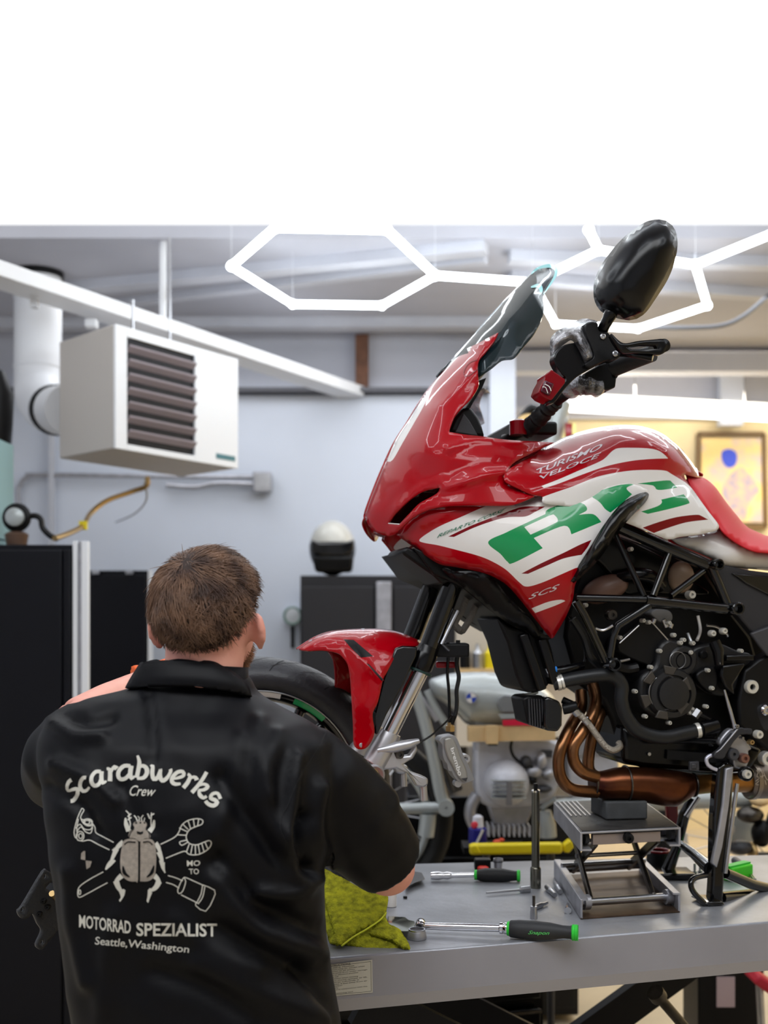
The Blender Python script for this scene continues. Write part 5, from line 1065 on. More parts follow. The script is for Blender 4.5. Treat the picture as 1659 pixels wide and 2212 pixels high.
# wrench, fork, pipe and grip outlines
t1 = 2.2
S(K17, [(248, 550), (270, 565), (250, 600), (235, 640), (262, 660), (300, 650), (340, 680), (345, 710), (300, 715), (262, 690), (240, 650)], t1)
S(K17, [(248, 550), (215, 620), (190, 700), (175, 780), (190, 832), (205, 800), (200, 740), (215, 650)], t1)
S(K17, [(190, 740), (230, 700), (270, 745), (330, 750), (355, 700)], t1); S(K17, [(200, 770), (240, 725), (280, 770), (330, 785), (350, 730)], t1)
emb_ring = lambda K, cx, cy, rx, ry, w, n=20: ribbon(emb, [K((cx + rx * math.cos(2 * math.pi * i / n), cy + ry * math.sin(2 * math.pi * i / n)))[0] for i in range(n)], w, lambda x, y: on_shirt(x, y, .0018), closed=True, k=2)
emb_ring(K17, 305, 680, 42, 30, t1); emb_ring(K17, 298, 682, 24, 18, t1); emb_ring(K17, 232, 812, 36, 44, t1); emb_ring(K17, 236, 812, 18, 24, t1)
S(K17, [(345, 690), (372, 730), (380, 780), (450, 820), (548, 872)], t1); S(K17, [(205, 850), (260, 860), (320, 850), (400, 890), (508, 942)], t1)
S(K17, [(450, 1150), (330, 1215), (235, 1280), (210, 1330), (220, 1390), (300, 1355), (400, 1300), (490, 1252)], t1); emb_ring(K17, 228, 1342, 10, 22, t1)
S(K17, [(990, 890), (1120, 825), (1165, 770), (1190, 710), (1250, 665), (1340, 648), (1388, 665), (1380, 700), (1330, 720), (1260, 755), (1232, 820), (1260, 880), (1330, 895), (1400, 870), (1450, 855), (1470, 880), (1440, 935), (1350, 985), (1260, 985), (1220, 955), (1130, 985), (1040, 1022)], t1)
for a, b in (((1165, 735), (1240, 770)), ((1200, 700), (1250, 750)), ((1250, 668), (1275, 745)), ((1300, 655), (1310, 725)), ((1350, 650), (1340, 715)), ((1150, 800), (1235, 805)), ((1235, 960), (1260, 890)), ((1275, 980), (1290, 900)), ((1320, 985), (1318, 900)), ((1360, 978), (1345, 890)), ((1400, 960), (1378, 878)), ((1435, 930), (1408, 866))): S(K17, [a, b], t1)
S(K17, [(1240, 850), (1170, 868), (1190, 900), (1245, 870)], t1)
S(K17, [(1060, 1185), (1130, 1205), (1200, 1235)], t1); S(K17, [(1042, 1250), (1110, 1270), (1165, 1305)], t1)
S(K17, [(1215, 1200), (1190, 1230), (1152, 1320), (1165, 1355), (1200, 1330), (1228, 1240), (1215, 1200), (1300, 1235), (1400, 1280)], t1, 3)
S(K11, [(1180, 1155), (1290, 1210)], t1); S(K11, [(1320, 1090), (1398, 1125), (1390, 1180), (1340, 1262), (1275, 1225), (1285, 1200), (1310, 1150), (1320, 1090)], t1, 2); S(K11, [(1335, 1100), (1320, 1170), (1290, 1215)], t1)
# scarab: legs, antennae, then the body
for pts, w in (([(690, 765), (665, 700), (660, 640)], [11, 9, 3]), ([(690, 770), (705, 700), (690, 640)], 2.5), ([(885, 770), (920, 720), (930, 660)], [11, 9, 3]), ([(905, 760), (900, 680), (905, 590)], 2.5), ([(695, 650), (690, 600), (662, 572)], 2.5), ([(680, 630), (712, 600)], 3), ([(680, 660), (715, 635)], 3), ([(895, 620), (930, 600)], 3), ([(890, 650), (868, 600)], 3),
               ([(775, 680), (760, 640), (740, 618)], 2.5), ([(785, 672), (790, 640), (775, 625)], 2), ([(815, 672), (808, 640), (828, 615)], 2.5), ([(830, 680), (840, 650), (838, 640)], 2),
               ([(640, 870), (600, 900), (560, 945), (535, 940)], [12, 9, 3]), ([(575, 930), (545, 1000), (520, 1060)], [12, 8, 5]), ([(560, 1040), (520, 1080), (475, 1130)], [5, 6, 2]), ([(520, 1050), (490, 1085), (470, 1130)], [6, 4, 2]),
               ([(940, 880), (970, 920), (985, 970)], [12, 9, 6]), ([(975, 960), (1000, 1030), (1010, 1090)], [12, 8, 4]), ([(985, 1040), (1010, 1110), (1035, 1160)], [5, 6, 2]), ([(1020, 1060), (1022, 1110), (1030, 1160)], [5, 4, 2]),
               ([(625, 1185), (585, 1220), (560, 1250)], [12, 10, 5]), ([(570, 1235), (590, 1290), (620, 1330), (650, 1320)], [13, 10, 5]), ([(640, 1320), (635, 1370), (605, 1430)], [9, 6, 2]), ([(610, 1330), (625, 1390), (600, 1420)], [6, 5, 2]),
               ([(930, 1185), (965, 1220), (985, 1255)], [12, 10, 5]), ([(975, 1240), (950, 1290), (910, 1320), (880, 1315)], [13, 10, 5]), ([(890, 1320), (880, 1380), (862, 1430)], [9, 6, 2]), ([(900, 1340), (880, 1400), (870, 1440)], [6, 4, 2])):
    S(K17, pts, w, 3)
logo = obj('embroidery', emb, m_emb, shirt, 'cream embroidered lettering and crossed tools', fix=False, ang=80)
body = G(); eo = lambda x, y: on_shirt(x, y, .0024)
fill(body, K17((640, 860), (690, 838), (765, 845), (780, 880, 1), (778, 1225), (760, 1240, 1), (700, 1238), (640, 1200), (612, 1110), (612, 1000), (625, 920)), eo)
fill(body, K17((798, 880, 1), (815, 848), (880, 838), (925, 860), (945, 930), (950, 1050), (935, 1180), (880, 1235), (795, 1240, 1)), eo)
fill(body, K17((690, 825), (700, 770), (745, 735), (730, 705), (745, 680), (800, 668), (850, 680), (862, 710), (850, 738), (885, 780), (893, 830), (840, 835), (795, 865), (750, 835)), eo)
obj('embroidered_scarab', body, m_emb2, logo, fix=False, ang=80)
dk = G(); eo2 = lambda x, y: on_shirt(x, y, .0031)
for pts, w in (([(650, 895), (680, 868), (755, 872)], 2.5), ([(825, 872), (880, 866), (915, 895)], 2.5), ([(635, 1095), (650, 1160), (700, 1200)], [2, 8, 2]), ([(928, 1090), (905, 1160), (860, 1200)], [2, 8, 2]), ([(690, 828), (712, 770), (740, 745)], 1.8), ([(850, 745), (880, 780), (885, 830)], 1.8), ([(790, 870), (788, 1240)], 4)):
    ribbon(dk, K17(*pts), w, eo2, k=4)
fill(dk, K17((765, 765), (800, 775), (828, 765), (822, 790), (795, 797), (770, 790)), eo2, smooth=False)
for c_ in ((760, 688), (838, 688), (800, 686)): fill(dk, K17(*[(c_[0] + 9 * math.cos(t * .785), c_[1] + 9 * math.sin(t * .785)) for t in range(8)]), eo2, smooth=False)
obj('black_stitching', dk, m_shirt, logo, fix=False, flat=True)
q4 = G(); fill(q4, K17((238, 1030), (242, 975), (262, 955), (280, 952), (280, 1040, 1)), eo, smooth=False); fill(q4, K17((283, 1042), (342, 1050), (325, 1105), (292, 1125)), eo, smooth=False)
obj('embroidered_quarters', q4, m_emb2, logo, fix=False, flat=True)
os_ = lambda x, y: on_shirt(x, y, .0018)
def word(s, quad, **k): return lettering('embroidered_word', s, quad, os_, m_emb, logo, **k)
word('Crew', K17((690, 432), (930, 436), (955, 348), (712, 330)), shear=.15, bold=.006)
word('MO', K17((1240, 1098), (1362, 1092), (1366, 1042), (1238, 1042)), bold=.012); word('TO', K17((1262, 1172), (1352, 1172), (1352, 1120), (1256, 1120)), bold=.012)
def wav(x0, x1, yb, h, sag):
    def fn(u, v): x = x0 + (x1 - x0) * u; return K11((x, yb(u) - h(u) * v))[0]
    return fn
word('MOTORRAD', None, bold=.02, fn=wav(515, 852, lambda u: 1367 + 48 * u - 5 * u * u, lambda u: 84 + 0 * u, 0)); word('SPEZIALIST', None, bold=.02, fn=wav(888, 1414, lambda u: 1424 + 4 * u, lambda u: 86 + 0 * u, 0))
word('Seattle,', None, shear=.12, bold=.008, fn=wav(618, 828, lambda u: 1487 + 18 * u, lambda u: 60, 0)); word('Washington', None, shear=.12, bold=.008, fn=wav(838, 1232, lambda u: 1512 + 37 * u, lambda u: 66 - 3 * u, 0))

# --- body: head, neck, arms, trunk and legs as one skin surface
m_skin = mat('skin', (228, 158, 142), .55, var=.12, vs=14, rgb2=(240, 180, 160), bump=.05, bs=300)
g = G()
HC = P(449, 1312, 1.95)
yaw = Matrix.Rotation(R(-14), 3, 'Z') @ Matrix.Rotation(R(14), 3, 'X')
g.ell(HC, .077, .097, .086, 32, 22, rot=yaw)
g.ell(HC + yaw @ Vector((0, .035, -.055)), .060, .070, .075, 28, 18, rot=yaw)          # face and jaw
g.ell(HC + yaw @ Vector((0, .075, -.098)), .036, .035, .028, 20, 12, rot=yaw)           # chin
g.ell(HC + yaw @ Vector((0, .108, -.035)), .013, .018, .026, 14, 10, rot=yaw)           # nose
g.ell(HC + yaw @ Vector((0, .085, .002)), .05, .02, .012, 18, 8, rot=yaw)               # brow
g.tube([HC + Vector((0, .0, -.03)), P(444, 1400, 1.95), P(438, 1470, 1.94), P(430, 1510, 1.96)], [.07, .067, .064, .052], 28)
for s_ in (-1, 1):
    ec = HC + yaw @ Vector((.089 if s_ > 0 else -.097, .000, -.040))
    er = yaw @ Matrix.Rotation(s_ * R(38), 3, 'Z')
    g.ell(ec, .009, .020, .032, 16, 12, rot=er); g.ell(ec + yaw @ Vector((s_ * .005, -.012, .012)), .006, .008, .020, 12, 8, rot=er)
    g.ell(ec + yaw @ Vector((-s_ * .002, 0, -.026)), .006, .010, .012, 12, 8, rot=er); g.ell(ec + yaw @ Vector((-s_ * .012, .006, .0)), .016, .014, .022, 12, 8, rot=er)
g.loft([ring(py, xl + (40 if py > 1600 else 22), xr - (40 if py > 1600 else 22), Yc, hd - .035) for py, xl, xr, Yc, hd in tor[4:]])
# right arm: upper arm inside the sleeve, elbow, forearm forward and up
elR = P(838, 1872, 2.06); wrR = P(776, 1764, 2.36)
g.tube([P(680, 1665, 1.93), P(760, 1770, 1.98), P(820, 1850, 2.04), elR], [.058, .054, .050, .046], 22)
g.ell(elR + Vector((-.001, -.006, -.002)), .050, .055, .048, 20, 14)
g.tube([elR, elR.lerp(wrR, .35), elR.lerp(wrR, .8), wrR], [.046, .044, .033, .029], 20)
elL = P(168, 1556, 2.22); wrL = P(326, 1468, 2.42)
g.tube([P(170, 1610, 1.95), P(140, 1640, 2.05), P(150, 1600, 2.16), elL], [.055, .05, .047, .044], 20)
g.tube([elL, elL.lerp(wrL, .4), elL.lerp(wrL, .85), wrL], [.044, .041, .031, .028], 20)
# hands inside the gloves
def hand(w, d, n):   # wrist, palm direction, palm normal -> palm + 5 curled fingers; returns capsules
    d = d.normalized(); n = (n - d * n.dot(d)).normalized(); s_ = d.cross(n).normalized(); out = []
    pc = w + d * .05
    out.append(([w, w + d * .03, w + d * .085], [.026, .034, .034], (s_, n)))
    for i, (o_, L_, r_) in enumerate(((-.030, .066, .0085), (-.010, .074, .009), (.011, .070, .009), (.031, .056, .008))):
        b = w + d * .085 + s_ * o_; a1 = b + d * L_ * .45 + n * L_ * .1; a2 = a1 + (d * .55 + n * .8).normalized() * L_ * .36; a3 = a2 + (d * -.1 + n).normalized() * L_ * .28
        out.append(([w + d * .05 + s_ * o_ * .8, b, a1, a2, a3], [r_ + .002, r_ + .001, r_, r_ - .0005, r_ - .0015], None))
    b = w + d * .03 + s_ * -.028
    out.append(([w + d * .02, b, b + (d * .5 - s_ * .7 + n * .3).normalized() * .035, b + (d * .8 - s_ * .45 + n * .6).normalized() * .062], [.014, .013, .0105, .009], None))
    return out
def hands(g, w, d, n, k=1.0):
    for pts, rs, fl_ in hand(w, d, n): g.tube(pts, [r * k for r in rs], 12)
dR = Vector((.05, .35, .6)); nR = Vector((-.8, .5, -.1)); dL = Vector((.75, .35, .1)); nL = Vector((.15, .4, -.9))
hands(g, wrR, dR, nR); hands(g, wrL, dL, nL)
# legs and feet
for s_ in (-1, 1):
    hx = -.325 + s_ * .11; fx = -.325 + s_ * .16
    g.tube([(hx, 1.89, .80), (hx + s_ * .01, 1.90, .70), (fx - s_ * .02, 1.91, .5), (fx, 1.90, .3), (fx, 1.90, .09)], [.085, .085, .06, .056, .042], 18)
    g.tube([(fx, 1.86, .05), (fx + s_ * .01, 1.98, .04), (fx + s_ * .02, 2.08, .03)], [.045, .042, .03], 14)
skin = remesh('body', g, m_skin, .006, 6, man)
# gloves
m_glove = M['orange']
for w_, d_, n_ in ((wrR, dR, nR), (wrL, dL, nL)):
    g = G(); hands(g, w_, d_, n_, 1.18); dn = d_.normalized(); g.tube([w_ - dn * .035, w_ - dn * .02, w_ + dn * .02], [.036, .034, .033], 18)
    remesh('glove', g, m_glove, .004, 4, man)['label'] = 'orange nitrile glove'
# trousers and shoes
g = G()
g.loft([ring(py, xl, xr, 1.885, hd) for py, xl, xr, hd in ((2400, 196, 742, .135), (2470, 190, 748, .14), (2540, 190, 748, .145), (2580, 220, 720, .12))])
for s_ in (-1, 1):
    hx = -.325 + s_ * .11; fx = -.325 + s_ * .16
    g.tube([(hx, 1.89, .78), (hx, 1.90, .70), (fx - s_ * .02, 1.91, .5), (fx, 1.90, .3), (fx, 1.90, .10)], [.115, .108, .082, .075, .07], 22)
remesh('trousers', g, mat('dark_trousers', (28, 29, 36), .8), .01, 4, man)
for s_ in (-1, 1):
    fx = -.325 + s_ * .16; g = G(); g.tube([(fx, 1.82, .045), (fx, 1.86, .055), (fx + s_ * .01, 1.98, .05), (fx + s_ * .02, 2.10, .04), (fx + s_ * .02, 2.13, .035)], [.03, .048, .05, .045, .025], 16)
    g.v = [(x, y, max(.002, z)) for x, y, z in g.v]; obj('shoe', g, 'black', man)
# face details (turned away from the camera)
fc = lambda x, y, z: HC + yaw @ Vector((x, y, z))
for s_ in (-1, 1):
    e_ = obj('eye', G().ell(fc(s_ * .031, .090, -.012), .012, .012, .011, 14, 10), mat('eye_white', (235, 232, 228), .2), man)
    obj('iris', G().ell(fc(s_ * .031, .0985, -.013), .0055, .004, .0055, 12, 8), mat('iris_blue', (70, 90, 110), .2), e_)
    obj('eyebrow', G().tube([fc(s_ * .015, .104, .008), fc(s_ * .03, .103, .012), fc(s_ * .048, .092, .006)], .004, 8), mat('brow_hair', (96, 66, 44), .8), man)
obj('lips', G().tube([fc(-.024, .098, -.078), fc(-.01, .108, -.076), fc(.01, .108, -.076), fc(.024, .098, -.078)], .005, 8), mat('lip', (190, 110, 105), .5), man)
# hair: a close cap and thousands of strands
m_hair = mat('brown_hair', (70, 48, 38), .42, var=.35, vs=28, rgb2=(132, 100, 78))
m_cap = mat('hair_base', (46, 32, 26), .8, var=.2, vs=60)
sb = BVHTree.FromPolygons([v.co.copy() for v in skin.data.vertices], [tuple(p.vertices) for p in skin.data.polygons])
iy = yaw.inverted()
def hairline(q):      # local direction -> inside hair region? (z limit by azimuth)
    az = math.degrees(math.atan2(q.x, -q.y)); a = abs(az)      # 0 = back of head
    zl = -.66 if a < 35 else (-.66 + (a - 35) / 45 * .48 if a < 80 else (-.18 + (a - 80) / 50 * .62 if a < 130 else .42 + (a - 130) / 50 * .08))
    return q.z - zl
g = G(); nu, nv = 64, 40; grid = {}
for j in range(nv + 1):
    for i in range(nu):
        p = math.pi * j / nv; a = 2 * math.pi * i / nu; q = Vector((math.sin(p) * math.cos(a), math.sin(p) * math.sin(a), math.cos(p)))
        h = hairline(q); th = .0125 * (1 - math.exp(-max(0, h) * 4)) - (.02 if h < 0 else 0)
        th += .0022 * math.sin(a * 9 + p * 6) * math.sin(p * 11 + a * 3) if h > .1 else 0
        grid[(i, j)] = HC + yaw @ Vector((q.x * (.079 + th), q.y * (.098 + th), q.z * (.086 + th)))
vs = [grid[(i, j)] for j in range(nv + 1) for i in range(nu)]
fs = [(j * nu + i, (j + 1) * nu + i, (j + 1) * nu + (i + 1) % nu, j * nu + (i + 1) % nu) for j in range(nv) for i in range(nu)]
g.add(vs, fs); cap = obj('hair', g, m_cap, man, 'short tousled brown hair', ang=180)
cu = bpy.data.curves.new('hair_strands', 'CURVE'); cu.dimensions = '3D'; cu.bevel_depth = .00055; cu.bevel_resolution = 0; cu.materials.append(m_hair)
rr = random.Random(5)
crown = Vector((-.12, -.35, .93)).normalized()
n_ = 0
while n_ < 7000:
    q = Vector((rr.gauss(0, 1), rr.gauss(0, 1), rr.gauss(0, 1))).normalized(); h = hairline(q)
    if h < .0: continue
    n_ += 1
    th = .013 * (1 - math.exp(-h * 4)); base = lambda v, t: HC + yaw @ Vector((v.x * (.079 + t), v.y * (.098 + t), v.z * (.086 + t)))
    tang = (q - crown * q.dot(crown)).normalized() if (q - crown).length > .05 else Vector((1, 0, 0))
    swirl = q.cross(tang) * (.55 * math.sin(q.x * 5 + q.z * 7) + .35 * math.sin(q.y * 9 - q.x * 4) + .45) + Vector((rr.gauss(0, .22), rr.gauss(0, .22), rr.gauss(0, .22)))
    ck = (int(q.x * 7 + 50), int(q.y * 7 + 50), int(q.z * 7 + 50)); cr_ = random.Random(hash(ck)); cl = Vector((cr_.uniform(-.7, .7), cr_.uniform(-.7, .7), cr_.uniform(-.5, .5)))
    dr = (tang + swirl * .8 + cl).normalized(); L_ = rr.uniform(.22, .5) * (.35 + min(1, h * 1.3)); lift = rr.uniform(.0, .004) + cr_.uniform(0, .005) + (.010 if rr.random() < .02 and h > 1 else 0)
    sp = cu.splines.new('POLY'); sp.points.add(4); v = q.copy()
    for k in range(5):
        sp.points[k].co = (*base(v, th * .9 + lift * k / 4 + .0008 * k), 1); sp.points[k].radius = (1, 1.1, 1, .7, .25)[k]
        v = (v + dr * L_ / 4).normalized(); dr = (dr + Vector((0, 0, -.10))).normalized()
        if hairline(v) < -.12: dr = -dr * .2
hs = bpy.data.objects.new('hair_strands', cu); COL.objects.link(hs); par(hs, cap); hs['kind'] = 'stuff'
# nape stubble and beard as short strands
cu2 = bpy.data.curves.new('beard', 'CURVE'); cu2.dimensions = '3D'; cu2.bevel_depth = .00045; cu2.bevel_resolution = 0; cu2.materials.append(mat('beard_hair', (140, 98, 66), .6, var=.3, vs=60))
n_ = 0; tries = 0
while n_ < 1800 and tries < 40000:
    tries += 1
    l = Vector((rr.uniform(-.075, .075), rr.uniform(.01, .12), rr.uniform(-.135, -.05))); o_ = HC + yaw @ (l * 2.2 + Vector((0, .0, -.0))); d_ = (HC + yaw @ Vector((0, .03, -.07)) - o_).normalized()
    hit = sb.ray_cast(o_, d_)
    if hit[0] is None: continue
    ll = iy @ (hit[0] - HC)
    if ll.z > -.045 or ll.y < .015 or (abs(ll.x) < .03 and -.09 < ll.z < -.06) or (ll.z > -.07 and abs(ll.x) < .035): continue
    n_ += 1; nn = hit[1]; sp = cu2.splines.new('POLY'); sp.points.add(2)
    for k in range(3): sp.points[k].co = (*(hit[0] + nn * .0035 * k + Vector((rr.gauss(0, .001), rr.gauss(0, .001), -.0025)) * k), 1); sp.points[k].radius = (1, .9, .4)[k]
bo = bpy.data.objects.new('beard', cu2); COL.objects.link(bo); par(bo, man)
bo['kind'] = 'stuff'; bo['label'] = 'short ginger brown beard'
# ================================================================== LOOSE FRONT WHEEL
WC = P(560, 1702, 2.70); WN = Vector((math.sin(R(4)), -math.cos(R(4)), 0))
whl = thing('front_wheel', 'loose front motorcycle wheel with black rim and green stripe held by the man', 'wheel', WC - UP * .306)
prof = [(-.034, .228), (-.05, .24), (-.058, .258), (-.056, .270), (-.046, .285), (-.030, .298), (-.014, .3045), (0, .306), (.014, .3045), (.030, .298), (.046, .285), (.056, .270), (.058, .258), (.05, .24), (.034, .228)]
ty = obj('tyre', G().lathe(WC, WN, prof, 96, cap=False), 'tyre', whl, ang=180)
g = G(); u_, w_ = frame_of(WN)
def wp(t, r, a, e=0): return WC + WN * t + (u_ * math.cos(a) + w_ * math.sin(a)) * (r + e)
def crown(t): return float(np.interp(t, [p[0] for p in prof[2:13]], [p[1] for p in prof[2:13]]))
for k in range(26):
    a0 = 2 * math.pi * k / 26
    for sd in (1, -1):
        pts = []
        for i in range(9):
            t = sd * (-.004 + .052 * i / 8); a = a0 + (0 if sd > 0 else .12) + .30 * (i / 8) ** 1.4
            for e in (-1, 1): pts.append(wp(t, crown(t), a + e * .006 * (1 - .6 * abs(i / 4 - 1)), .0006))
        g.add(pts, [(2 * i, 2 * i + 1, 2 * i + 3, 2 * i + 2) for i in range(8)])
        if k % 2 == 0:
            pts = []
            for i in range(6):
                t = sd * (.018 + .034 * i / 5); a = a0 + .17 + .02 * i
                for e in (-1, 1): pts.append(wp(t, crown(t), a + e * .005, .0006))
            g.add(pts, [(2 * i, 2 * i + 1, 2 * i + 3, 2 * i + 2) for i in range(5)])
gr = obj('tread_grooves', g, mat('groove_black', (10, 10, 11), .8), ty, flat=True, fix=False); gr['kind'] = 'stuff'
rim = obj('rim', G().lathe(WC, WN, [(-.036, .232), (-.040, .236), (-.042, .228), (-.030, .214), (-.02, .205), (.02, .205), (.030, .214), (.042, .228), (.040, .236), (.036, .232)], 96, cap=False), 'gloss', whl, ang=60)
obj('rim_lip_line', G().torus(WC + WN * .041, WN, .229, .0016, 96, 6), 'steel', rim)
def arc_band(a0, a1, r0, r1, t, m, nm, lab=None):
    g = G(); n = 24; vs = []
    for i in range(n + 1):
        a = a0 + (a1 - a0) * i / n; vs += [wp(t[0], r0, a), wp(t[1], r1, a)]
    g.add(vs, [(2 * i, 2 * i + 1, 2 * i + 3, 2 * i + 2) for i in range(n)]); return obj(nm, g, m, rim, lab, fix=False)
def ang(px, py): v = P(px, py, 2.65) - WC; return math.atan2(v.dot(w_), v.dot(u_))
arc_band(ang(637, 1510), ang(706, 1550), .2135, .2268, (.0335, .0425), 'grn', 'green_rim_stripe', 'green stripe')
arc_band(ang(520, 1492), ang(608, 1496), .2150, .2268, (.034, .0425), 'wht', 'white_rim_stripe', 'white stripe')
arc_band(ang(480, 1500), ang(440, 1530), .2150, .2268, (.034, .0425), 'wht', 'white_rim_stripe', 'white stripe')
hub = obj('hub', G().lathe(WC, WN, [(-.05, .03), (-.05, .045), (-.02, .05), (.02, .05), (.05, .045), (.05, .03)], 32, cap=False).lathe(WC, WN, [(-.055, .014), (-.055, .03), (.055, .03), (.055, .014)], 24, cap=False), 'gloss', whl)
for k in range(10):
    a = 2 * math.pi * (k // 2) / 5 + .3; b = a + (.16 if k % 2 else -.16)
    obj('spoke', G().tube([wp(0, .045, a), wp(0, .12, a + (b - a) * .5), wp(0, .21, b)], [.016, .011, .012], 10), 'gloss', whl)
obj('brake_disc', G().lathe(WC + WN * .05, WN, [(0, .10), (0, .155), (.005, .155), (.005, .10)], 64, cap=False), 'steel', whl)
obj('disc_carrier', G().lathe(WC + WN * .051, WN, [(0, .045), (0, .102), (.004, .102), (.004, .045)], 40, cap=False), 'black', whl)
# ================================================================== THINGS ON AND BEHIND THE BENCH
def pillow(name, outline, sp, depth, rw, m, parent=None, step=8, back=None, decals=(), lab=None, **k):
    """a closed soft form: front and back sheets that meet along the outline"""
    out = sm(outline); V, F = trimesh2d(out, [d[0] for d in decals], step); dd = dist_to(V, out)
    t = np.sqrt(1 - np.exp(-np.maximum(dd, 0) / rw)); g = G()
    mi = np.zeros(len(F), int); c = np.array([[sum(V[i][0] for i in f) / 3, sum(V[i][1] for i in f) / 3] for f in F])
    for d in decals: mi[inside(c, d[0])] = d[1]
    g.add([sp(v[0], v[1], depth * a) for v, a in zip(V, t)], F); g.m = [int(i) for i in mi]
    o = len(g.v); g.v += [tuple(sp(v[0], v[1], -(depth if back is None else back) * a - .0005)) for v, a in zip(V, t)]; g.f += [tuple(i + o for i in f[::-1]) for f in F]; g.m += [0] * len(F)
    e = {}
    for f in F:
        for i in range(3): e[(f[i], f[(i + 1) % 3])] = 1
    for (a, b) in list(e):
        if (b, a) not in e: g.f.append((b, a, a + o, b + o)); g.m.append(0)
    return obj(name, g, m, parent, lab, ang=75, **k)
# ---- scissor jack
FL = T(*K9((500, 1108))[0]); FR = T(*K9((1115, 1065))[0]); BL = T(*K9((335, 845))[0]); dB = BL - FL; dR_ = FR - FL; BR = FR + dB
zt_ = P(0, K9((0, 568))[0][1], FL.y).z; zl_ = P(0, K9((0, 685))[0][1], FL.y).z
jk = thing('scissor_jack', 'grey steel scissor jack lifting the exhaust of the motorcycle', 'jack', (FL + BR) / 2)
def J(u, v, z): return Vector((*(FL + dR_ * u + dB * v).xy, z))
obj('base_plate', G().hexa([J(0, 0, ZT + .001), J(1, 0, ZT + .001), J(1, 1, ZT + .001), J(0, 1, ZT + .001), J(0, 0, ZT + .004), J(1, 0, ZT + .004), J(1, 1, ZT + .004), J(0, 1, ZT + .004)]), mat('rusty_plate', (84, 66, 52), .5, .5, var=.4, vs=20), jk)
for u in (0.008, .992):
    obj('base_rail', G().beam(J(u, 0, ZT + .022), J(u, 1, ZT + .022), .005, .04), 'alum2', jk, bevel=.001)
    obj('rail_lip', G().beam(J(u + (.03 if u < .5 else -.03), 0, ZT + .041), J(u + (.03 if u < .5 else -.03), 1, ZT + .041), .014, .004), 'alum2', jk)
m_rub = mat('ribbed_rubber_pad', (48, 47, 46), .6, var=.3, vs=30, bump=.2, bs=80)
obj('platform', G().hexa([J(0, 0, zt_ - .004), J(1, 0, zt_ - .004), J(1, 1, zt_ - .004), J(0, 1, zt_ - .004), J(0, 0, zt_), J(1, 0, zt_), J(1, 1, zt_), J(0, 1, zt_)]), 'alum2', jk, bevel=.001)
pl = obj('platform_pad', G().hexa([J(.02, .02, zt_), J(.98, .02, zt_), J(.98, .98, zt_), J(.02, .98, zt_), J(.02, .02, zt_ + .002), J(.98, .02, zt_ + .002), J(.98, .98, zt_ + .002), J(.02, .98, zt_ + .002)]), m_rub, jk)
for k in range(5): obj('pad_rib', G().beam(J(.04 + k * .05, .45, zt_ + .003), J(.04 + k * .05, .95, zt_ + .003), .003, .002), 'alum2', pl)
for u in (.005, .995):
    obj('platform_flange', G().beam(J(u, 0, (zt_ + zl_) / 2), J(u, 1, (zt_ + zl_) / 2), .005, zt_ - zl_), 'alum2', jk, bevel=.001)
    obj('flange_lip', G().beam(J(u + (.05 if u < .5 else -.05), .0, zl_ + .002), J(u + (.05 if u < .5 else -.05), 1, zl_ + .002), .022, .004), 'alum2', jk)
obj('front_cross_bar', G().beam(J(.12, .03, zt_ - .018), J(.80, .03, zt_ - .018), .012, .022), mat('scuffed_bar', (150, 138, 134), .45, .5), jk, bevel=.001)
obj('screw_head', G().lathe(J(.47, .0, zt_ - .016), (dB * -1).normalized(), [(-.012, .011), (.01, .011), (.014, .008), (.014, .004), (.008, .004)], 14), 'black', jk)
obj('lead_screw', G().tube([J(.47, .0, zt_ - .016), J(.47, .95, zt_ - .016)], .006), 'steel', jk)
for v, z, r in ((.12, ZT + .024, .0085), (.92, ZT + .024, .008), (.80, ZT + .045, .006), (.12, zt_ - .03, .007), (.92, zt_ - .03, .007)): obj('axle_rod', G().tube([J(.03, v, z), J(.97, v, z)], r, 14), 'steel', jk)
for u in (.14, .78):
    obj('scissor_link', G().beam(J(u, .12, ZT + .024), J(u, .92, zt_ - .03), .009, .022), 'dsteel', jk, bevel=.003)
    obj('scissor_link', G().beam(J(u + .05, .92, ZT + .024), J(u + .05, .12, zt_ - .03), .009, .022), 'dsteel', jk, bevel=.003)
for u in (.06, .90): obj('roller', G().tube([J(u, .12, ZT + .024), J(u + .06, .12, ZT + .024)], .016, 18), 'alum2', jk)
for u in (.05, .92): obj('roller', G().tube([J(u, .08, zt_ - .018), J(u + .04, .08, zt_ - .018)], .013, 18), 'dgrey', jk)
obj('centre_pin', G().tube([J(.1, .5, (zt_ + ZT) / 2), J(.9, .5, (zt_ + ZT) / 2)], .005), 'steel', jk)
def JP(x, y, z):      # picture point on the plane z
    return PZ(*K9((x, y))[0], z)
a, b, c_ = JP(655, 492, zt_ + .003), JP(915, 487, zt_ + .003), JP(560, 440, zt_ + .003); zb_ = P(0, K9((0, 378))[0][1], a.y).z
d_ = b + c_ - a
obj('rubber_block', G().hexa([a, b, d_, c_] + [Vector((v.x, v.y, zb_)) for v in (a, b, d_, c_)]), mat('foam_block', (66, 68, 70), .8, var=.15, vs=40), label='dark grey rubber block between the jack and the exhaust', category='block', bevel=.004)

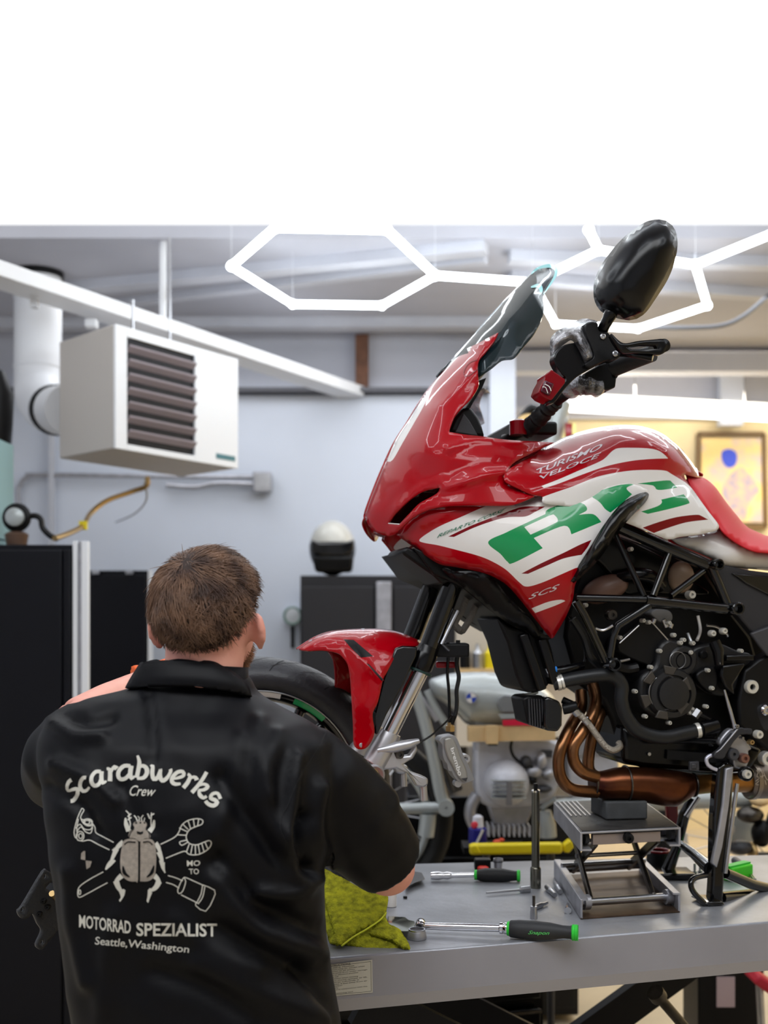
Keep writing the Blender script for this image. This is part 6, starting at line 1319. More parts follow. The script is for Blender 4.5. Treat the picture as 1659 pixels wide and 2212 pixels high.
# ---- tools on the bench
def lying(name, lab, cat, pts, h, mk): pass
m_chr = M['chrome']
def AT(px, py, h): return PZ(px, py, ZT + h)
rt = thing('ratchet', 'long chrome ratchet with black and green handle at the front edge of the bench', 'ratchet', AT(1000, 2003, 0))
a = AT(1100, 2006, .019); b = AT(1247, 2015, .019); ax = (b - a); L_ = ax.length; ax.normalize()
obj('handle_grip', G().lathe(a, ax, [(.0, .014), (.003, .0165), (.02, .018), (.05, .0182), (.08, .0165), (.105, .0125), (.118, .0125), (.125, .0145)], 28), mat('grip_rubber', (40, 41, 43), .6), rt)
obj('green_collar', G().lathe(a, ax, [(-.004, .0135), (.001, .0148)], 28), 'green', rt, 'green collar')
obj('green_end_cap', G().lathe(a, ax, [(.122, .0142), (.124, .016), (.127, .0148), (.129, .016), (.132, .0148), (.134, .016), (L_, .015), (L_ + .001, .008)], 28), 'green', rt, 'green end cap')
obj('ferrule', G().lathe(a, ax, [(-.02, .0085), (-.018, .0115), (-.013, .0115), (-.012, .010), (-.008, .0115), (-.003, .0115)], 22), m_chr, rt)
s0 = AT(907, 2000, .016)
obj('shaft', G().tube([s0, s0.lerp(a, .5), a - ax * .015], [.0072, .0078, .0075], 18), m_chr, rt)
obj('flex_joint', G().lathe(s0 + Vector((.0, -.012, 0)), Vector((.1, 1, .15)), [(0, .009), (.002, .0105), (.022, .0105), (.024, .009)], 20), m_chr, rt)
obj('joint_pin', G().lathe(s0 + Vector((0, -.013, 0)), Vector((.1, 1, .15)), [(-.001, .0045), (.001, .0045)], 12), 'soft', rt)
hd = [AT(*K10(p)[0], .016) for p in ((435, 912), (540, 918), (560, 935), (600, 945), (600, 975), (560, 1000), (460, 1000), (430, 960))]
obj('ratchet_head', G().prism(hd, (0, .022, -.004)), mat('chrome_head', (150, 150, 130), .12, 1), rt, bevel=.003)
lettering('handle_print', 'Snapon', K10((1272, 1024), (1398, 1028), (1404, 1000), (1278, 996)), lambda x, y: P(x, y, a.y + (b.y - a.y) * (x - 1100) / 147 - .0188), mat('print_green_bright', (90, 200, 100), .5), rt, shear=.3, bold=.01)
r2_ = thing('ratchet', 'shorter ratchet lying further back on the bench with a black head', 'ratchet', AT(1000, 1890, 0))
a = AT(1030, 1890, .015); b = AT(1124, 1892, .015); ax = b - a; L2 = ax.length; ax.normalize()
obj('handle_grip', G().lathe(a, ax, [(0, .012), (.02, .0165), (.06, .0165), (.085, .0125), (L2 - .008, .0115)], 24), 'rub', r2_)
obj('green_collar', G().lathe(a, ax, [(-.006, .0115), (0, .0125)], 24), 'green', r2_, 'green collar'); obj('green_end_cap', G().lathe(a, ax, [(L2 - .008, .0135), (L2 - .002, .0145), (L2, .012)], 24), 'green', r2_, 'green end cap')
s0 = AT(930, 1892, .013); obj('shaft', G().tube([s0, a - ax * .004], [.007, .006], 14), m_chr, r2_)
obj('ferrule', G().lathe(s0, a - s0, [(0, .009), (.02, .011), (.03, .008), (.04, .01), (.05, .007)], 14), m_chr, r2_)
obj('ratchet_head', G().prism([AT(*K10(p)[0], .014) for p in ((545, 690), (575, 640), (640, 650), (660, 690), (600, 710), (540, 745))], (0, .02, -.004)), 'dgrey', r2_, bevel=.003)
def up_tool(name, lab, cat, px, py, prof, m='steel', extra=None):
    p = T(px, py); t = thing(name, lab, cat, p)
    obj('socket_body', G().lathe((p.x, p.y, ZT), UP, prof, 22), m, t)
    if extra: extra(t, p)
    return t
m_ext = mat('olive_steel', (120, 118, 108), .25, 1)
def ex1(t, p):
    obj('drive_end', G().box((p.x, p.y, ZT + .236), (.009, .009, .016)), 'black', t, bevel=.001)
    obj('top_rim', G().lathe((p.x, p.y, ZT), UP, [(.224, .0098), (.228, .0102), (.230, .008)], 20), m_chr, t)
up_tool('long_socket', 'tall slim steel spark plug socket standing upright on the bench', 'socket', 1157, 1918, [(0, .0125), (.045, .0125), (.048, .0118), (.05, .0095), (.14, .0092), (.15, .0098), (.2, .0095), (.228, .0095)], m_ext, ex1)
up_tool('hex_socket', 'small hex bit socket standing upright near the front of the bench', 'socket', 1153, 1984, [(0, .0078), (.014, .0078), (.016, .0072), (.026, .0072), (.027, .003)], 'steel', lambda t, p: obj('hex_bit', G().lathe((p.x, p.y, ZT + .026), UP, [(0, .0034), (.022, .0034)], 6), 'dsteel', t))
def lie(name, lab, cat, p0, p1, prof, m='steel', h=.007):
    a = AT(*p0, h); b = AT(*p1, h); t = thing(name, lab, cat, AT(*p0, 0)); L = (b - a).length
    obj('shank', G().lathe(a, b - a, [(u * L, r) for u, r in prof[:len(prof) // 2 + 1]], 14), m, t)
    obj('bit_body', G().lathe(a, b - a, [(u * L, r) for u, r in prof[len(prof) // 2:]], 14), m, t)
    return t
lie('bit_socket', 'bit socket lying behind the small upright hex socket', 'socket', K9((215, 1032))[0], K9((292, 1003))[0], [(0, .006), (.3, .0065), (.5, .0065), (.55, .004), (1, .0035)], h=.006)
lie('socket', 'steel socket left of two lying beside the jack', 'socket', K9((290, 905))[0], K9((340, 955))[0], [(0, .006), (.3, .0075), (.5, .0075), (.55, .006), (1, .0055)])
lie('socket', 'steel socket right of two lying beside the jack', 'socket', K9((342, 882))[0], K9((375, 935))[0], [(0, .0055), (.3, .007), (.5, .007), (.55, .006), (1, .0055)])
lie('socket', 'short chrome socket lying against the front left foot of the jack', 'socket', K9((418, 1015))[0], K9((420, 1052))[0], [(0, .004), (.3, .005), (.4, .0065), (.6, .0072), (1, .0075)], m_chr)
t = lie('extension_bar', 'thin steel extension bar with socket lying left of the long socket', 'extension bar', K10((1025, 770))[0], K10((1282, 748))[0], [(0, .0025), (.5, .003), (.76, .003), (.8, .0075), (1, .0085)])
p = T(*K10((610, 1045))[0])
t = thing('ring_nut', 'thick silver ring nut lying beside the towel', 'nut', p)
obj('ring_body', G().lathe((p.x, p.y, ZT + .0005), UP, [(0, .0185), (.002, .0195), (.008, .0185), (.014, .0175), (.016, .0165), (.016, .0135), (.0, .0135), (0, .0185)], 30, cap=False), 'alum2', t)
obj('ring_collar', G().lathe((p.x, p.y, ZT + .0165), UP, [(0, .0165), (.003, .0165), (.003, .014), (0, .014)], 30, cap=False), 'steel', t)
p = T(1042, 1878); t = thing('magnet_tray', 'small black box with a red cap at the back of the bench', 'box', p)
obj('tray_body', G().box((p.x, p.y, ZT + .014), (.04, .03, .027)), 'black', t, bevel=.003); obj('red_cap', G().lathe((p.x - .0, p.y - .02, ZT + .001), UP, [(0, .014), (.009, .014), (.012, .009)], 16), mat('red_plastic', (215, 50, 35), .5), t, 'red cap')
p = T(1076, 1876); t = thing('clear_cup', 'small grey metal cup beside the red cap at the back', 'cup', p)
obj('cup_wall', G().lathe((p.x, p.y, ZT + .001), UP, [(0, .010), (.024, .012), (.024, .0105), (.002, .009)], 18), 'alum2', t); obj('cup_band', G().torus((p.x, p.y, ZT + .018), UP, .0122, .0015, 20, 6), 'dgrey', t)
p = T(*K10((540, 805))[0]); obj('loose_clip', G().box((p.x, p.y, ZT + .003), (.009, .006, .005)), 'black', label='tiny black clip lying alone behind the front ratchet', category='clip', bevel=.001)
p = T(845, 1958); t = thing('paper_cup', 'small white and orange bottle behind the towel', 'bottle', p); obj('bottle_body', G().lathe((p.x, p.y, ZT + .001), UP, [(0, .012), (.03, .012), (.035, .008), (.045, .006)], 14), 'wht', t); obj('bottle_cap', G().lathe((p.x, p.y, ZT + .046), UP, [(0, .007), (.01, .007)], 12), 'orange', t)
# green tool near the stand
p = T(*K9((1400, 870))[0]); q = T(*K9((1530, 838))[0]); t = thing('green_tool', 'bright green tool holder with thin rods on the bench beside the stand', 'tool', p)
a = Vector((p.x, p.y, ZT + .017)); b = Vector((q.x, q.y, ZT + .017))
obj('green_block', G().beam(a, b, .035, .032), 'lime', t, bevel=.004); obj('green_edge', G().beam(a + UP * .018, b + UP * .018, .02, .004), 'green', t)
obj('rod_handle', G().tube([AT(*K9((1455, 742))[0], .012), AT(*K9((1500, 775))[0], .012)], .010, 12), 'dgrey', t)
for k in range(2): obj('thin_rod', G().tube([AT(*K9((1505 + k * 12, 775))[0], .012), AT(*K9((1570 + k * 12, 858))[0], .006)], .0022, 8), 'steel', t)
for k, (x, y) in enumerate(((1205, 822), (1238, 818))):
    p = T(*K9((x, y))[0]); t = thing('loose_bolt', 'small bolt standing behind the centre stand, the %s of two' % ('left' if k == 0 else 'right'), 'bolt', p)
    obj('bolt_shank', G().lathe((p.x, p.y, ZT + .001), UP, [(0, .003), (.024, .003)], 10), 'steel', t); obj('bolt_head', G().lathe((p.x, p.y, ZT + .001), UP, [(0, .006), (.005, .006)], 6), 'steel', t)
p = T(*K9((985, 775))[0]); t = thing('wheel_chock', 'black rubber cup with red trim behind the scissor jack', 'chock', p)
obj('cup_base', G().lathe((p.x, p.y, ZT + .001), UP, [(0, .033), (.035, .031), (.036, .024), (.01, .022)], 24), 'black', t); obj('red_trim', G().torus((p.x, p.y, ZT + .038), UP, .026, .004, 24, 8), 'redd', t, 'red trim')
obj('red_strut', G().beam(P(*K9((1058, 380))[0], 2.95), P(*K9((1068, 540))[0], 2.95), .022, .03), 'redd', label='dark red strut seen behind the exhaust above the jack', category='strut', bevel=.004)
# ---- towel
m_tow = mat('yellow_microfibre', (198, 198, 52), .95, var=.3, vs=70, bump=.8, bs=260, rgb2=(138, 140, 46), spec=.05)
tw = thing('towel', 'yellow green microfibre towel crumpled at the front edge of the bench', 'towel', T(790, 2040))
def TS(px, py, d): return P(px, py, 2.215 + (2056 - py) * .00125 - d)
def fuzz(o, amp, seed):
    me = o.data; r_ = np.random.RandomState(seed); n = len(me.vertices); co = np.empty(n * 3); me.vertices.foreach_get('co', co); co = co.reshape(-1, 3) + r_.randn(n, 3) * amp; me.vertices.foreach_set('co', co.ravel())
o = pillow('towel_layer', K10((-60, 560), (50, 622), (180, 690), (330, 770), (430, 780), (425, 900), (440, 950), (500, 985), (548, 1050), (572, 1108, 1), (500, 1118), (420, 1120), (300, 1110), (180, 1085), (100, 1075), (85, 1050), (30, 900), (-40, 700)), TS, .016, 14, m_tow, tw, step=4, back=.014); fuzz(o, .0007, 1)
o = pillow('towel_fold', K10((-60, 560), (50, 622), (180, 690), (330, 770), (430, 782), (424, 880), (380, 940), (300, 985), (220, 1030), (160, 1085), (90, 1062), (112, 1010), (95, 930), (40, 780)), lambda x, y, d: TS(x, y, d + .026), .012, 8, m_tow, tw, step=4, back=.006); fuzz(o, .0008, 2)
o = pillow('towel_fold', K10((330, 1000), (400, 960), (450, 965), (500, 1000), (545, 1055), (570, 1108), (520, 1100), (460, 1060), (400, 1040), (330, 1020)), lambda x, y, d: TS(x, y, d + .02), .010, 6, m_tow, tw, step=4, back=.006); fuzz(o, .0007, 3)
g = G(); ribbon(g, K10((160, 1086), (230, 1032), (310, 985), (390, 930), (428, 885)), 2.6, lambda x, y: TS(x, y, .041)); obj('hem_edge', g, mat('hem_yellow', (205, 212, 50), .8), tw, fix=False, solid=.002)
# ---- brake caliper hanging on its hoses
cp = thing('brake_caliper', 'silver brake caliper hanging on black hoses below the fork', 'brake caliper', B(*K15((560, 1360))[0], .05))
def CB(pts, d): return [B(x, y, d) for x, y in K15(*pts)]
o = obj('caliper_body', G().prism([B(x, y, .085) for x, y in sm(K15((318, 925, 1), (345, 890), (430, 872), (480, 880), (520, 960), (560, 1070), (610, 1170), (660, 1290), (672, 1312, 1), (612, 1335), (560, 1350, 1), (500, 1320), (455, 1262), (440, 1225), (410, 1220), (395, 1150), (375, 1130), (352, 1060), (350, 970)), k=3)], -BN * .045), mat('caliper_grey', (150, 150, 152), .4, .5), cp, bevel=.006, seg=3)
obj('caliper_face', G().prism([B(x, y, .092) for x, y in sm(K15((372, 905, 1), (440, 890), (490, 960), (530, 1080), (585, 1200), (600, 1310, 1), (560, 1330), (500, 1270), (455, 1180), (405, 1090), (375, 990)), k=3)], -BN * .012), mat('caliper_face_grey', (158, 156, 150), .4, .4), cp, bevel=.003)
obj('caliper_lug', G().lathe(B(*K15((578, 1100))[0], .07), BN, [(-.02, .010), (.004, .010), (.004, .005), (-.018, .005)], 18, cap=False), 'alu', cp)
obj('caliper_foot', G().prism(CB([(535, 1300), (600, 1290), (585, 1330)], .094), -BN * .004), 'dgrey', cp)
obj('lower_lug', G().lathe(B(*K15((505, 1350))[0], .07), BN, [(-.02, .008), (.0, .008)], 14), 'alu', cp)
lettering('raised_lettering', 'brembo', K15((428, 1000), (508, 1275), (552, 1262), (462, 985)), lambda x, y: B(x, y, .0935), mat('letter_white', (232, 232, 230), .4), cp, bold=.02)
obj('banjo_fitting', G().tube(CB([(430, 740)], .07) + CB([(428, 830)], .07), .007, 14).lathe(B(*K15((425, 800))[0], .07), UP, [(-.006, .011), (.006, .011)], 6), 'brass', cp)
obj('brake_hose', G().tube(sm3(CB([(505, -80), (500, 40), (490, 160), (512, 290), (490, 420), (492, 540), (480, 650), (440, 740)], .07)), .0048, 10), 'hose', cp)
obj('brake_hose', G().tube(sm3(CB([(402, -60), (404, 100), (398, 250), (412, 420), (418, 600), (415, 720)], .08)), .0035, 10), 'satin', cp)
obj('sensor_wire', G().tube(sm3(CB([(440, 680), (380, 740), (250, 860), (120, 940), (0, 985), (-120, 1010)], .09)), .0022, 8), 'satin', cp)
obj('hose_boot', G().tube(CB([(455, 670), (430, 760)], .07), [.009, .007], 12), 'soft', cp)
# ---- strap
sp_ = thing('strap', 'looped grey webbing strap hanging behind the fork under the fairing', 'strap', B(*K4((650, 1500))[0], .07))
def strp(pts, w, d):
    g = G(); ribbon(g, K4(*pts), w, lambda x, y: B(x, y, d)); return g
obj('strap_length', strp([(745, 1262), (722, 1330), (690, 1410), (655, 1470), (650, 1500), (690, 1540)], 14, .075), 'webb', sp_, solid=.002, fix=False)
obj('strap_length', strp([(815, 1290), (790, 1370), (755, 1450), (720, 1510), (690, 1545), (655, 1510)], 14, .07), 'webb', sp_, solid=.002, fix=False)

# ---- black bracket on a stand behind the man
bt = thing('monitor_bracket', 'black metal bracket plate with three bolts left of the man', 'bracket', (P(200, 1, 2.3).x, 2.3, 0))
XB = lambda x, y, d=0: P(*K18((x, y))[0], 2.12 + (x - 120) * .0002 - d)
bo_ = [(295, 1108), (325, 1100), (358, 1115), (385, 1150), (345, 1190), (318, 1225), (345, 1245), (430, 1370), (440, 1475), (330, 1620), (292, 1668), (262, 1660), (248, 1630), (280, 1560), (285, 1520), (258, 1480), (225, 1410), (190, 1440), (150, 1445), (125, 1420), (118, 1385), (150, 1350)]
out = sm(K18(*bo_), k=3); holes = [[K18((cx + 13 * math.cos(t * .785), cy + 17 * math.sin(t * .785)))[0] for t in range(8)] for cx, cy in ((314, 1142), (150, 1382), (291, 1616))]
V, F = trimesh2d(out, holes, 8); cc = np.array([[sum(V[i][0] for i in f) / 3, sum(V[i][1] for i in f) / 3] for f in F]); bad = np.zeros(len(F), bool)
for h in holes: bad |= inside(cc, h)
F = [f for f, k in zip(F, bad) if not k]; g = G(); g.add([P(x, y, 2.12 + (x - 36) * .0006) for x, y in V], F)
m_br = mat('bracket_black', (50, 51, 54), .4, bump=.2, bs=200)
obj('bracket_plate', g, m_br, bt, solid=.008, fix=False)
g = G(); g.prism([P(x, y, 2.112 + (x - 36) * .0006) for x, y in K18((270, 1190), (300, 1225), (430, 1380), (436, 1470), (345, 1575), (180, 1318))], (0, .006, 0)); obj('raised_panel', g, mat('bracket_inner', (34, 35, 40), .4), bt, bevel=.002)
for cx, cy in ((320, 1320), (350, 1362), (290, 1412)): obj('plate_bolt', G().lathe(P(*K18((cx, cy))[0], 2.115 + (cx / 3.34 - 36) * .0006), (0, -1, 0), [(-.004, .0052), (.006, .0052), (.009, .0035), (.009, .0015), (.006, .0015)], 14), 'soft', bt)
obj('bracket_arm', G().beam(P(105, 1925, 2.17), P(190, 1935, 2.3), .03, .03), 'dgrey', bt); obj('arm_spring', G().tube([P(112, 1930, 2.14), P(140, 1955, 2.2)], .006, 8), 'brass', bt)
obj('stand_pole', G().tube([(P(200, 1, 2.3).x, 2.3, .0), P(200, 1920, 2.3)], .02, 14), 'navy', bt); obj('stand_base', G().lathe((P(200, 1, 2.3).x, 2.3, 0), UP, [(0, .15), (.02, .15), (.03, .03)], 24), 'navy', bt)

# ---- old silver motorcycle behind the bench
om = thing('vintage_motorcycle', 'old silver motorcycle being restored, with round badge on its tank, behind the bench', 'motorcycle', (P(1080, 1, 4.0).x, 4.0, 0))
def VB(x, y, d=0): return P(x, y, 4.0 - d)
def V15(pts, d=0): return [VB(x, y, d) for x, y in K15(*pts)]
tkk = pillow('tank', K15((215, 330), (300, 285), (420, 255), (600, 240), (850, 242), (1080, 275), (1300, 360), (1450, 480), (1500, 640), (1480, 780), (1200, 792), (800, 785), (600, 760), (520, 690), (470, 640), (380, 560), (260, 470)), VB, .13, 22, 'silver', om, step=8)
obj('knee_recess', G().prism(V15([(905, 500), (960, 465), (1100, 475), (1200, 520), (1230, 640), (940, 640), (890, 570)], .128), (0, -.008, 0)), mat('knee_grey', (120, 122, 124), .5), om, bevel=.004)
obj('red_tank_stripe', G().prism(V15([(945, 715), (1300, 700), (1320, 765), (950, 772)], .13), (0, -.006, 0)), mat('stripe_red', (215, 30, 65), .4), om, 'red stripe')
obj('light_tank_stripe', G().prism(V15([(900, 655), (1300, 650), (1310, 695), (930, 700)], .128), (0, -.006, 0)), 'silver', om)
rc = VB(*K15((635, 495))[0], .134)
rd = obj('tank_badge', G().lathe(rc, (0, -1, 0), [(0, .0215), (.003, .0215), (.004, .019)], 28), mat('badge_ring', (170, 172, 178), .4, .5), om, 'round blue and white quartered badge')
for k in range(4):
    g = G(); pts = [rc + Vector((0, -.0048, 0))] + [rc + Vector((math.cos(math.pi / 2 * k + math.pi / 16 * i + .2) * .0165, -.0048, math.sin(math.pi / 2 * k + math.pi / 16 * i + .2) * .0165)) for i in range(9)]
    g.add(pts, [tuple(range(10))]); obj('badge_quarter', g, mat('badge_blue', (40, 70, 170), .3) if k % 2 else 'wht', rd, fix=False)
obj('wooden_plank', G().beam(VB(*K15((600, 850))[0], .1), VB(*K15((1460, 835))[0], .1), .06, .05), 'palewood', om)
obj('plank_block', G().box(VB(*K15((840, 860))[0], .14), (.04, .03, .06)), 'palewood', om)
m_whe = mat('pale_engine_alloy', (205, 206, 214), .45, .25, var=.08, vs=20)
obj('engine_case', G().prism([VB(x, y, .06) for x, y in sm(K15((675, 890, 1), (1300, 885), (1500, 930), (1560, 1040), (1500, 1400), (1350, 1560), (900, 1600), (700, 1500), (670, 1200)), k=3)], (0, .12, 0)), m_whe, om, bevel=.015)
obj('breather_slot', G().prism(V15([(805, 885), (895, 885), (895, 970), (805, 970)], .075), (0, .02, 0)), 'black', om)
obj('dark_fitting', G().prism(V15([(1340, 1020), (1445, 1020), (1440, 1090), (1345, 1080)], .075), (0, .02, 0)), 'dgrey', om)
cc_ = VB(*K15((985, 1340))[0], .08); k_ = 4.0 / 2500 / 4.608
obj('cylinder_cover', G().ell(cc_, 225 * k_, .09, 228 * k_, 30, 18), m_whe, om)
for k in range(5): obj('cylinder_fin', G().box(cc_ + Vector((0, -.07, (-110 + 42 * k) * k_)), (330 * k_, .05, 8 * k_)), 'silver', om)
obj('cylinder_strap', G().box(cc_ + Vector((0, -.085, -60 * k_)), (50 * k_, .03, 230 * k_)), mat('strap_grey', (120, 118, 122), .5), om)
for x, y, w_, h_, mm in ((1180, 1130, 60, 60, 'dgrey'), (1260, 1230, 90, 70, 'alum2'), (1330, 1120, 60, 90, 'alum2'), (1240, 1310, 50, 50, 'black'), (1400, 1250, 70, 60, 'alum2'), (1350, 1400, 90, 40, 'dgrey')):
    obj('carburettor_part', G().ell(VB(*K15((x, y))[0], .08), w_ * k_, .03, h_ * k_, 14, 10), mm, om)
obj('control_cable', G().tube(sm3(V15([(1040, 920), (1030, 1000), (1060, 1080), (1130, 1140), (1250, 1180)], .10)), .005, 8), 'soft', om)
obj('lower_case', G().prism([VB(x, y, .05) for x, y in K15((790, 1560), (1260, 1560), (1240, 1640), (1180, 1780), (1040, 1800), (860, 1760))], (0, .1, 0)), 'alum2', om, bevel=.01)
for k in range(9): obj('sump_fin', G().box(VB(*K15((800 + k * 50, 1800))[0], .05), (14 * k_, .1, 100 * k_)), m_whe, om)
obj('side_stand', G().tube(V15([(1370, 1620), (1390, 1760), (1400, 1880)], .06), [.02, .03, .03], 12), 'silver', om)
for pts, r_, mm in (([(60, 420), (140, 620), (250, 1050), (330, 1450), (375, 1560)], .021, 'silver'), ([(200, 420), (260, 560), (330, 680), (410, 800)], .014, 'silver'), ([(130, 500), (230, 620), (300, 720)], .012, 'alum2'), ([(-120, 1600), (100, 1595), (380, 1585)], .020, 'silver'), ([(205, 1650), (200, 1750), (185, 1870)], .028, 'silver'),
                    ([(700, 1460), (640, 1560), (630, 1680), (700, 1820)], .022, 'alum2'), ([(1330, 1600), (1400, 1540), (1480, 1500)], .010, 'silver'), ([(330, 900), (420, 1200), (500, 1420)], .02, 'dsteel')):
    obj('frame_tube', G().tube(sm3(V15(pts, .04), 4), r_, 12), mm, om)
obj('frame_lug', G().lathe(VB(*K15((385, 1590))[0], .07), (0, -1, 0), [(-.04, .028), (.01, .028), (.01, .006), (.005, .006)], 20), 'silver', om)
# its wire wheels
def wire_wheel(c, r, nm, rimm='silver'):
    ax = Vector((0, -1, 0)); o = obj(nm, G().torus(c, ax, r, .035, 56, 12), 'rub', om)
    obj('wheel_rim', G().torus(c, ax, r - .05, .016, 56, 10), rimm, om)
    obj('wheel_hub', G().lathe(c, ax, [(-.05, .04), (-.04, .07), (.04, .07), (.05, .04)], 24), 'silver', om)
    for k in range(18):
        a = 2 * math.pi * k / 18; obj('wire_spoke', G().tube([c + Vector((math.cos(a + .4) * .06, .03 * (-1) ** k, math.sin(a + .4) * .06)), c + Vector((math.cos(a) * (r - .055), 0, math.sin(a) * (r - .055)))], .002, 5), 'steel', om)
wire_wheel(P(790, 1770, 4.05), .27, 'wheel_tyre')
wire_wheel(P(1590, 1800, 4.05), .25, 'wheel_tyre', 'white')
obj('rear_guard', G().torus(P(1590, 1800, 4.02), Vector((0, -1, 0)), .20, .03, 40, 10, a0=0, a1=6), 'white', om)
for x, y, w_, h_, mm in ((1620, 1760, 30, 18, 'dsteel'), (1645, 1800, 22, 30, 'black'), (1600, 1830, 26, 16, 'dgrey'), (1650, 1860, 40, 20, 'black'), (1640, 1730, 20, 12, 'palewood'), (1570, 1790, 16, 16, 'alum2'), (1625, 1840, 10, 22, 'brass'), (1690, 1780, 36, 44, 'dgrey')):
    s_ = 3.85 / 2500; obj('drive_part', G().ell(P(x, y, 3.85), w_ * s_, .04, h_ * s_, 14, 10), mm, om)
obj('rear_frame', G().beam(P(1240, 1610, 3.95), P(1700, 1560, 3.95), .05, .06), 'alum2', om)
obj('gearbox_case', G().prism([P(x, y, 3.95) for x, y in ((1225, 1590), (1330, 1600), (1340, 1680), (1290, 1740), (1230, 1720))], (0, .12, 0)), m_whe, om, bevel=.01)
obj('far_silencer', G().tube([P(1200, 1745, 3.9), P(1330, 1735, 3.9), P(1620, 1725, 3.9)], .03, 14), 'silver', om)
# its lift: black cabinet and yellow bar
lf = thing('black_cart', 'low black tool cart standing behind the bench under the old motorcycle', 'cart', (P(1060, 1, 4.5).x, 4.6, 0))
def XY(px, Y): return P(px, 1, Y).x
za = P(1, 1720, 4.4).z
obj('cart_body', G().hexa([(XY(880, 4.4), 4.4, .03), (XY(1250, 4.4), 4.4, .03), (XY(1250, 4.4), 4.9, .03), (XY(880, 4.4), 4.9, .03), (XY(880, 4.4), 4.4, za), (XY(1250, 4.4), 4.4, za), (XY(1250, 4.4), 4.9, za), (XY(880, 4.4), 4.9, za)]), 'satin', lf, bevel=.006)
for k in range(3): obj('cart_drawer', G().box(((XY(890, 4.4) + XY(1240, 4.4)) / 2, 4.39, .15 + k * .2), (XY(1240, 4.4) - XY(890, 4.4), .02, .17)), 'satin', lf, bevel=.003)
yb = thing('yellow_bar', 'bright yellow padded bar running behind the back edge of the bench', 'bar', P(1120, 1835, 3.6))
obj('bar_sleeve', G().beam(P(1014, 1834, 3.6), P(1214, 1831, 3.6), .03, .034), 'yellow', yb, bevel=.008); obj('bar_end', G().prism([P(1218, 1826, 3.6), P(1232, 1815, 3.6), P(1242, 1828, 3.6), P(1230, 1843, 3.6), P(1218, 1842, 3.6)], (0, .04, 0)), 'yellow', yb, bevel=.004)
obj('bar_end', G().prism([P(1013, 1828, 3.58), P(1030, 1824, 3.58), P(1040, 1846, 3.58), P(1020, 1846, 3.58)], (0, .04, 0)), 'yellow', yb, bevel=.006)
for x in (1050, 1190): obj('bar_post', G().tube([P(x, 1838, 3.62), (P(x, 1838, 3.62).x, 3.62, 0)], .012, 10), 'dgrey', yb)
bl_ = thing('spray_can', 'blue spray can with a white and red top behind the bench', 'can', P(1030, 1820, 3.75))
c_ = P(1032, 1822, 3.75); s_ = 3.75 / 2500
obj('can_body', G().lathe(c_, UP, [(0, 20 * s_), (32 * s_, 20 * s_), (36 * s_, 14 * s_)], 18), 'dblue', bl_); obj('can_label', G().lathe(c_ + Vector((0, -.002, 36 * s_)), UP, [(0, 13 * s_), (22 * s_, 11 * s_), (26 * s_, 5 * s_)], 18), mat('can_white', (215, 215, 225), .4), bl_, 'white shoulder')
obj('can_red_dot', G().ell(c_ + Vector((-.012, -.02, 42 * s_)), .012, .004, .012, 10, 8), mat('dot_red', (225, 60, 80), .5), bl_); obj('can_stripe', G().beam(c_ + Vector((-.01, -.034, 0)), c_ + Vector((.014, -.03, 34 * s_)), .012, .006), 'wht', bl_)
sf2 = thing('support_shelf', 'black shelf post holding the spray can behind the bench', 'shelf', (c_.x, c_.y, 0))
obj('shelf_plate', G().box((c_.x + .05, c_.y, c_.z - .012), (.2, .12, .02)), 'black', sf2); obj('shelf_leg', G().box((c_.x + .05, c_.y, (c_.z - .02) / 2), (.03, .03, c_.z - .02)), 'black', sf2)
ob = thing('orange_rag', 'small orange rag beside the blue spray can', 'rag', P(1065, 1806, 3.7)); obj('rag_fold', G().ell(c_ + Vector((.062, -.02, .008)), .016, .012, .009, 12, 8), mat('rag_orange', (225, 95, 70), .8), ob); obj('rag_corner', G().ell(c_ + Vector((.075, -.02, .014)), .01, .01, .008, 10, 6), mat('rag_orange2', (215, 85, 60), .8), ob)
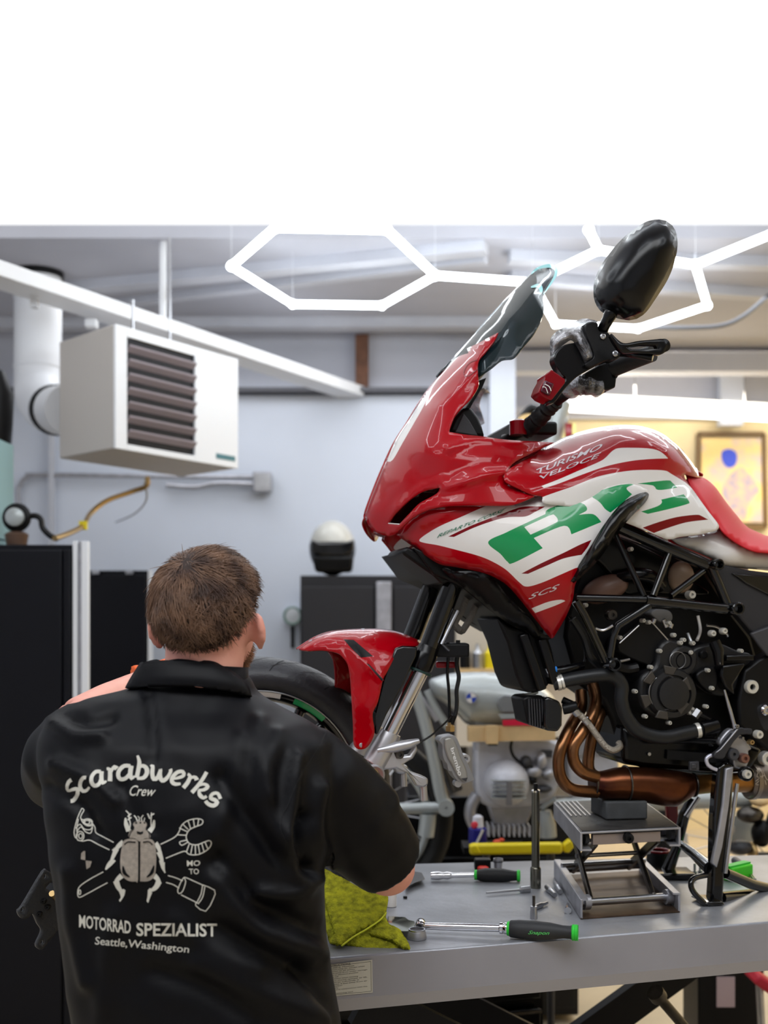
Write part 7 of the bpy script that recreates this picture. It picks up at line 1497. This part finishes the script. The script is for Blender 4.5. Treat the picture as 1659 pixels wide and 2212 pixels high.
# silver fork of another bike behind the handlebar
fk = thing('upside_down_fork', 'silver fork tops of a parked motorcycle seen between the handlebar and the tank', 'fork', (P(1200, 1, 5.2).x, 5.2, 0))
obj('fork_leg', G().tube([P(1212, 868, 5.2), P(1190, 960, 5.2), P(1140, 1200, 5.2), (P(1090, 1, 5.2).x, 5.2, .0)], .045, 14), 'silver', fk); obj('fork_crown', G().beam(P(1120, 925, 5.2), P(1225, 905, 5.2), .06, .05), 'silver', fk, bevel=.01)
obj('red_light', G().box(P(1228, 930, 5.15), (.03, .03, .06)), 'red', fk); obj('clutter_cable', G().tube(sm3([P(1110, 935, 5.15), P(1130, 900, 5.15), P(1150, 882, 5.15), P(1165, 895, 5.15)]), .02, 10), 'satin', fk)
obj('grip_stub', G().ell(P(1140, 912, 5.15), .05, .05, .04, 14, 10), 'brass', fk)
bx = thing('yellow_lamp', 'small pale yellow box behind the motorcycle tank', 'box', (P(1228, 1, 6.8).x, 6.8, 0)); obj('box_front', G().box(P(1225, 935, 6.8), (.09, .06, .10)), mat('pale_yellow', (250, 240, 150), .5), bx); obj('box_stand', G().box((P(1225, 1, 6.8).x, 6.82, P(1, 955, 6.8).z / 2), (.04, .04, P(1, 955, 6.8).z)), 'cream', bx)
# clutter under the bench at right
ct = thing('red_stool', 'red and white stool seen under the right end of the bench', 'stool', (P(1610, 1, 3.6).x, 3.6, 0))
obj('stool_seat', G().beam(P(1622, 2102, 3.6), P(1690, 2150, 3.6), .12, .035), mat('stool_red', (200, 40, 60), .5), ct, bevel=.01)
for x in (1640, 1690): obj('stool_leg', G().tube([P(x, 2120, 3.62), (P(x, 2120, 3.62).x + .02, 3.62, 0)], .012, 10), 'steel', ct)
dc = thing('dark_crate', 'dark crate with pale patches on the floor under the bench', 'crate', (P(1545, 1, 3.9).x, 3.9, 0))
cx_ = P(1570, 1, 3.9).x
obj('crate_body', G().box((cx_, 3.95, .2), (.22, .2, .4)), 'black', dc, bevel=.006); obj('crate_label', G().box((cx_ - .02, 3.845, .3), (.06, .005, .1)), mat('pale_pink', (190, 170, 175), .7), dc)
